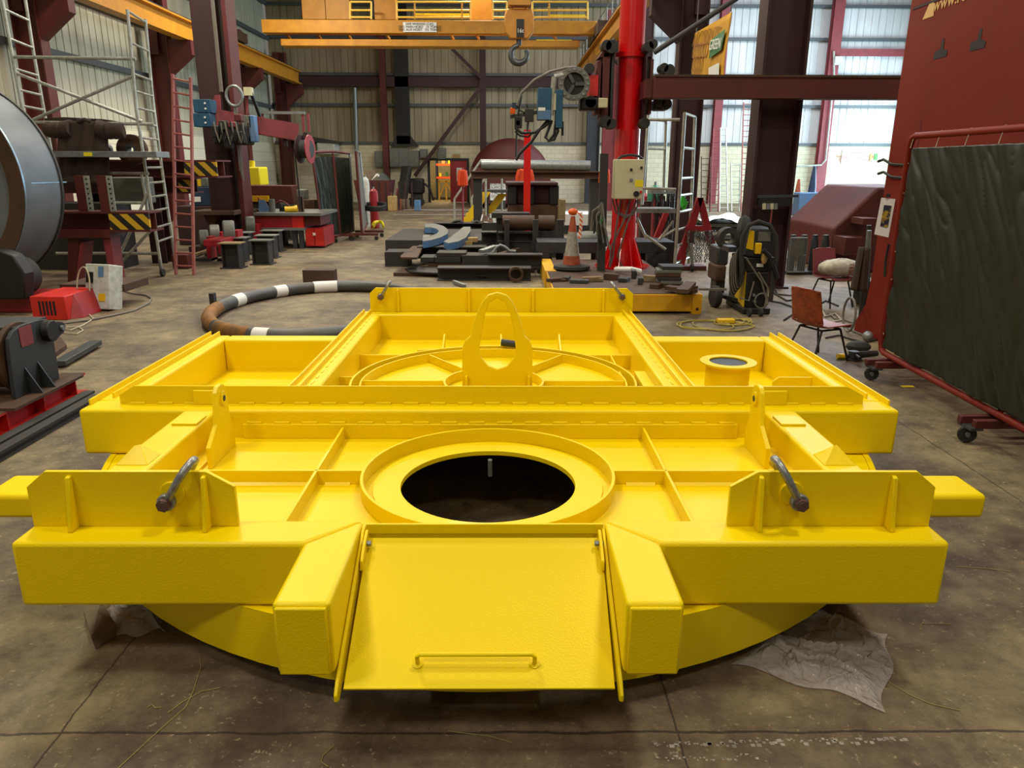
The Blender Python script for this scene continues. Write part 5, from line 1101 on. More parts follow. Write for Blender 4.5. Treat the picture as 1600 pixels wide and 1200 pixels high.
# blocks / rusty box sections
Y4 = 14.6
for i, (x0, x1, lb) in enumerate(((785, 836, 'left brown steel tube section on dark stands behind the cone'), (842, 868, 'right brown steel tube section on dark stands behind the cone'))):
    a, b = pbox(x0, 338, x1, 362, Y4, .5); tag(MB().cyl((a[0], Y4+.3, (a[2]+b[2])/2), (b[0], Y4+.3, (a[2]+b[2])/2), (b[2]-a[2])/2, n=20).build('steel_tube', 'rust_steel'), lb, 'steel tube')
for i, (x0, x1) in enumerate(((788, 796), (832, 841), (869, 881))):
    a, b = pbox(x0, 343, x1, 385, Y4, .5); tag(MB().box((a[0], Y4-.05, 0), (b[0], Y4+.05, b[2])).build('steel_upright', 'dark_steel', bevel=.01), ['left', 'middle', 'right'][i]+' dark upright plate holding the brown steel tubes', 'plate')
tag(MB().ibeam((A(778, 366, Y4).x, Y4+.35, A(800, 372, Y4).z), (A(838, 366, Y4).x, Y4+.35, A(800, 372, Y4).z), .35, .18).build('steel_beam', 'dark_steel'), 'dark steel beam below the brown tube sections', 'steel beam')
tag(MB().box((A(785, 0, Y4).x, Y4+.2, 0), (A(834, 0, Y4).x, Y4+.5, A(800, 378, Y4).z)).build('beam_support', 'dark_steel'), 'dark support block below the dark beam and brown tubes', 'support')
p, q = A(846, 362, Y4), A(864, 362, Y4); tag(MB().box((p.x, Y4+.2, 0), (q.x, Y4+.4, p.z)).build('pipe_support', 'dark_steel'), 'dark support below the right brown steel tube behind the bench', 'support')
# steel profile stacks in the middle
def prof(pts, zb, h, m, label, cat='steel profile', name='steel_plate', holes=()):
    P_ = [G(x, y, zb+h) for x, y in pts]; t = MB().prism([(p.x, p.y, zb) for p in P_], (0, 0, h)).build(name, m, bevel=.004); tag(t, label, cat)
    for (x, y, r) in holes:
        c = G(x, y, zb+h); MB().cyl((c.x, c.y, zb+h-.001), (c.x, c.y, zb+h+.003), r, n=20).build('hole', 'black', t)
    return t
# layer helper: front beams with web faces
def fbeam(x0, x1, ytop, ybot, Y, d, m, label, tilt_=0):
    a, b = A(x0, ybot, Y), A(x1, ytop, Y); h = b.z-a.z; z0 = max(a.z, .0)
    t = MB().ibeam((a.x, Y+d/2, z0+h/2), (b.x, Y+d/2+tilt_, z0+h/2), d, h, tf=.02, tw=.02).build('steel_beam', m); return tag(t, label, 'steel beam')
fbeam(683, 830, 421, 441, 12.75, .35, 'dark_steel', 'front dark steel beam on the floor behind the yellow rear plate')
fbeam(762, 848, 398, 419, 13.2, .3, 'dark_steel', 'dark steel beam lying on the front beam right of the pile')
prof([(632, 418), (720, 413), (762, 430), (640, 424)], .06, .03, 'dark_steel', 'dark plate with two slots at the left front of the pile', holes=((650, 415, .1), (688, 415, .1)))
tag(MB().box((-2.0, 13.3, 0), (-.8, 14.1, .06)).build('packing_timber', 'rust_steel'), 'flat rusty packer under the dark slotted plate', 'packer')
for i, (x0, x1, y0, y1) in enumerate(((657, 678, 402, 410), (679, 720, 402, 411), (682, 728, 395, 402), (722, 764, 399, 421))):
    a, b = pbox(x0, y0, x1, y1, 13.9-.05*(i == 3), .5); tag(MB().box(a, b).build('steel_block', 'dark_steel', bevel=.01), ['small', 'long low', 'upper', 'tall'][i]+' dark steel block lying in the middle of the pile', 'steel block')
tag(MB().box((A(657, 0, 13.9).x, 13.92, .0), (A(764, 0, 13.9).x, 14.4, A(700, 411, 13.9).z)).build('steel_slab', 'rust_steel'), 'dark slab carrying the small steel blocks of the pile', 'steel plate')
fbeam(652, 760, 386, 404, 15.0, .4, 'dark_steel', 'long dark steel beam crossing the pile below the blue arcs')
prof([(626, 399), (645, 384), (662, 384), (652, 402), (626, 402)], .28, .04, 'rust_steel', 'dark plate tip with a hole at the left end of the pile', holes=((636, 393, .12),))
tag(MB().box((-2.35, 14.6, 0), (-1.9, 15.2, .28)).build('steel_block', 'dark_steel'), 'dark block under the plate tip at the left end of the pile', 'steel block')
# blue curved plates
def arc(cx, cy, r0, r1, a0, a1, zb, h, m):
    m_ = MB(); n = 18; P_ = []
    for k in range(n+1): q = radians(a0+(a1-a0)*k/n); P_.append((cx+r1*cos(q), cy+r1*sin(q), zb))
    for k in range(n, -1, -1): q = radians(a0+(a1-a0)*k/n); P_.append((cx+r0*cos(q), cy+r0*sin(q), zb))
    return m_.prism(P_, (0, 0, h))
Yz = 16.8
c1 = G(670, 372, .35)
t = thing('curved_plate', 'left blue edged curved steel plate with white labels on the pile', 'curved plate', (c1.x, c1.y, .3)); 
ap = [(663, 350), (680, 350), (693, 354), (700, 360), (699, 366), (690, 371), (674, 376), (661, 378), (660, 373), (672, 370), (682, 366), (686, 362), (682, 358), (674, 356), (664, 356)]
ap = [G(x, y, .48) for x, y in ap]; MB().prism([(p.x, p.y, .36) for p in ap], (0, 0, .12)).build('plate', 'blue_steel', t); MB().prism([(p.x, p.y+.02, .481) for p in ap], (0, 0, .01)).build('top_face', 'grey_box', t)
for k in range(3): a, b = pbox(661, 367+6*k, 671, 371+6*k, c1.y-.6, .01); MB().box(a, b).build('label', 'paper', t)
c2 = G(718, 372, .35)
t = thing('curved_plate', 'right blue edged steel plate lying beside the labelled curved plate', 'curved plate', (c2.x, c2.y, .3))
pts = [G(x, y, .46) for x, y in ((693, 378), (700, 374), (716, 362), (724, 355), (735, 355), (735, 362), (728, 372), (716, 378), (700, 381))]
MB().prism([(p.x, p.y, .34) for p in pts], (0, 0, .12)).build('plate', 'blue_steel', t); MB().prism([(p.x, p.y+.01, .461) for p in pts], (0, 0, .01)).build('top_face', 'grey_box', t)
tag(MB().box((c1.x-.9, c1.y-.4, 0), (c2.x+.7, c1.y+2.6, .34)).build('steel_stack', 'dark_steel'), 'dark stack of plates carrying the blue edged curved plates', 'stack')
for i, (x0, x1, y0, y1) in enumerate(((711, 738, 378, 384), (731, 746, 372, 378))):
    tag(MB().box(*pbox(x0, y0, x1, y1, 15.5, .2)).build('timber_packer', 'wood_pale'), ['lower', 'upper'][i]+' pale timber packer between the blue plate and dark beam', 'timber')
tag(MB().box((A(705, 0, 15.5).x, 15.5, 0), (A(750, 0, 15.5).x, 15.7, A(720, 384, 15.5).z)).build('steel_packer', 'dark_steel'), 'dark packer under the pale timber packers', 'packer')
fbeam(752, 830, 363, 384, 15.6, .4, 'dark_steel', 'short dark steel beam right of the pale timber packers')
t = fbeam(676, 790, 349, 358, 19.5, .5, 'dark_steel', 'rear dark beam of the pile below the steps')
tag(MB().box((A(680, 0, 19.5).x, 19.6, 0), (A(785, 0, 19.5).x, 19.9, A(730, 358, 19.5).z)).build('beam_support', 'dark_steel'), 'support below the rear dark beam of the pile', 'support')
tag(MB().tube([A(x, y, 19.6) for x, y in ((704, 351), (710, 346), (718, 345), (726, 350), (735, 351), (745, 346), (752, 350))], .04).build('hose', 'black'), 'black hose looping on the rear beam of the pile', 'hose')
for i in range(12):
    p = A(755+rnd.uniform(0, 33), 357, 18.0+rnd.uniform(0, .6)); s = rnd.uniform(.05, .1)
    tag(MB().prism([(p.x-s, p.y, .6), (p.x+s, p.y, .6), (p.x+s*.7, p.y+.1, .6+s*1.6), (p.x-s*.5, p.y+.1, .6+s*2)], (0, .1, 0)).build('steel_offcut', 'galv' if i % 2 else 'rust_steel'), 'small steel offcut heaped on the table beside the blue plates', 'offcut', 'steel offcuts heaped behind the pile')
p0, p1 = A(753, 357, 18), A(792, 357, 18)
tag(MB().box((p0.x, 17.9, 0), (p1.x, 18.9, .6)).build('work_table', 'dark_steel'), 'low dark table carrying the small steel offcuts', 'table')
tag(MB().tube([A(x, y, 14.0) for x, y in ((752, 404), (762, 398), (772, 393), (776, 386), (782, 383), (789, 386), (796, 392), (806, 393))], .028).build('cable', 'galv'), 'pale grey cable arching over the right part of the pile', 'cable')
for i, (x, y, x2, y2) in enumerate(((752, 388, 775, 380), (770, 396, 812, 384), (800, 392, 838, 392))):
    tag(MB().bar(A(x, y+5, 13.9+.3*i), A(x2, y2+5, 14.3+.3*i), .12, .06).build('flat_bar', 'rust_steel' if i else 'galv'), ['pale', 'rusty', 'dark'][i]+' flat bar lying across the right of the pile', 'flat bar')
tag(MB().box((A(765, 0, 14).x, 13.75, 0), (A(838, 0, 14).x, 14.5, A(800, 402, 13.9).z)).build('steel_stack', 'dark_steel'), 'dark stack below the pale grey cable right of the pile', 'stack')
p = G(714, 441); tag(MB().bar(G(709, 440, .04), G(726, 447, .03), .05, .05).build('angle_offcut', 'galv'), 'small angle offcut on the floor behind the yellow rear plate', 'offcut')
p = A(831, 438, 12.5); t = thing('pipe_ring_piece', 'rusty ring end curling out of the front dark beam', 'pipe', (p.x, 12.5, 0)); MB().lathe([(.09, -.05), (.125, -.05), (.125, .05), (.09, .05)], (A(806, 430, 12.7).x, 12.62, .14), (0, 1, 0), 24, closed=True).build('ring', 'rust_steel', t)
# dark tables/portals around the pillar
def portal(x0, x1, yt, legs, Y, th, d, label, yb=None):
    a = A(x0, yt, Y); b = A(x1, yt, Y); t = thing('steel_bench', label, 'bench', (a.x, Y, 0)); zt = a.z; z1 = A(x0, yt+th, Y).z
    MB().box((a.x, Y, z1), (b.x, Y+d, zt)).build('top_beam', 'charcoal', t, bevel=.008)
    for (l0, l1) in legs: 
        p, q = A(l0, yt+th, Y), A(l1, yt+th, Y); MB().box((p.x, Y, 0), (q.x, Y+.15, z1)).build('leg', 'charcoal', t, bevel=.008); MB().box((p.x, Y+d-.15, 0), (q.x, Y+d, z1)).build('leg', 'charcoal', t, bevel=.008)
    return t
portal(840, 946, 378, ((840, 858), (931, 946)), 13.7, 18, .8, 'dark grey steel bench behind the traffic cone')
portal(990, 1055, 378, ((1011, 1055),), 14.5, 18, .9, 'dark grey steel bench right of the red pillar under the scaffold')
p = A(920, 372, 14.4); tag(MB().sphere((p.x, 14.6, p.z), .28, 16, (1, .8, .42)).build('grey_bag', 'grey_box'), 'rounded grey bag lying on the dark bench behind the cone', 'bag')
a, b = pbox(875, 335, 927, 352, 22, 1.5); tag(MB().box(a, b).build('white_slab', 'paper'), 'white topped stack behind the traffic cone', 'stack'); tag(MB().box((a[0], 22, 0), (b[0], 23.5, a[2])).build('slab_plinth', 'dark_steel'), 'dark plinth under the white topped stack', 'plinth')
# base of the round pillar : yellow ballast box
t = thing('ballast_base', 'yellow steel base box of the red pillar littered with clamps', 'base', (1.6, 11.8, 0))
BX0, BX1, BY0, BY1, BZ = .64, 2.60, 9.85, 13.6, .32
BZ = A(1000, 460, BY0).z
MB().box((BX0, BY0, .03), (BX1-.12, BY1, BZ)).build('box', 'yellow_paint', t, bevel=.008)
MB().box((BX1-.13, BY0-.03, 0), (BX1, BY0+.2, BZ+.01)).build('corner_post', 'yellow_paint', t, bevel=.006)
MB().box((BX0-.02, BY1-1.6, 0), (BX0+.16, BY1, BZ+.02)).build('corner_post', 'yellow_paint', t, bevel=.006)
MB().box((BX0+.02, BY0+.02, BZ), (BX1-.14, BY1-.02, BZ+.01)).build('top_sheet', 'rust_steel', t)
MB().cyl((BX1-.06, BY0-.035, .07), (BX1-.06, BY0-.03, .07), .02, n=10).build('bolt_hole', 'black', t)
BZ += .01
# red round pillar with manipulator carriage
c = A(965, 440, 12.6); pr_ = .30; Yc = 12.6
q0 = A(968, 300, Yc); PXc = q0.x
w_at = lambda x0, x1, y: (A(x1, y, Yc-pr_).x-A(x0, y, Yc-pr_).x)/2
pr_ = w_at(961, 1001, 200); PXc = A(981, 200, Yc).x
t = thing('round_pillar', 'bright red glossy round pillar standing on the yellow base box', 'pillar', (PXc, Yc, BZ))
MB().cyl((PXc, Yc, BZ), (PXc, Yc, 9.5), pr_, n=48).build('shaft', 'red_pillar', t)
for z_ in (A(985, 84, Yc-pr_).z,): MB().lathe([(pr_-.01, -.04), (pr_+.05, -.035), (pr_+.05, .035), (pr_-.01, .04)], (PXc, Yc, z_), n=48, closed=True).build('collar', 'red_pillar', t)
for k in range(10):
    a_ = 2*pi*k/10; m = MB().prism([(PXc+pr_*.98*cos(a_), Yc+pr_*.98*sin(a_), BZ+.03), (PXc+(pr_+.16)*cos(a_), Yc+(pr_+.16)*sin(a_), BZ+.03), (PXc+(pr_+.14)*cos(a_), Yc+(pr_+.14)*sin(a_), BZ+.08), (PXc+pr_*.98*cos(a_), Yc+pr_*.98*sin(a_), BZ+.5)], V((-sin(a_), cos(a_), 0))*.02); m.build('base_gusset', 'red_pillar', t)
MB().cyl((PXc, Yc, BZ), (PXc, Yc, BZ+.03), pr_+.25, n=48).build('base_flange', 'red_pillar', t)
# carriage frames both sides, boom, motors
t = thing('boom_carriage', 'rusty red sliding carriage clamped round the red pillar carrying a long boom', 'boom carriage', (PXc, Yc-.1, 3))
Yk = Yc-.35
for (x0, y0, x1, y1, mm) in ((939, 82, 954, 190, 'maroon'), (930, 95, 940, 178, 'maroon'), (952, 60, 962, 200, 'dark_steel'), (1005, 65, 1013, 195, 'dark_maroon'), (1013, 92, 1022, 178, 'maroon')):
    MB().box(*pbox(x0, y0, x1, y1, Yk, .5)).build('side_frame', mm, t, bevel=.01)
MB().prism([A(x, y, Yk) for x, y in ((935, 90), (943, 78), (952, 76), (952, 88))], (0, .4, 0)).build('top_bracket', 'maroon', t)
for (x, y, r) in ((947, 72, .08), (955, 74, .1), (1012, 74, .08), (1019, 70, .07), (920, 108, .08), (1036, 107, .07), (1044, 111, .09), (945, 190, .09), (954, 194, .08), (1006, 193, .08), (922, 160, .09), (1030, 160, .07), (1040, 163, .08)):
    p = A(x, y, Yk); MB().cyl((p.x, Yk-.1, p.z), (p.x, Yk+.15, p.z), r, n=18).build('guide_roller', 'dark_steel', t, bevel=.008)
MB().box(*pbox(906, 152, 937, 172, Yk-.1, .3)).build('drive_motor', 'black', t, bevel=.03)
MB().box(*pbox(1022, 155, 1046, 172, Yk, .3)).build('drive_motor', 'black', t, bevel=.03)
a, b = A(1018, 138, Yk+.05), A(1440, 141, Yk-.25)
Ykb = Yk-.43; zt_, zb_ = A(1020, 119, Ykb-.15).z, A(1020, 153, Ykb-.15).z
b0, b1_ = A(1020, 136, Ykb), A(1440, 144, Ykb)
MB().box((b0.x-.1, Ykb, zb_+.02), (b0.x+.25, Yk+.1, zt_-.02)).build('boom_clamp', 'maroon', t)
MB().bar((b0.x, Ykb, (zt_+zb_)/2), (b1_.x, Ykb, (zt_+zb_)/2), .26, zt_-zb_).build('boom', 'maroon', t, bevel=.006)
MB().bar((b0.x, Ykb, zt_+.01), (b1_.x, Ykb, zt_+.01), .30, .03).build('boom_rail', 'rust_steel', t)
MB().box(*pbox(921, 117, 935, 150, Yk-.05, .3)).build('wire_box', 'bright_red', t)
MB().box(*pbox(935, 153, 950, 168, Yk-.2, .12)).build('limit_switch', 'cream_box', t, bevel=.008)
fc = A(897, 131, Yk-.3); fr_ = A(922, 131, Yk-.3).x-fc.x
MB().lathe([(fr_*.66, -.03), (fr_, -.03), (fr_, .03), (fr_*.66, .03)], fc, (0, 1, 0), 40, closed=True).build('boom_flange', 'galv' if 0 else 'grey_box', t, bevel=.004)
MB().cyl(fc+V((0, .02, 0)), fc+V((0, .35, 0)), fr_*.66, n=32).build('spool_body', 'black', t)
for k in range(3):
    a_ = radians(90+k*120+30); MB().bar(fc, fc+V((cos(a_), 0, sin(a_)))*fr_*.68, .05, .03, (0, 1, 0)).build('spoke', 'steel_grey', t)
for k in range(16):
    a_ = 2*pi*k/16; q = fc+V((cos(a_), 0, sin(a_)))*fr_*.84; MB().cyl(q+V((0, -.045, 0)), q+V((0, -.03, 0)), .02, n=8).build('bolt', 'galv', t)
MB().tube([A(x, y, Yk-.3) for x, y in ((808, 165), (815, 145), (835, 125), (860, 112), (885, 106), (900, 105))], .02).build('hose', 'cable_grey', t)
MB().cyl(A(861, 180, Yk-.3), A(866, 120, Yk-.3), .04, n=10).build('hanger_tube', 'aluminium', t); MB().cyl(A(866, 120, Yk-.3), A(885, 116, Yk-.3), .04, n=10).build('hanger_tube', 'aluminium', t)
# wire feeder head
Yw = Yk-.35
t = thing('wire_feeder', 'blue wire feeder head with hoses hanging at the end of the boom', 'wire feeder', tuple(A(855, 200, Yw)))
MB().box(*pbox(840, 137, 862, 187, Yw, .3)).build('case', 'blue_box', t, bevel=.012); MB().box(*pbox(840, 172, 861, 187, Yw-.04, .04)).build('front_box', 'blue_steel', t, bevel=.006)
MB().box(*pbox(868, 140, 880, 200, Yw, .3)).build('back_case', 'blue_box', t, bevel=.01); MB().box(*pbox(862, 146, 869, 172, Yw+.02, .2)).build('cover', 'cream_box', t)
MB().box(*pbox(841, 168, 852, 173, Yw-.045, .02)).build('label', 'white_plain', t)
for pts in (((857, 187), (845, 200), (830, 222), (812, 240), (806, 250)), ((860, 190), (850, 198), (835, 207), (815, 208), (805, 200)), ((862, 188), (858, 200), (852, 215), (858, 220), (866, 210), (868, 195)), ((868, 190), (872, 205), (866, 218), (856, 220))):
    MB().tube([A(x, y, Yw+.05) for x, y in pts], .022).build('hose', 'black', t)
MB().cyl(A(879, 190, Yw+.1), A(879, 212, Yw+.1), .02, n=8).build('cable_end', 'black', t)
for (x0, y0, x1, y1, mm) in ((797, 168, 805, 178, 'amber'), (804, 182, 816, 200, 'black'), (806, 188, 813, 196, 'grey_box'), (820, 170, 834, 190, 'dark_steel'), (800, 160, 808, 170, 'dark_blue')):
    MB().box(*pbox(x0, y0, x1, y1, Yw+.05, .12)).build('torch_block', mm, t, bevel=.006)
for pts in (((808, 165), (812, 172), (820, 176), (830, 172)), ((805, 205), (812, 212), (825, 214), (835, 205)), ((823, 163), (826, 185), (824, 205)), ((815, 150), (812, 165), (808, 190), (806, 245))):
    MB().tube([A(x, y, Yw+.1) for x, y in pts], .014).build('wire', 'dark_steel', t)
MB().bar(A(797, 183, Yw+.15), A(842, 175, Yw+.15), .05, .05).build('cross_slide', 'steel_grey', t)
# control cabinet on the pillar
a, b = pbox(959, 249, 1007, 311, Yc-pr_-.35, .28); t = thing('control_cabinet', 'cream control cabinet with yellow sticker fixed on the red pillar', 'control cabinet', tuple(a)); MB().box(a, b).build('case', 'cream_box', t, bevel=.012)
yy = a[1]
for (px, py, r, mm) in ((986, 265, .02, 'black'), (1002, 262, .02, 'dark_steel'), (986, 281, .025, 'galv'), (994, 303, .045, 'black'), (1001, 300, .02, 'bright_red')):
    p = A(px, py, yy); MB().cyl((p.x, yy-.03, p.z), (p.x, yy+.002, p.z), r, n=14).build('knob', mm, t)
a2_, b2_ = A(992, 292, yy), A(1005, 281, yy); MB().box((a2_.x, yy-.004, a2_.z), (b2_.x, yy+.002, b2_.z)).build('sticker', 'yellow_bright', t)
MB().tube([A(x, y, yy+.15) for x, y in ((965, 249), (972, 244), (985, 242), (998, 244), (1005, 249))], .02).build('conduit', 'black', t)
MB().box((a[0]+.05, yy+.26, a[2]+.1), (b[0]-.05, Yc-pr_+.005, b[2]-.1)).build('bracket', 'dark_steel', t)
for i, pts in enumerate((((962, 311), (966, 330), (975, 337), (990, 335), (1000, 312)), ((957, 311), (962, 332), (978, 340), (992, 330)), ((985, 312), (975, 345), (955, 385), (952, 425)), ((970, 312), (962, 360), (958, 400), (950, 428)), ((995, 312), (980, 350), (965, 400), (978, 430)))):
    pp_ = [A(x, y, Yc-pr_-.06) for x, y in pts]; tag(MB().tube(pp_, .014, n=6).build('cable', 'cable_grey'), 'thin cable hanging from the cream cabinet down the red pillar', 'cable', 'cables hanging down the red pillar')
# dark vertical post with hanging leads left of pillar
p = A(938, 300, 12.1); t = thing('steel_post', 'slender dark post with hanging welding leads left of the red pillar', 'post', (p.x, 12.1, BZ))
MB().bar((A(938, 445, 12.1).x, 12.1, BZ), (A(944, 240, 12.1).x, 12.1, A(944, 240, 12.1).z), .12, .12, (0, 1, 0)).build('shaft', 'dark_steel', t)
for i in range(7):
    x0 = 926+3*i; MB().tube([A(942, 318, 11.95), A(x0, 330+i*4, 11.95-.02*i), A(x0-3+i*2, 360+i*5, 11.95-.02*i), A(x0+2, 345+i*2, 11.94-.02*i), A(940, 316, 11.93)], .014, n=6).build('lead', 'rubber' if i % 2 else 'cable_grey', t)
MB().cyl(A(941, 342, 11.9), A(941, 352, 11.9), .05, n=12).build('clamp', 'green_paint', t)
# traffic cone
p = G(893, 430, BZ); Yq = p.y; Yq = 12.2; p = A(893, 425, Yq)
t = thing('traffic_cone', 'tall dirty orange and white traffic cone with amber lamp', 'traffic cone', (p.x, Yq, BZ))
zc = lambda y: A(893, y, Yq).z
MB().lathe([(.001, BZ), (.27, BZ), (.30, BZ+.03), (.29, BZ+.07), (.16, BZ+.09), (.001, BZ+.09)], (p.x, Yq, 0), n=32).build('base', 'rubber', t)
prof_ = lambda z: .145-(.145-.045)*(z-BZ-.08)/(zc(345)-BZ-.08)
for z0_, z1_, mm, nm in ((BZ+.08, zc(399), 'cone_orange', 'lower_band'), (zc(399), zc(362), 'cone_white', 'white_band'), (zc(362), zc(338), 'cone_orange', 'upper_band')):
    MB().lathe([(prof_(z0_)*.0+.001, z0_), (prof_(z0_), z0_), (prof_(z1_), z1_), (.001, z1_)], (p.x, Yq, 0), n=32).build(nm, mm, t)
MB().sphere((p.x, Yq, zc(331)), .07, 16, (1.15, 1, .8)).build('lamp', 'amber', t)
tag(MB().tube([(p.x+.06, Yq-.04, zc(334)), (p.x+.12, Yq-.05, zc(332)), (p.x+.13, Yq-.05, zc(350)), (p.x+.11, Yq-.06, zc(372))], .028, n=6).build('barrier_tape', 'tape_stripes'), 'red and white barrier tape knotted round the top of the cone', 'tape')
# clutter on the base
cl = [(868, 440, .3, .05), (885, 438, .35, .06), (905, 442, .28, .05), (925, 440, .3, .07), (955, 437, .25, .09), (975, 440, .3, .06), (1000, 444, .25, .10), (1015, 440, .22, .09), (1025, 450, .25, .06), (990, 435, .2, .12)]
for i, (x, y, s, h) in enumerate(cl):
    q = G(x, y, BZ); a_ = rnd.uniform(0, 3); d = V((cos(a_), sin(a_)*.6, 0))*s/2; m = MB(); m.bar(q-d+V((0, 0, h*.5)), q+d+V((0, 0, h*.55)), .07+.03*(i % 3), h); m.bar(q-d*.6+V((0, .1, h*.5)), q+d*.9+V((.03, -.06, h*.4)), .04, h*.7)
    tag(m.build('steel_clamp', ['rust_steel', 'dark_steel', 'steel_grey', 'wood'][i % 4], bevel=.006), 'steel clamp or offcut lying loose on the yellow base box', 'clamp', 'clamps and offcuts on the yellow base')
for i in range(6):
    q = G(1043+rnd.uniform(-3, 3), 446, BZ); z_ = BZ+.05*i; tag(MB().prism([(q.x-.17+rnd.uniform(-.03, .03), q.y-.2, z_), (q.x+.15, q.y-.22, z_), (q.x+.18+rnd.uniform(-.03, .03), q.y+.1, z_), (q.x-.15, q.y+.12, z_)], (0, 0, .045)).build('steel_pad', ['rust_steel', 'grey_box', 'dark_steel'][i % 3], bevel=.005), 'flat steel pad in the stack at the right end of the yellow base', 'plate', 'stack of flat pads on the yellow base')
for i in range(3):
    q0, q1 = G(1040+8*i, 447+2*i, BZ+.06+.05*i), G(1088-4*i, 457-3*i, BZ+.04); q1.x = min(q1.x, BX1-.02); q1.z = BZ+.045+.03*i; q0.z = BZ+.06+.06*i
    tag(MB().bar(q0+V((0, -.1-.12*i, 0)), q1+V((0, .05, 0)), .14, .05).build('steel_bar', 'rust_steel'), 'rusty bar lying against the pad stack on the yellow base', 'steel bar', 'rusty bars on the yellow base')
tag(MB().tube([(PXc-.2, 11.9, BZ+.05), (PXc, 11.6, BZ+.09), (PXc+.15, 11.65, BZ+.05)], .04).build('white_rag', 'paper'), 'white rag lying at the foot of the red pillar', 'rag')
# aluminium scaffold right of pillar
Ys2 = 14.2
t = thing('scaffold_tower', 'aluminium scaffold tower with castors right of the red pillar', 'scaffold', (3.2, Ys2, 0))
def fr2(pl, pr, Y0, Y1, rungs):
    L_ = [A(x, y, Y0) for x, y in pl]; R_ = [A(x, y, Y1) for x, y in pr]
    T_('upright', L_, .03, par=t); T_('upright', R_, .03, par=t)
    for yy in rungs: 
        f = lambda P_, y_, Y_: None
        z = A(pl[0][0], yy, Y0).z
        def at(P_): 
            a, b = P_[0], P_[-1]; k = (z-a.z)/(b.z-a.z); return a.lerp(b, k)
        T_('rung', [at(L_), at(R_)], .024, par=t)
fr2([(1070, 176), (1054, 416)], [(1086, 183), (1076, 412)], 13.9, 14.9, [177, 231, 279, 306, 332, 360, 385, 412])
fr2([(1013, 180), (1003, 320)], [(1041, 185), (1037, 300)], 14.9, 15.5, [186, 232])
for p0, p1 in (((1012, 187), (1062, 187)), ((1000, 294), (1056, 296)), ((995, 340), (1010, 373)), ((1052, 345), (1030, 375)), ((1008, 367), (1040, 390)), ((1035, 370), (1060, 355))): T_('brace', [A(*p0, 14.0), A(*p1, 14.0)], .026, par=t)
MB().box(*pbox(990, 333, 1056, 326, 13.95, .6)).build('platform', 'galv', t)
c = A(1081, 422, 14.0); MB().cyl((c.x, 14.0, .12), A(1080, 380, 14.0), .03, n=10).build('castor_stem', 'galv', t); wheel(MB(), (c.x, 14.0, .075), (1, 0, 0), .075, .05).build('castor', 'rubber', t)
bottle(1020, 362, 17.5, .17, 1.55, 'green_bottle', 'dark green gas bottle with bright valve right of the red pillar')
bottle(1004, 362, 18.0, .14, 1.35, 'red_paint', 'red gas bottle beside the dark green bottle')
tag(MB().tube([A(x, y, 14.5) for x, y in ((1068, 303), (1064, 318), (1068, 328), (1072, 316), (1066, 322), (1069, 310))], .05).build('rope_bundle', 'lime'), 'bright lime green strap bundle hanging at the scaffold', 'strap')
t = thing('equipment_trolley', 'dark pipe and valve trolley behind the scaffold frame', 'trolley', (A(1040, 330, 16.5).x, 16.5, 0))
MB().box(*pbox(1018, 297, 1056, 303, 16.5, .5)).build('manifold', 'galv', t)
for x in (1024, 1036, 1046, 1054):
    p = A(x, 303, 16.5); MB().cyl((p.x, 16.6, 0), (p.x, 16.6, p.z), .04, n=8).build('riser', 'dark_steel' if x % 4 else 'pink_red', t)
for k in range(5): MB().tube([A(1022+7*k, 303, 16.4), A(1018+8*k, 325, 16.35), A(1028+6*k, 345, 16.4), A(1024+7*k, 306, 16.38)], .02).build('hose', 'black', t)
MB().box(*pbox(1000, 315, 1058, 372, 17.0, .3)).build('back_panel', 'dark_maroon', t)
# red A frames
for i, (Yq, dx) in enumerate(((14.3, 0),)):
    t = thing('a_frame_trestle', 'red A shaped steel trestle hung with chains beside the scaffold', 'trestle', (A(1085, 400, Yq).x, Yq, 0))
    ap0, ap1 = A(1090, 309, Yq), A(1099, 309, Yq)
    for (b0x, b1x) in ((1054, 1068), (1116, 1128)):
        l0, l1 = G(b0x, 418), G(b1x, 418); l0 = A(b0x, 418, Yq); l1 = A(b1x, 418, Yq); l0.z = l1.z = .03
        MB().prism([l0, l1, ap1 if b0x > 1100 else ap1, ap0 if b0x < 1100 else ap0], (0, .12, 0)).build('leg', 'red_paint', t)
    MB().box(*pbox(1072, 353, 1112, 362, Yq-.02, .12)).build('crossbar', 'red_paint', t); MB().box((A(1054, 0, Yq).x, Yq-.15, 0), (A(1132, 0, Yq).x, Yq+.25, .08)).build('foot_beam', 'maroon', t)
for i in range(12):
    x = 1076+3.6*i; zt = A(x, 362, Yq).z; h = rnd.uniform(.3, .7)
    m = MB(); zz = zt
    while zz > zt-h-.02 and zz > .12:
        p = A(x, 370, Yq-.06); m.lathe([(.018, -.006), (.03, -.006), (.03, .006), (.018, .006)], (p.x+rnd.uniform(-.01, .01), Yq-.06, zz), (rnd.choice([0, 1]), .3, 0), 8, closed=True); zz -= .06
    tag(m.build('lifting_chain', 'steel_grey' if i % 3 else 'galv'), 'steel chain hanging from the crossbar of the red A frame', 'chain', 'chains hanging on the red A frame')
tag(MB().bar(V((A(1012, 400, 15.6).x, 15.6, .02)), A(1044, 325, 15.6), .12, .1).build('sloping_strut', 'red_paint'), 'sloping red steel strut seen through the scaffold', 'strut')
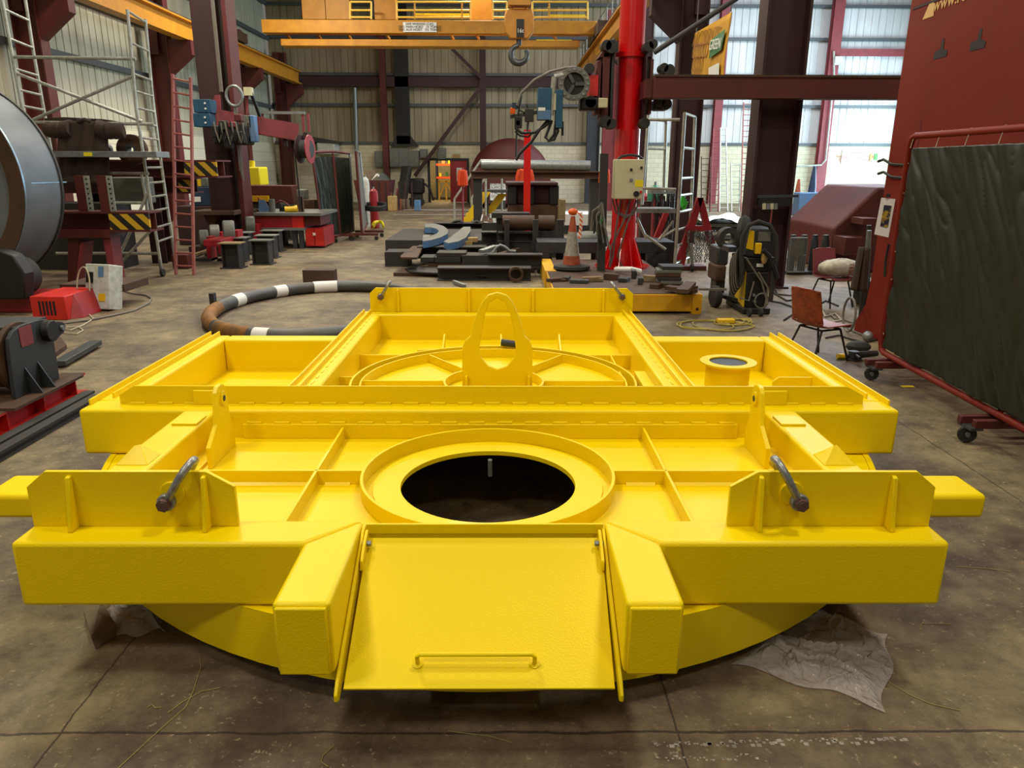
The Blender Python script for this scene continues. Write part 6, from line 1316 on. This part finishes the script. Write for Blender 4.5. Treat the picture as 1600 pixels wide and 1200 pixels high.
# ladders at the back wall
for i, (b0x, b1x, t0x, t1x, yt, yb, nr, mm, lb) in enumerate(((1096, 1109, 1096, 1110, 245, 330, 9, 'rust_steel', 'shortest dark ladder leaning at the left of the ladder row'), (1110, 1122, 1115, 1124, 201, 330, 14, 'pink_red', 'narrow reddish ladder second in the ladder row'), (1124, 1137, 1126, 1134, 200, 332, 15, 'aluminium', 'pale metal ladder in the middle of the ladder row'),
                         (1143, 1155, 1142, 1157, 255, 332, 8, 'aluminium', 'short pale ladder left of the tall pair'), (1157, 1171, 1162, 1175, 160, 333, 20, 'ladder_red', 'tall pink ladder at the right end of the ladder row'))):
    ladder((b0x, yb), (b1x, yb), (t0x, yt), (t1x, yt), 33.0, 34.6, nr, mm, lb)
# sheeted sheets stack behind A-frame
a, b = pbox(1100, 350, 1176, 380, 20, 2.0); t = thing('sheet_stack', 'stack of white and grey metal sheets under a plastic cover behind the A frame', 'stack', (a[0], 20, 0))
m = MB()
for k in range(5): MB().box((a[0]+.05*k, 20+.05*k, a[2]+(b[2]-a[2])*k/5), (b[0]-.04*k, 22, a[2]+(b[2]-a[2])*(k+.8)/5)).build('sheet', ['dark_steel', 'grey_box', 'paper'][k % 3], t)
def cov(u, v): return V((a[0]+(b[0]-a[0])*u, 19.95+2*v, b[2]+.05+.12*sin(u*5)*sin(v*4+1)+.05*NZ.noise(V((u*6, v*6, 1)))))
MB().grid(cov, 24, 16).build('cover', 'paper', t); MB().box((a[0], 20, 0), (b[0], 22, a[2])).build('base', 'dark_steel', t)
# banner
t = thing('safety_banner', 'yellow safety banner with green and white panels hanging in the right bay', 'banner', tuple(A(1105, 118, 21)))
YB1, YB2 = 18.6, 15.6
bn = [A(1076, 135, YB1), A(1131, 135, YB2), A(1142, 18, YB2), A(1088, 52, YB1)]
def bf(u, v): p = bn[0].lerp(bn[1], u).lerp(bn[3].lerp(bn[2], u), v); return p+V((.03*sin(v*5+u*3), .03*sin(u*7), 0))
MB().grid(bf, 12, 12).build('sheet', 'banner', t, thick=.01)
for k in (2, 3): MB().cyl(bn[k], (bn[k].x, bn[k].y, 9.0), .012, n=6).build('cord', 'cable_grey', t)
nb = (bn[1]-bn[0]).cross(bn[3]-bn[0]).normalized()
if nb.y > 0: nb = -nb
def bp(u, v, o=.05): return bf(u, v)+nb*o
MB().prism([bp(.62, .42), bp(.95, .50), bp(.95, .78), bp(.62, .70)], nb*.004).build('green_panel', 'green_paint', t)
MB().prism([bp(.62, .02), bp(.93, .05), bp(.93, .33), bp(.62, .28)], nb*.004).build('white_panel', 'paper', t)
dxn = (bn[1]-bn[0]).normalized(); dyn = (bn[3]-bn[0]).normalized()
for v_, s_ in ((.84, 'ACCIDENTS'), (.62, 'COULD'), (.40, 'COST'), (.18, 'YOU')):
    text('lettering', s_, .42, 'banner_ink', t, bp(.06, v_, .06), dxn, dyn, align='LEFT')
text('lettering', 'GREEN', .28, 'paper', t, bp(.78, .60, .07), dxn, dyn)
tag(MB().cyl(A(1022, 82, 15.5), A(1152, -3, 15.5), .05, n=10).build('suspension_bar', 'dark_steel'), 'thin dark bar sloping up right above the yellow banner', 'bar')
# welder cart
wc = G(1165, 492); Yw_ = wc.y+.1
t = thing('welding_machine', 'black and yellow welding machine cart with coiled leads right of the yellow base', 'welding machine', (wc.x, Yw_, 0), 0)
def wb(name, x0, y0, x1, y1, dY, d, m, **k): return MB().box(*pbox(x0, y0, x1, y1, Yw_+dY, d)).build(name, m, t, **k)
wb('power_source', 1162, 425, 1202, 482, 0, .6, 'black', bevel=.02)
sd = [A(1144, 468, Yw_+.55), A(1162, 483, Yw_), A(1166, 405, Yw_), A(1152, 398, Yw_+.55)]
MB().prism(sd, (.02, .02, 0)).build('side_panel', 'tool_yellow', t)
MB().prism([A(1150, 425, Yw_+.4), A(1160, 432, Yw_+.05), A(1162, 405, Yw_+.05), A(1152, 400, Yw_+.4)], (-.01, -.01, 0)).build('dark_badge', 'charcoal', t)
wb('front_lip', 1160, 482, 1204, 491, -.08, .8, 'black', bevel=.01)
wb('wire_feeder', 1166, 357, 1212, 402, -.02, .5, 'charcoal', bevel=.03); wb('feeder_screen', 1184, 362, 1205, 377, -.03, .02, 'grey_box'); wb('shelf', 1160, 402, 1212, 425, 0, .55, 'black', bevel=.02)
MB().prism([A(x, y, Yw_-.035) for x, y in ((1166, 388), (1177, 391), (1179, 361), (1172, 359))], (0, .01, 0)).build('yellow_badge', 'tool_yellow', t)
wb('torch_socket', 1180, 380, 1191, 397, -.09, .07, 'tool_yellow', bevel=.01); wb('label', 1182, 412, 1193, 417, -.01, .01, 'paper')
p = A(1194, 402, Yw_-.05); MB().sphere((p.x, Yw_-.06, p.z), .09, 14, (.5, .4, 1)).build('glove', 'wood_pale', t)
q = A(1165, 365, Yw_+.25); MB().lathe([(.001, -.06), (.20, -.06), (.24, 0), (.20, .06), (.001, .06)], (q.x, Yw_+.35, q.z), (1, -.5, 0), 28).build('wire_spool', 'rubber', t)
MB().tube([A(x, y, Yw_-.08) for x, y in ((1160, 425), (1158, 395), (1160, 370), (1170, 352), (1185, 346), (1202, 352), (1212, 368), (1214, 395), (1208, 430), (1204, 470))], .03).build('torch_lead', 'rubber', t)
MB().tube([A(x, y, Yw_-.12) for x, y in ((1192, 390), (1202, 400), (1210, 420), (1215, 435))], .028).build('torch_lead', 'black', t)
for k in range(8):
    cxp = 1145+1.5*k; MB().tube([A(cxp+5*cos(a_), 432+30*sin(a_)-2*k, Yw_+.2-.03*k) for a_ in [2*pi*i/18 for i in range(18)]], .012, n=6, closed=True).build('coiled_lead', 'rubber' if k % 2 else 'cable_grey', t)
for pts in (((1165, 402), (1190, 440), (1198, 470)), ((1178, 440), (1170, 470), (1156, 465)), ((1185, 425), (1200, 450), (1195, 480))): MB().tube([A(x, y, Yw_-.06) for x, y in pts], .012).build('lead', 'cable_grey', t)
c = A(1190, 470, Yw_-.06); MB().tube([(c.x+.09*cos(a_), Yw_-.06, c.z+.10*sin(a_)) for a_ in [2*pi*i/18 for i in range(18)]], .01, closed=True).build('coil', 'cable_grey', t)
for x, y in ((1178, 461), (1179, 471)): p = A(x, y, Yw_-.01); MB().cyl((p.x, Yw_-.03, p.z), (p.x, Yw_+.01, p.z), .02, n=12).build('socket', 'galv', t)
MB().cyl(A(1148, 400, Yw_+.5), A(1140, 470, Yw_+.6), .02, n=8).build('handle', 'steel_grey', t); MB().box(*pbox(1138, 386, 1154, 394, Yw_+.3, .3)).build('tool_tray', 'steel_grey', t)
pw = G(1121, 483); wheel(MB(), (pw.x, pw.y+.15, .15), (1, .15, 0), .15, .09).build('wheel', 'rubber', t)
MB().cyl((pw.x, pw.y+.15, .15), (wc.x+.1, Yw_+.45, .15), .02, n=8).build('axle', 'steel_grey', t); MB().prism([(pw.x+.12, pw.y+.1, .12), (wc.x+.3, Yw_, .06), (wc.x+.3, Yw_+.5, .06), (pw.x+.12, pw.y+.4, .12)], (0, 0, .05)).build('chassis', 'black', t)
for x in (1174, 1192): q = G(x, 497); wheel(MB(), (q.x, q.y+.1, .055), (1, .1, 0), .055, .035).build('castor', 'rubber', t)
p = A(1128, 395, 11.2); t = thing('dark_machine', 'dark machine with grey cover just left of the welding cart', 'machine', (p.x, 11.2, 0)); MB().box(*pbox(1120, 386, 1140, 415, 11.2, .5)).build('case', 'charcoal', t, bevel=.03); MB().lathe([(.08, -.1), (.16, -.1), (.16, .1), (.08, .1)], A(1137, 372, 11.3), (0, 1, 0), 20, closed=True).build('round_duct', 'dark_steel', t)
MB().box(*pbox(1118, 415, 1136, 440, 11.1, .5)).build('lower_case', 'rust_steel', t, bevel=.03); MB().box((A(1122, 440, 11.1).x, 11.2, 0), (A(1136, 440, 11.1).x, 11.5, A(1122, 440, 11.1).z)).build('foot', 'dark_steel', t)
# hooks rack on dark column
a, b = pbox(1186, 310, 1236, 322, 11.9, .14); t = thing('tool_rail', 'dark tool rail with hanging grips fixed on the nearest dark column', 'tool rail', tuple(a)); MB().box(a, b).build('rail', 'black', t); MB().bar(A(1184, 307, 11.95), A(1247, 306, 11.95), .03, .04).build('top_bar', 'steel_grey', t)
for k in range(4): MB().cyl(A(1194+6*k, 318, 11.88), A(1194+6*k, 327, 11.88), .03, n=8).build('grip', 'galv' if k % 2 else 'cream_box', t)
MB().cyl(A(1207, 322, 11.88), A(1203, 352, 11.88), .015, n=6).build('hanging_rod', 'pink_red', t)
# cables on floor
tag(MB().tube([V((G(1115, 510).x+.38*cos(q*1.0)+.15*sin(q*.37), G(1115, 510).y+.30*sin(q)+.04*cos(q*2.3), .012+.003*(i % 4))) for i, q in enumerate([2*pi*k/16 for k in range(48)])], .008, n=6).build('cable_coil', 'cable_yellow'), 'loose yellowish cable coil on the floor below the welding cart', 'cable')
tag(MB().tube([V((G(1145, 505).x+.22*cos(q)+.05*sin(q*.41), G(1145, 505).y+.2*sin(q*1.04), .014+.003*(i % 4))) for i, q in enumerate([2*pi*k/14 for k in range(50)])], .008, n=6).build('cable_coil', 'cable_yellow'), 'smaller yellowish cable coil overlapping the large one', 'cable')
p = G(1132, 505); tag(MB().box((p.x-.1, p.y-.05, .0), (p.x+.12, p.y+.05, .06)).build('cable_plug', 'tool_yellow', bevel=.015), 'yellow plug lying on the loose cable coil', 'plug')
for i, pts in enumerate((((1205, 455), (1230, 470), (1245, 468), (1270, 480), (1290, 470), (1310, 478)), ((1200, 470), (1220, 473), (1240, 480), (1262, 497), (1240, 490), (1225, 500)), ((1208, 445), (1215, 460), (1240, 462), (1260, 455), (1275, 462)))):
    tag(MB().tube([G(x, y, .015) for x, y in pts], .012, n=6).build('cable', 'rubber'), ['long', 'looping', 'short'][i]+' black cable on the floor between welding cart and chairs', 'cable')
tag(MB().bar(G(1092, 452, .3), G(1135, 452, .3), .03, .03).build('torch_hose', 'cable_grey'), 'thin grey hose running from the yellow base to the welding cart', 'hose')
# wire crate
a, b = pbox(1230, 372, 1262, 432, 13.6, .6); t = thing('wire_crate', 'grey wire mesh crate holding cylinders in front of the maroon hood', 'crate', (a[0], 13.6, 0))
a = (a[0], 13.6, .05)
for i in range(10): x = a[0]+(b[0]-a[0])*i/9; MB().cyl((x, 13.6, a[2]), (x, 13.6, b[2]), .012, n=5).build('wire', 'galv', t)
for z_ in (a[2], (a[2]+b[2])/2, b[2]): MB().cyl((a[0], 13.6, z_), (b[0], 13.6, z_), .018, n=6).build('frame_wire', 'galv', t)
MB().box((a[0], 13.62, 0), (b[0]+.5, 14.2, .05)).build('pallet', 'dark_steel', t)
MB().box(((a[0]+b[0])/2-.15, 13.58, .35), ((a[0]+b[0])/2+.1, 13.59, .6)).build('plate', 'grey_box', t)
for k in range(4): bx = a[0]+.15+.2*k; tag(MB().lathe([(.001, .05), (.07, .05), (.07, b[2]-.1), (.05, b[2]-.03), (.05, b[2]+.03), (.001, b[2]+.03)], (bx, 13.9, 0), n=14).build('small_cylinder', 'charcoal'), 'small dark cylinder standing in the wire mesh crate', 'cylinder', 'small cylinders in the wire crate')
# maroon hood
Yh_ = 12.6
t = thing('machine_hood', 'big maroon sloped machine hood behind the chairs', 'machine', (5.3, 14.5, 0))
h1 = [A(x, y, 12.8) for x, y in ((1297, 425), (1297, 366), (1372, 300), (1420, 300), (1420, 425))]
h1 = [A(1299, 425, 13.9), A(1302, 357, 13.9), A(1373, 292, 13.9), A(1470, 292, 13.9), A(1470, 425, 13.9)]; h1[0].z = h1[-1].z = 0; h1[-1].x = h1[-2].x
MB().prism(h1, (0, 2.3, 0)).build('hood', 'maroon', t, bevel=.05, segs=3)
MB().box(*pbox(1318, 371, 1352, 400, 13.4, .52)).build('side_box', 'maroon', t, bevel=.01); MB().box(*pbox(1348, 341, 1372, 352, 13.4, .52)).build('ledge', 'maroon', t, bevel=.01)
# fire marker cone and stuff by the wall behind
for (x, y, h, r, mm, lb) in ((1244, 322, 1.4, .12, 'cone_orange', 'small orange and white cone near the bright back wall'), (1266, 322, 1.9, .14, 'dark_blue', 'dark blue gas bottle standing at the bright back wall')):
    p = A(x, y, 31); tag(MB().lathe([(.001, 0), (r*1.4, 0), (r, h*.6), (r*.4, h), (.001, h)], (p.x, 31, 0), n=16).build('marker_cone' if h < 1.5 else 'gas_bottle', mm), lb, 'cone' if h < 1.5 else 'gas bottle')
p0, p1 = A(1236, 325, 31), A(1256, 325, 31); 
tag(MB().box((p0.x, 30.2, 0), (p1.x+.6, 30.9, .9)).build('blue_crate', 'blue_steel', bevel=.03), 'pale blue crate before the orange cone at the bright wall', 'crate')
# red machine column panel at right
XPn = 4.2
def PP(px, py): q = AX(px, py, XPn); return (q.x, q.y, q.z)
t = thing('machine_column', 'towering red machine panel at the right with lettering and a flared foot', 'machine', (XPn, 6.5, 0))
f0 = V(PP(1335, 515)); f0.z = 0; e1 = V(PP(1352, 478)); e2 = V(PP(1362, 430)); e3 = V(PP(1372, 360)); e4 = V(PP(1425, 10)); yed = (e3.y+e4.y)/2
ee = [(XPn, f0.y+.02, 0), (XPn, f0.y, .12), (XPn, e1.y, max(e1.z, .35)), (XPn, e2.y, e2.z), (XPn, e3.y, e3.z), (XPn, e4.y, 5.2), (XPn, 5.35, 5.2), (XPn, 5.35, 0)]
MB().prism(ee, (.5, 0, 0)).build('panel', 'panel_red', t, bevel=.006)
MB().box((XPn+.03, 2.2, 0), (XPn+.53, 5.34, 5.2)).build('panel', 'dark_maroon' if 0 else 'maroon', t)
sm = V(PP(1427, 14)); MB().prism([(XPn-.006, sm.y, sm.z-.012), (XPn-.006, 5.36, sm.z-.012), (XPn-.006, 5.36, sm.z+.012), (XPn-.006, sm.y, sm.z+.012)], (.01, 0, 0)).build('seam', 'dark_maroon', t)
for x, y in ((1470, 82), (1528, 68)):
    q = V(PP(x, y)); MB().prism([(XPn-.004, q.y-.11, q.z-.05), (XPn-.004, q.y-.12, q.z), (XPn-.004, q.y-.04, q.z+.03), (XPn-.004, q.y-.035, q.z+.12), (XPn-.004, q.y+.0, q.z+.12), (XPn-.004, q.y+.015, q.z+.03), (XPn-.004, q.y+.11, q.z+.02), (XPn-.004, q.y+.11, q.z-.05)], (.006, 0, 0)).build('lifting_slot', 'black', t, label='black lifting slot cut in the red panel')
q = V(PP(1459, 13)); 
text('lettering', 'www.redroost', .17, 'text_gold', t, (XPn-.004, q.y, q.z+.02), (0, -1, 0), (0, 0, 1), align='LEFT')
q = V(PP(1452, 16)); MB().prism([(XPn-.005, q.y+.10, q.z-.07), (XPn-.005, q.y-.10, q.z-.07), (XPn-.005, q.y-.09, q.z+.02), (XPn-.005, q.y-.05, q.z+.10), (XPn-.005, q.y-.0, q.z+.07)], (.004, 0, 0)).build('emblem', 'text_gold', t)
sv = V(PP(1438, 200)); MB().box((XPn-.003, sv.y-.008, 1.9), (XPn+.01, sv.y, 2.35)).build('seam', 'dark_maroon', t)
for y0 in (252, 272):
    q = V(PP(1400, y0)); MB().tube([(XPn, q.y-.2, q.z-.04), (XPn-.02, q.y+.05, q.z-.03), (XPn-.04, q.y+.2, q.z+.02), (XPn-.05, q.y+.3, q.z)], .015, n=6).build('hose_clip', 'dark_steel', t)
q = V(PP(1388, 418)); MB().tube([(XPn-.03, q.y+.02*sin(k*.5), q.z+.25-.05*k) for k in range(8)], .014).build('hanging_hose', 'black', t)
# calendar poster
cpt = [A(1371, 307, 7.60), A(1398, 311, 7.56), A(1388, 371, 7.56), A(1366, 363, 7.60)]
cpt = [V(PP(1377, 309)), V(PP(1399, 312)), V(PP(1387, 371)), V(PP(1366, 366))]
t = thing('calendar', 'white wall calendar with dark picture pinned on the red machine panel', 'calendar', tuple(cpt[3]))
yc_ = AX(1399, 311, XPn-.01).y; c0 = A(1377, 309, yc_+.03); c1_ = A(1399, 311, yc_); c2_ = A(1388, 371, yc_); c3_ = A(1366, 366, yc_+.03)
for c_ in (c0, c1_, c2_, c3_): c_.x = min(c_.x, XPn-.01)
MB().prism([c0, c1_, c2_, c3_], (.004, .004, 0)).build('sheet', 'paper', t)
def cl_(u, v): return c3_.lerp(c2_, u).lerp(c0.lerp(c1_, u), v)+V((-.003, -.004, 0))
MB().prism([cl_(.3, .25), cl_(.85, .25), cl_(.85, .82), cl_(.3, .82)], (-.001, -.002, 0)).build('picture', 'pic_blue', t)
MB().cyl(c0.lerp(c1_, .5)+V((0, 0, .03)), c0.lerp(c1_, .5)+V((-.02, -.02, .03)), .02, n=10).build('magnet', 'black', t)
# green curtain screen
XS = 3.32
s0 = G(1375, 548, .22); t = thing('welding_screen', 'large dark green curtain screen on a red wheeled frame at the right', 'welding screen', (XS, 5.5, 0))
zt_ = 2.1; yb_ = s0.y; xb_ = s0.x
nr0, nr1 = V((s0.x, s0.y, .22)), G(1640, 692, .22)
d_ = (nr1-nr0).normalized(); nr1 = nr0+d_*3.6
up_ = V((0, 0, A(1418, 213, nr0.y).z-.22))
sp_ = V((.0, 0, 0))
T0, T1 = nr0+up_, nr1+up_; r_ = .028; cr_ = .09
pts = [nr0+d_*cr_, nr0+V((0, 0, .0))+d_*.03+V((0, 0, .02)), nr0+V((0, 0, cr_)), T0-V((0, 0, cr_)), T0+d_*.03-V((0, 0, .02)), T0+d_*cr_, T1, nr1]
MB().tube(pts, r_, n=12, closed=True).build('frame_tube', 'panel_red', t)
MB().cyl(nr0+d_*1.85+V((.05, 0, 0)), T0+d_*1.85+V((.05, 0, 0)), .02, n=10).build('frame_tube', 'panel_red', t)
i0, i1 = nr0+d_*.08+V((0, 0, .05)), nr1-d_*.05+V((0, 0, .05)); j0, j1 = T0+d_*.08-V((0, 0, .10)), T1-d_*.05-V((0, 0, .10))
sh = V((-.03, 0, 0))
curt(j0+sh, j1+sh, i1+sh, i0+sh, 190, .026, 4, 2, 1.8).build('curtain', 'dark_green_sheet', t, thick=.004)
for k in range(9): p = j0.lerp(j1, k/8); MB().tube([p+sh, p+V((-.02, 0, .05)), p+V((0, 0, .13))], .004, n=5).build('tie', 'cable_white', t)
for k in range(7): p = i0.lerp(j0, (k+.5)/7); MB().tube([p+sh, p-d_*.05, p-d_*.12], .004, n=5).build('tie', 'cable_white', t)
for px, py, px2, py2 in ((1365, 597, 1410, 572), (1516, 696, 1575, 668)):
    c = G(px, py); w0 = V((c.x, c.y+.06, .065)); wheel(MB(), w0, (.35, 1, 0), .062, .03).build('castor', 'rubber', t)
    MB().cyl(w0-V((0, .02, 0)), w0+V((0, .02, 0)), .02, n=10).build('castor_hub', 'galv', t)
    e = A(px2, py2, w0.y); xe = nr0.x+d_.x/d_.y*(w0.y-nr0.y); 
    MB().box((w0.x-.04, w0.y+.03, .13), (xe+.5, w0.y+.08, .19)).build('foot', 'maroon', t, bevel=.004); MB().box((w0.x-.0, w0.y-.08, .13), (xe+.5, w0.y-.03, .19)).build('foot', 'maroon', t, bevel=.004)
    MB().box((w0.x-.03, w0.y-.08, .115), (w0.x+.06, w0.y+.08, .135)).build('castor_plate', 'steel_grey', t)
# orange chair
def chair2(loc, rz, mm, label, seat=.43):
    t = thing('stacking_chair', label, 'chair', loc, rz); B = MB(); loc = V(loc)
    def fn(u, v):
        k = abs(u-.5)*2; x = (u-.5)*.42
        P_ = [(.21, seat-.03), (.19, seat), (.05, seat-.005), (-.10, seat-.01), (-.17, seat+.01), (-.205, seat+.06), (-.225, seat+.15), (-.25, seat+.28), (-.27, seat+.37), (-.275, seat+.385)]
        f = v*(len(P_)-1); i = min(int(f), len(P_)-2); g = f-i; y = P_[i][0]*(1-g)+P_[i+1][0]*g; z = P_[i][1]*(1-g)+P_[i+1][1]*g
        if v > .5: y += .03*k*k; x *= 1-.08*(v-.5)*2; z -= .03*k**6*(v > .9)
        else: z += .018*k*k
        x *= 1-.22*max(0, (v-.86)/.14)**3-.10*max(0, (.14-v)/.14)**3
        return V((x, y, z))
    def loc_build(mb, name, m, **kw):
        o = mb.build(name, m, None, **kw); off = V(o.location); o.parent = t; o.location = off; return o
    loc_build(MB().grid(fn, 14, 36), 'seat_shell', mm, thick=.012)
    for sx in (-1, 1):
        for sy, yt in ((.22, .12), (-.24, -.12)): loc_build(MB().cyl((sx*.20, sy, 0), (sx*.15, yt, seat-.03), .011, n=8), 'leg', 'black')
        loc_build(MB().cyl((sx*.15, .12, seat-.03), (sx*.15, -.12, seat-.03), .011, n=8), 'side_rail', 'black')
    for yy in (.12, -.12): loc_build(MB().cyl((-.15, yy, seat-.03), (.15, yy, seat-.03), .011, n=8), 'cross_rail', 'black')
    return t
g0 = G(1300, 568); ch1 = chair2((g0.x-.08, g0.y+.20, 0), radians(-68), 'chair_orange', 'worn orange plastic chair with thin black legs nearest the yellow frame', seat=.36)
g0 = G(1298, 480); ch2 = chair2((g0.x+.05, g0.y+.15, 0), radians(200), 'pink_red', 'faded maroon chair holding the white bag by the machine hood', seat=.40)
cc = ch2.location
t = thing('carrier_bag', 'white carrier bag with red lettering lying on the faded maroon chair', 'bag', (cc.x, cc.y, .42))
def bagf(u, v):
    th = 2*pi*u; ph = pi*(v-.5); r = 1+.12*NZ.noise(V((cos(th)*2, sin(th)*2, v*4))); x = .29*cos(ph)*cos(th)*r; y = .17*cos(ph)*sin(th)*r; z = .13*sin(ph)*r
    return V((cc.x+.05+x, cc.y-.05+y, .42+max(0, .12+z)))
MB().grid(bagf, 32, 18).build('bag', 'bag_cloth', t)
text('lettering', 'TESCO', .085, 'text_red', t, (cc.x+.13, cc.y-.05-.175, .50), (0, 0, -1), (1, 0, 0))
MB().tube([(cc.x-.2, cc.y-.05, .50), (cc.x-.22, cc.y-.03, .60), (cc.x-.05, cc.y-.0, .64), (cc.x+.1, cc.y, .60)], .015).build('handle', 'coverall', t)
tag(MB().box((cc.x+.42, cc.y-.15, 0), (cc.x+.7, cc.y+.25, .36)).build('dark_crate', 'dark_steel', bevel=.02), 'dark crate on the floor between the maroon chair and red panel', 'crate')
p = A(1346, 440, 9.6); t = thing('overalls_heap', 'dark work clothes hanging against the red machine panel', 'clothes', (p.x, 9.6, 0))
def cf2(u, v): q = A(1328+(1352-1328)*u+14*(1-v)*(1-u), 385+(452-385)*v, 9.6+.0); return V((q.x, 9.55-.1*sin(u*pi)-.03*sin(u*14), q.z))
MB().grid(cf2, 14, 12).build('cloth', 'coverall', t, thick=.06); MB().cyl(A(1358, 360, 9.5), A(1352, 445, 9.5), .03, n=10).build('grey_pipe', 'galv', t); MB().cyl(A(1358, 352, 9.7), (A(1350, 455, 9.7).x, 9.7, 0), .03, n=8).build('pole', 'dark_steel', t)
# grinder and bits by chair
g0 = G(1345, 562); t = thing('angle_grinder', 'black angle grinder lying on the floor beside the orange chair', 'angle grinder', (g0.x, g0.y, 0))
MB().cyl((g0.x-.05, g0.y, .05), (g0.x+.18, g0.y+.05, .055), .038, .03, n=14).build('body', 'rubber', t); MB().cyl((g0.x-.08, g0.y, .02), (g0.x-.08, g0.y, .09), .05, n=16).build('gear_head', 'charcoal', t); MB().cyl((g0.x-.08, g0.y, .008), (g0.x-.08, g0.y, .014), .085, n=24).build('disc', 'steel_grey', t)
MB().cyl((g0.x-.08, g0.y-.04, .06), (g0.x-.10, g0.y-.18, .06), .016, n=10).build('side_handle', 'black', t)
g1 = G(1340, 550); tag(MB().sphere((g1.x, g1.y, .06), .11, 14, (1.2, .9, .55)).build('coiled_hose', 'rubber'), 'dark coiled bundle lying just behind the angle grinder', 'coil')
g2 = G(1312, 561); t = thing('yellow_connector', 'small yellow connector left of the angle grinder', 'connector', (g2.x, g2.y, 0)); MB().cyl((g2.x-.03, g2.y, .03), (g2.x+.05, g2.y, .03), .028, n=12).build('body', 'tool_yellow', t); MB().cyl((g2.x+.05, g2.y, .03), (g2.x+.1, g2.y, .03), .02, n=12).build('collar', 'black', t)
for i, pts in enumerate((((1290, 528), (1310, 524), (1330, 530), (1350, 535), (1372, 530)), ((1296, 490), (1305, 498), (1320, 500), (1335, 505), (1320, 512), (1340, 520), (1360, 528)), ((1283, 482), (1290, 495), (1305, 490), (1315, 500), (1300, 503)))):
    tag(MB().tube([G(x, y, .014) for x, y in pts], .011, n=6).build('cable', ['rubber', 'cable_grey', 'cable_white'][i]), ['black cable on the floor between orange chair and screen', 'grey cable winding below the foot of the red panel', 'pale cable loop below the maroon chair'][i], 'cable')
g3 = G(1355, 532); tag(MB().sphere((g3.x, g3.y, .05), .06, 12).build('work_lamp', 'galv'), 'small silver work lamp head on the floor by the screen', 'lamp')
q = G(1333, 520); tag(MB().tube([(4.05+.0*k, q.y+.16*cos(2*pi*k/20), .22+.2*sin(2*pi*k/20)) for k in range(20)], .014, closed=True).build('hose_loop', 'cable_grey'), 'grey hose loop leaning on the foot of the red panel', 'hose')
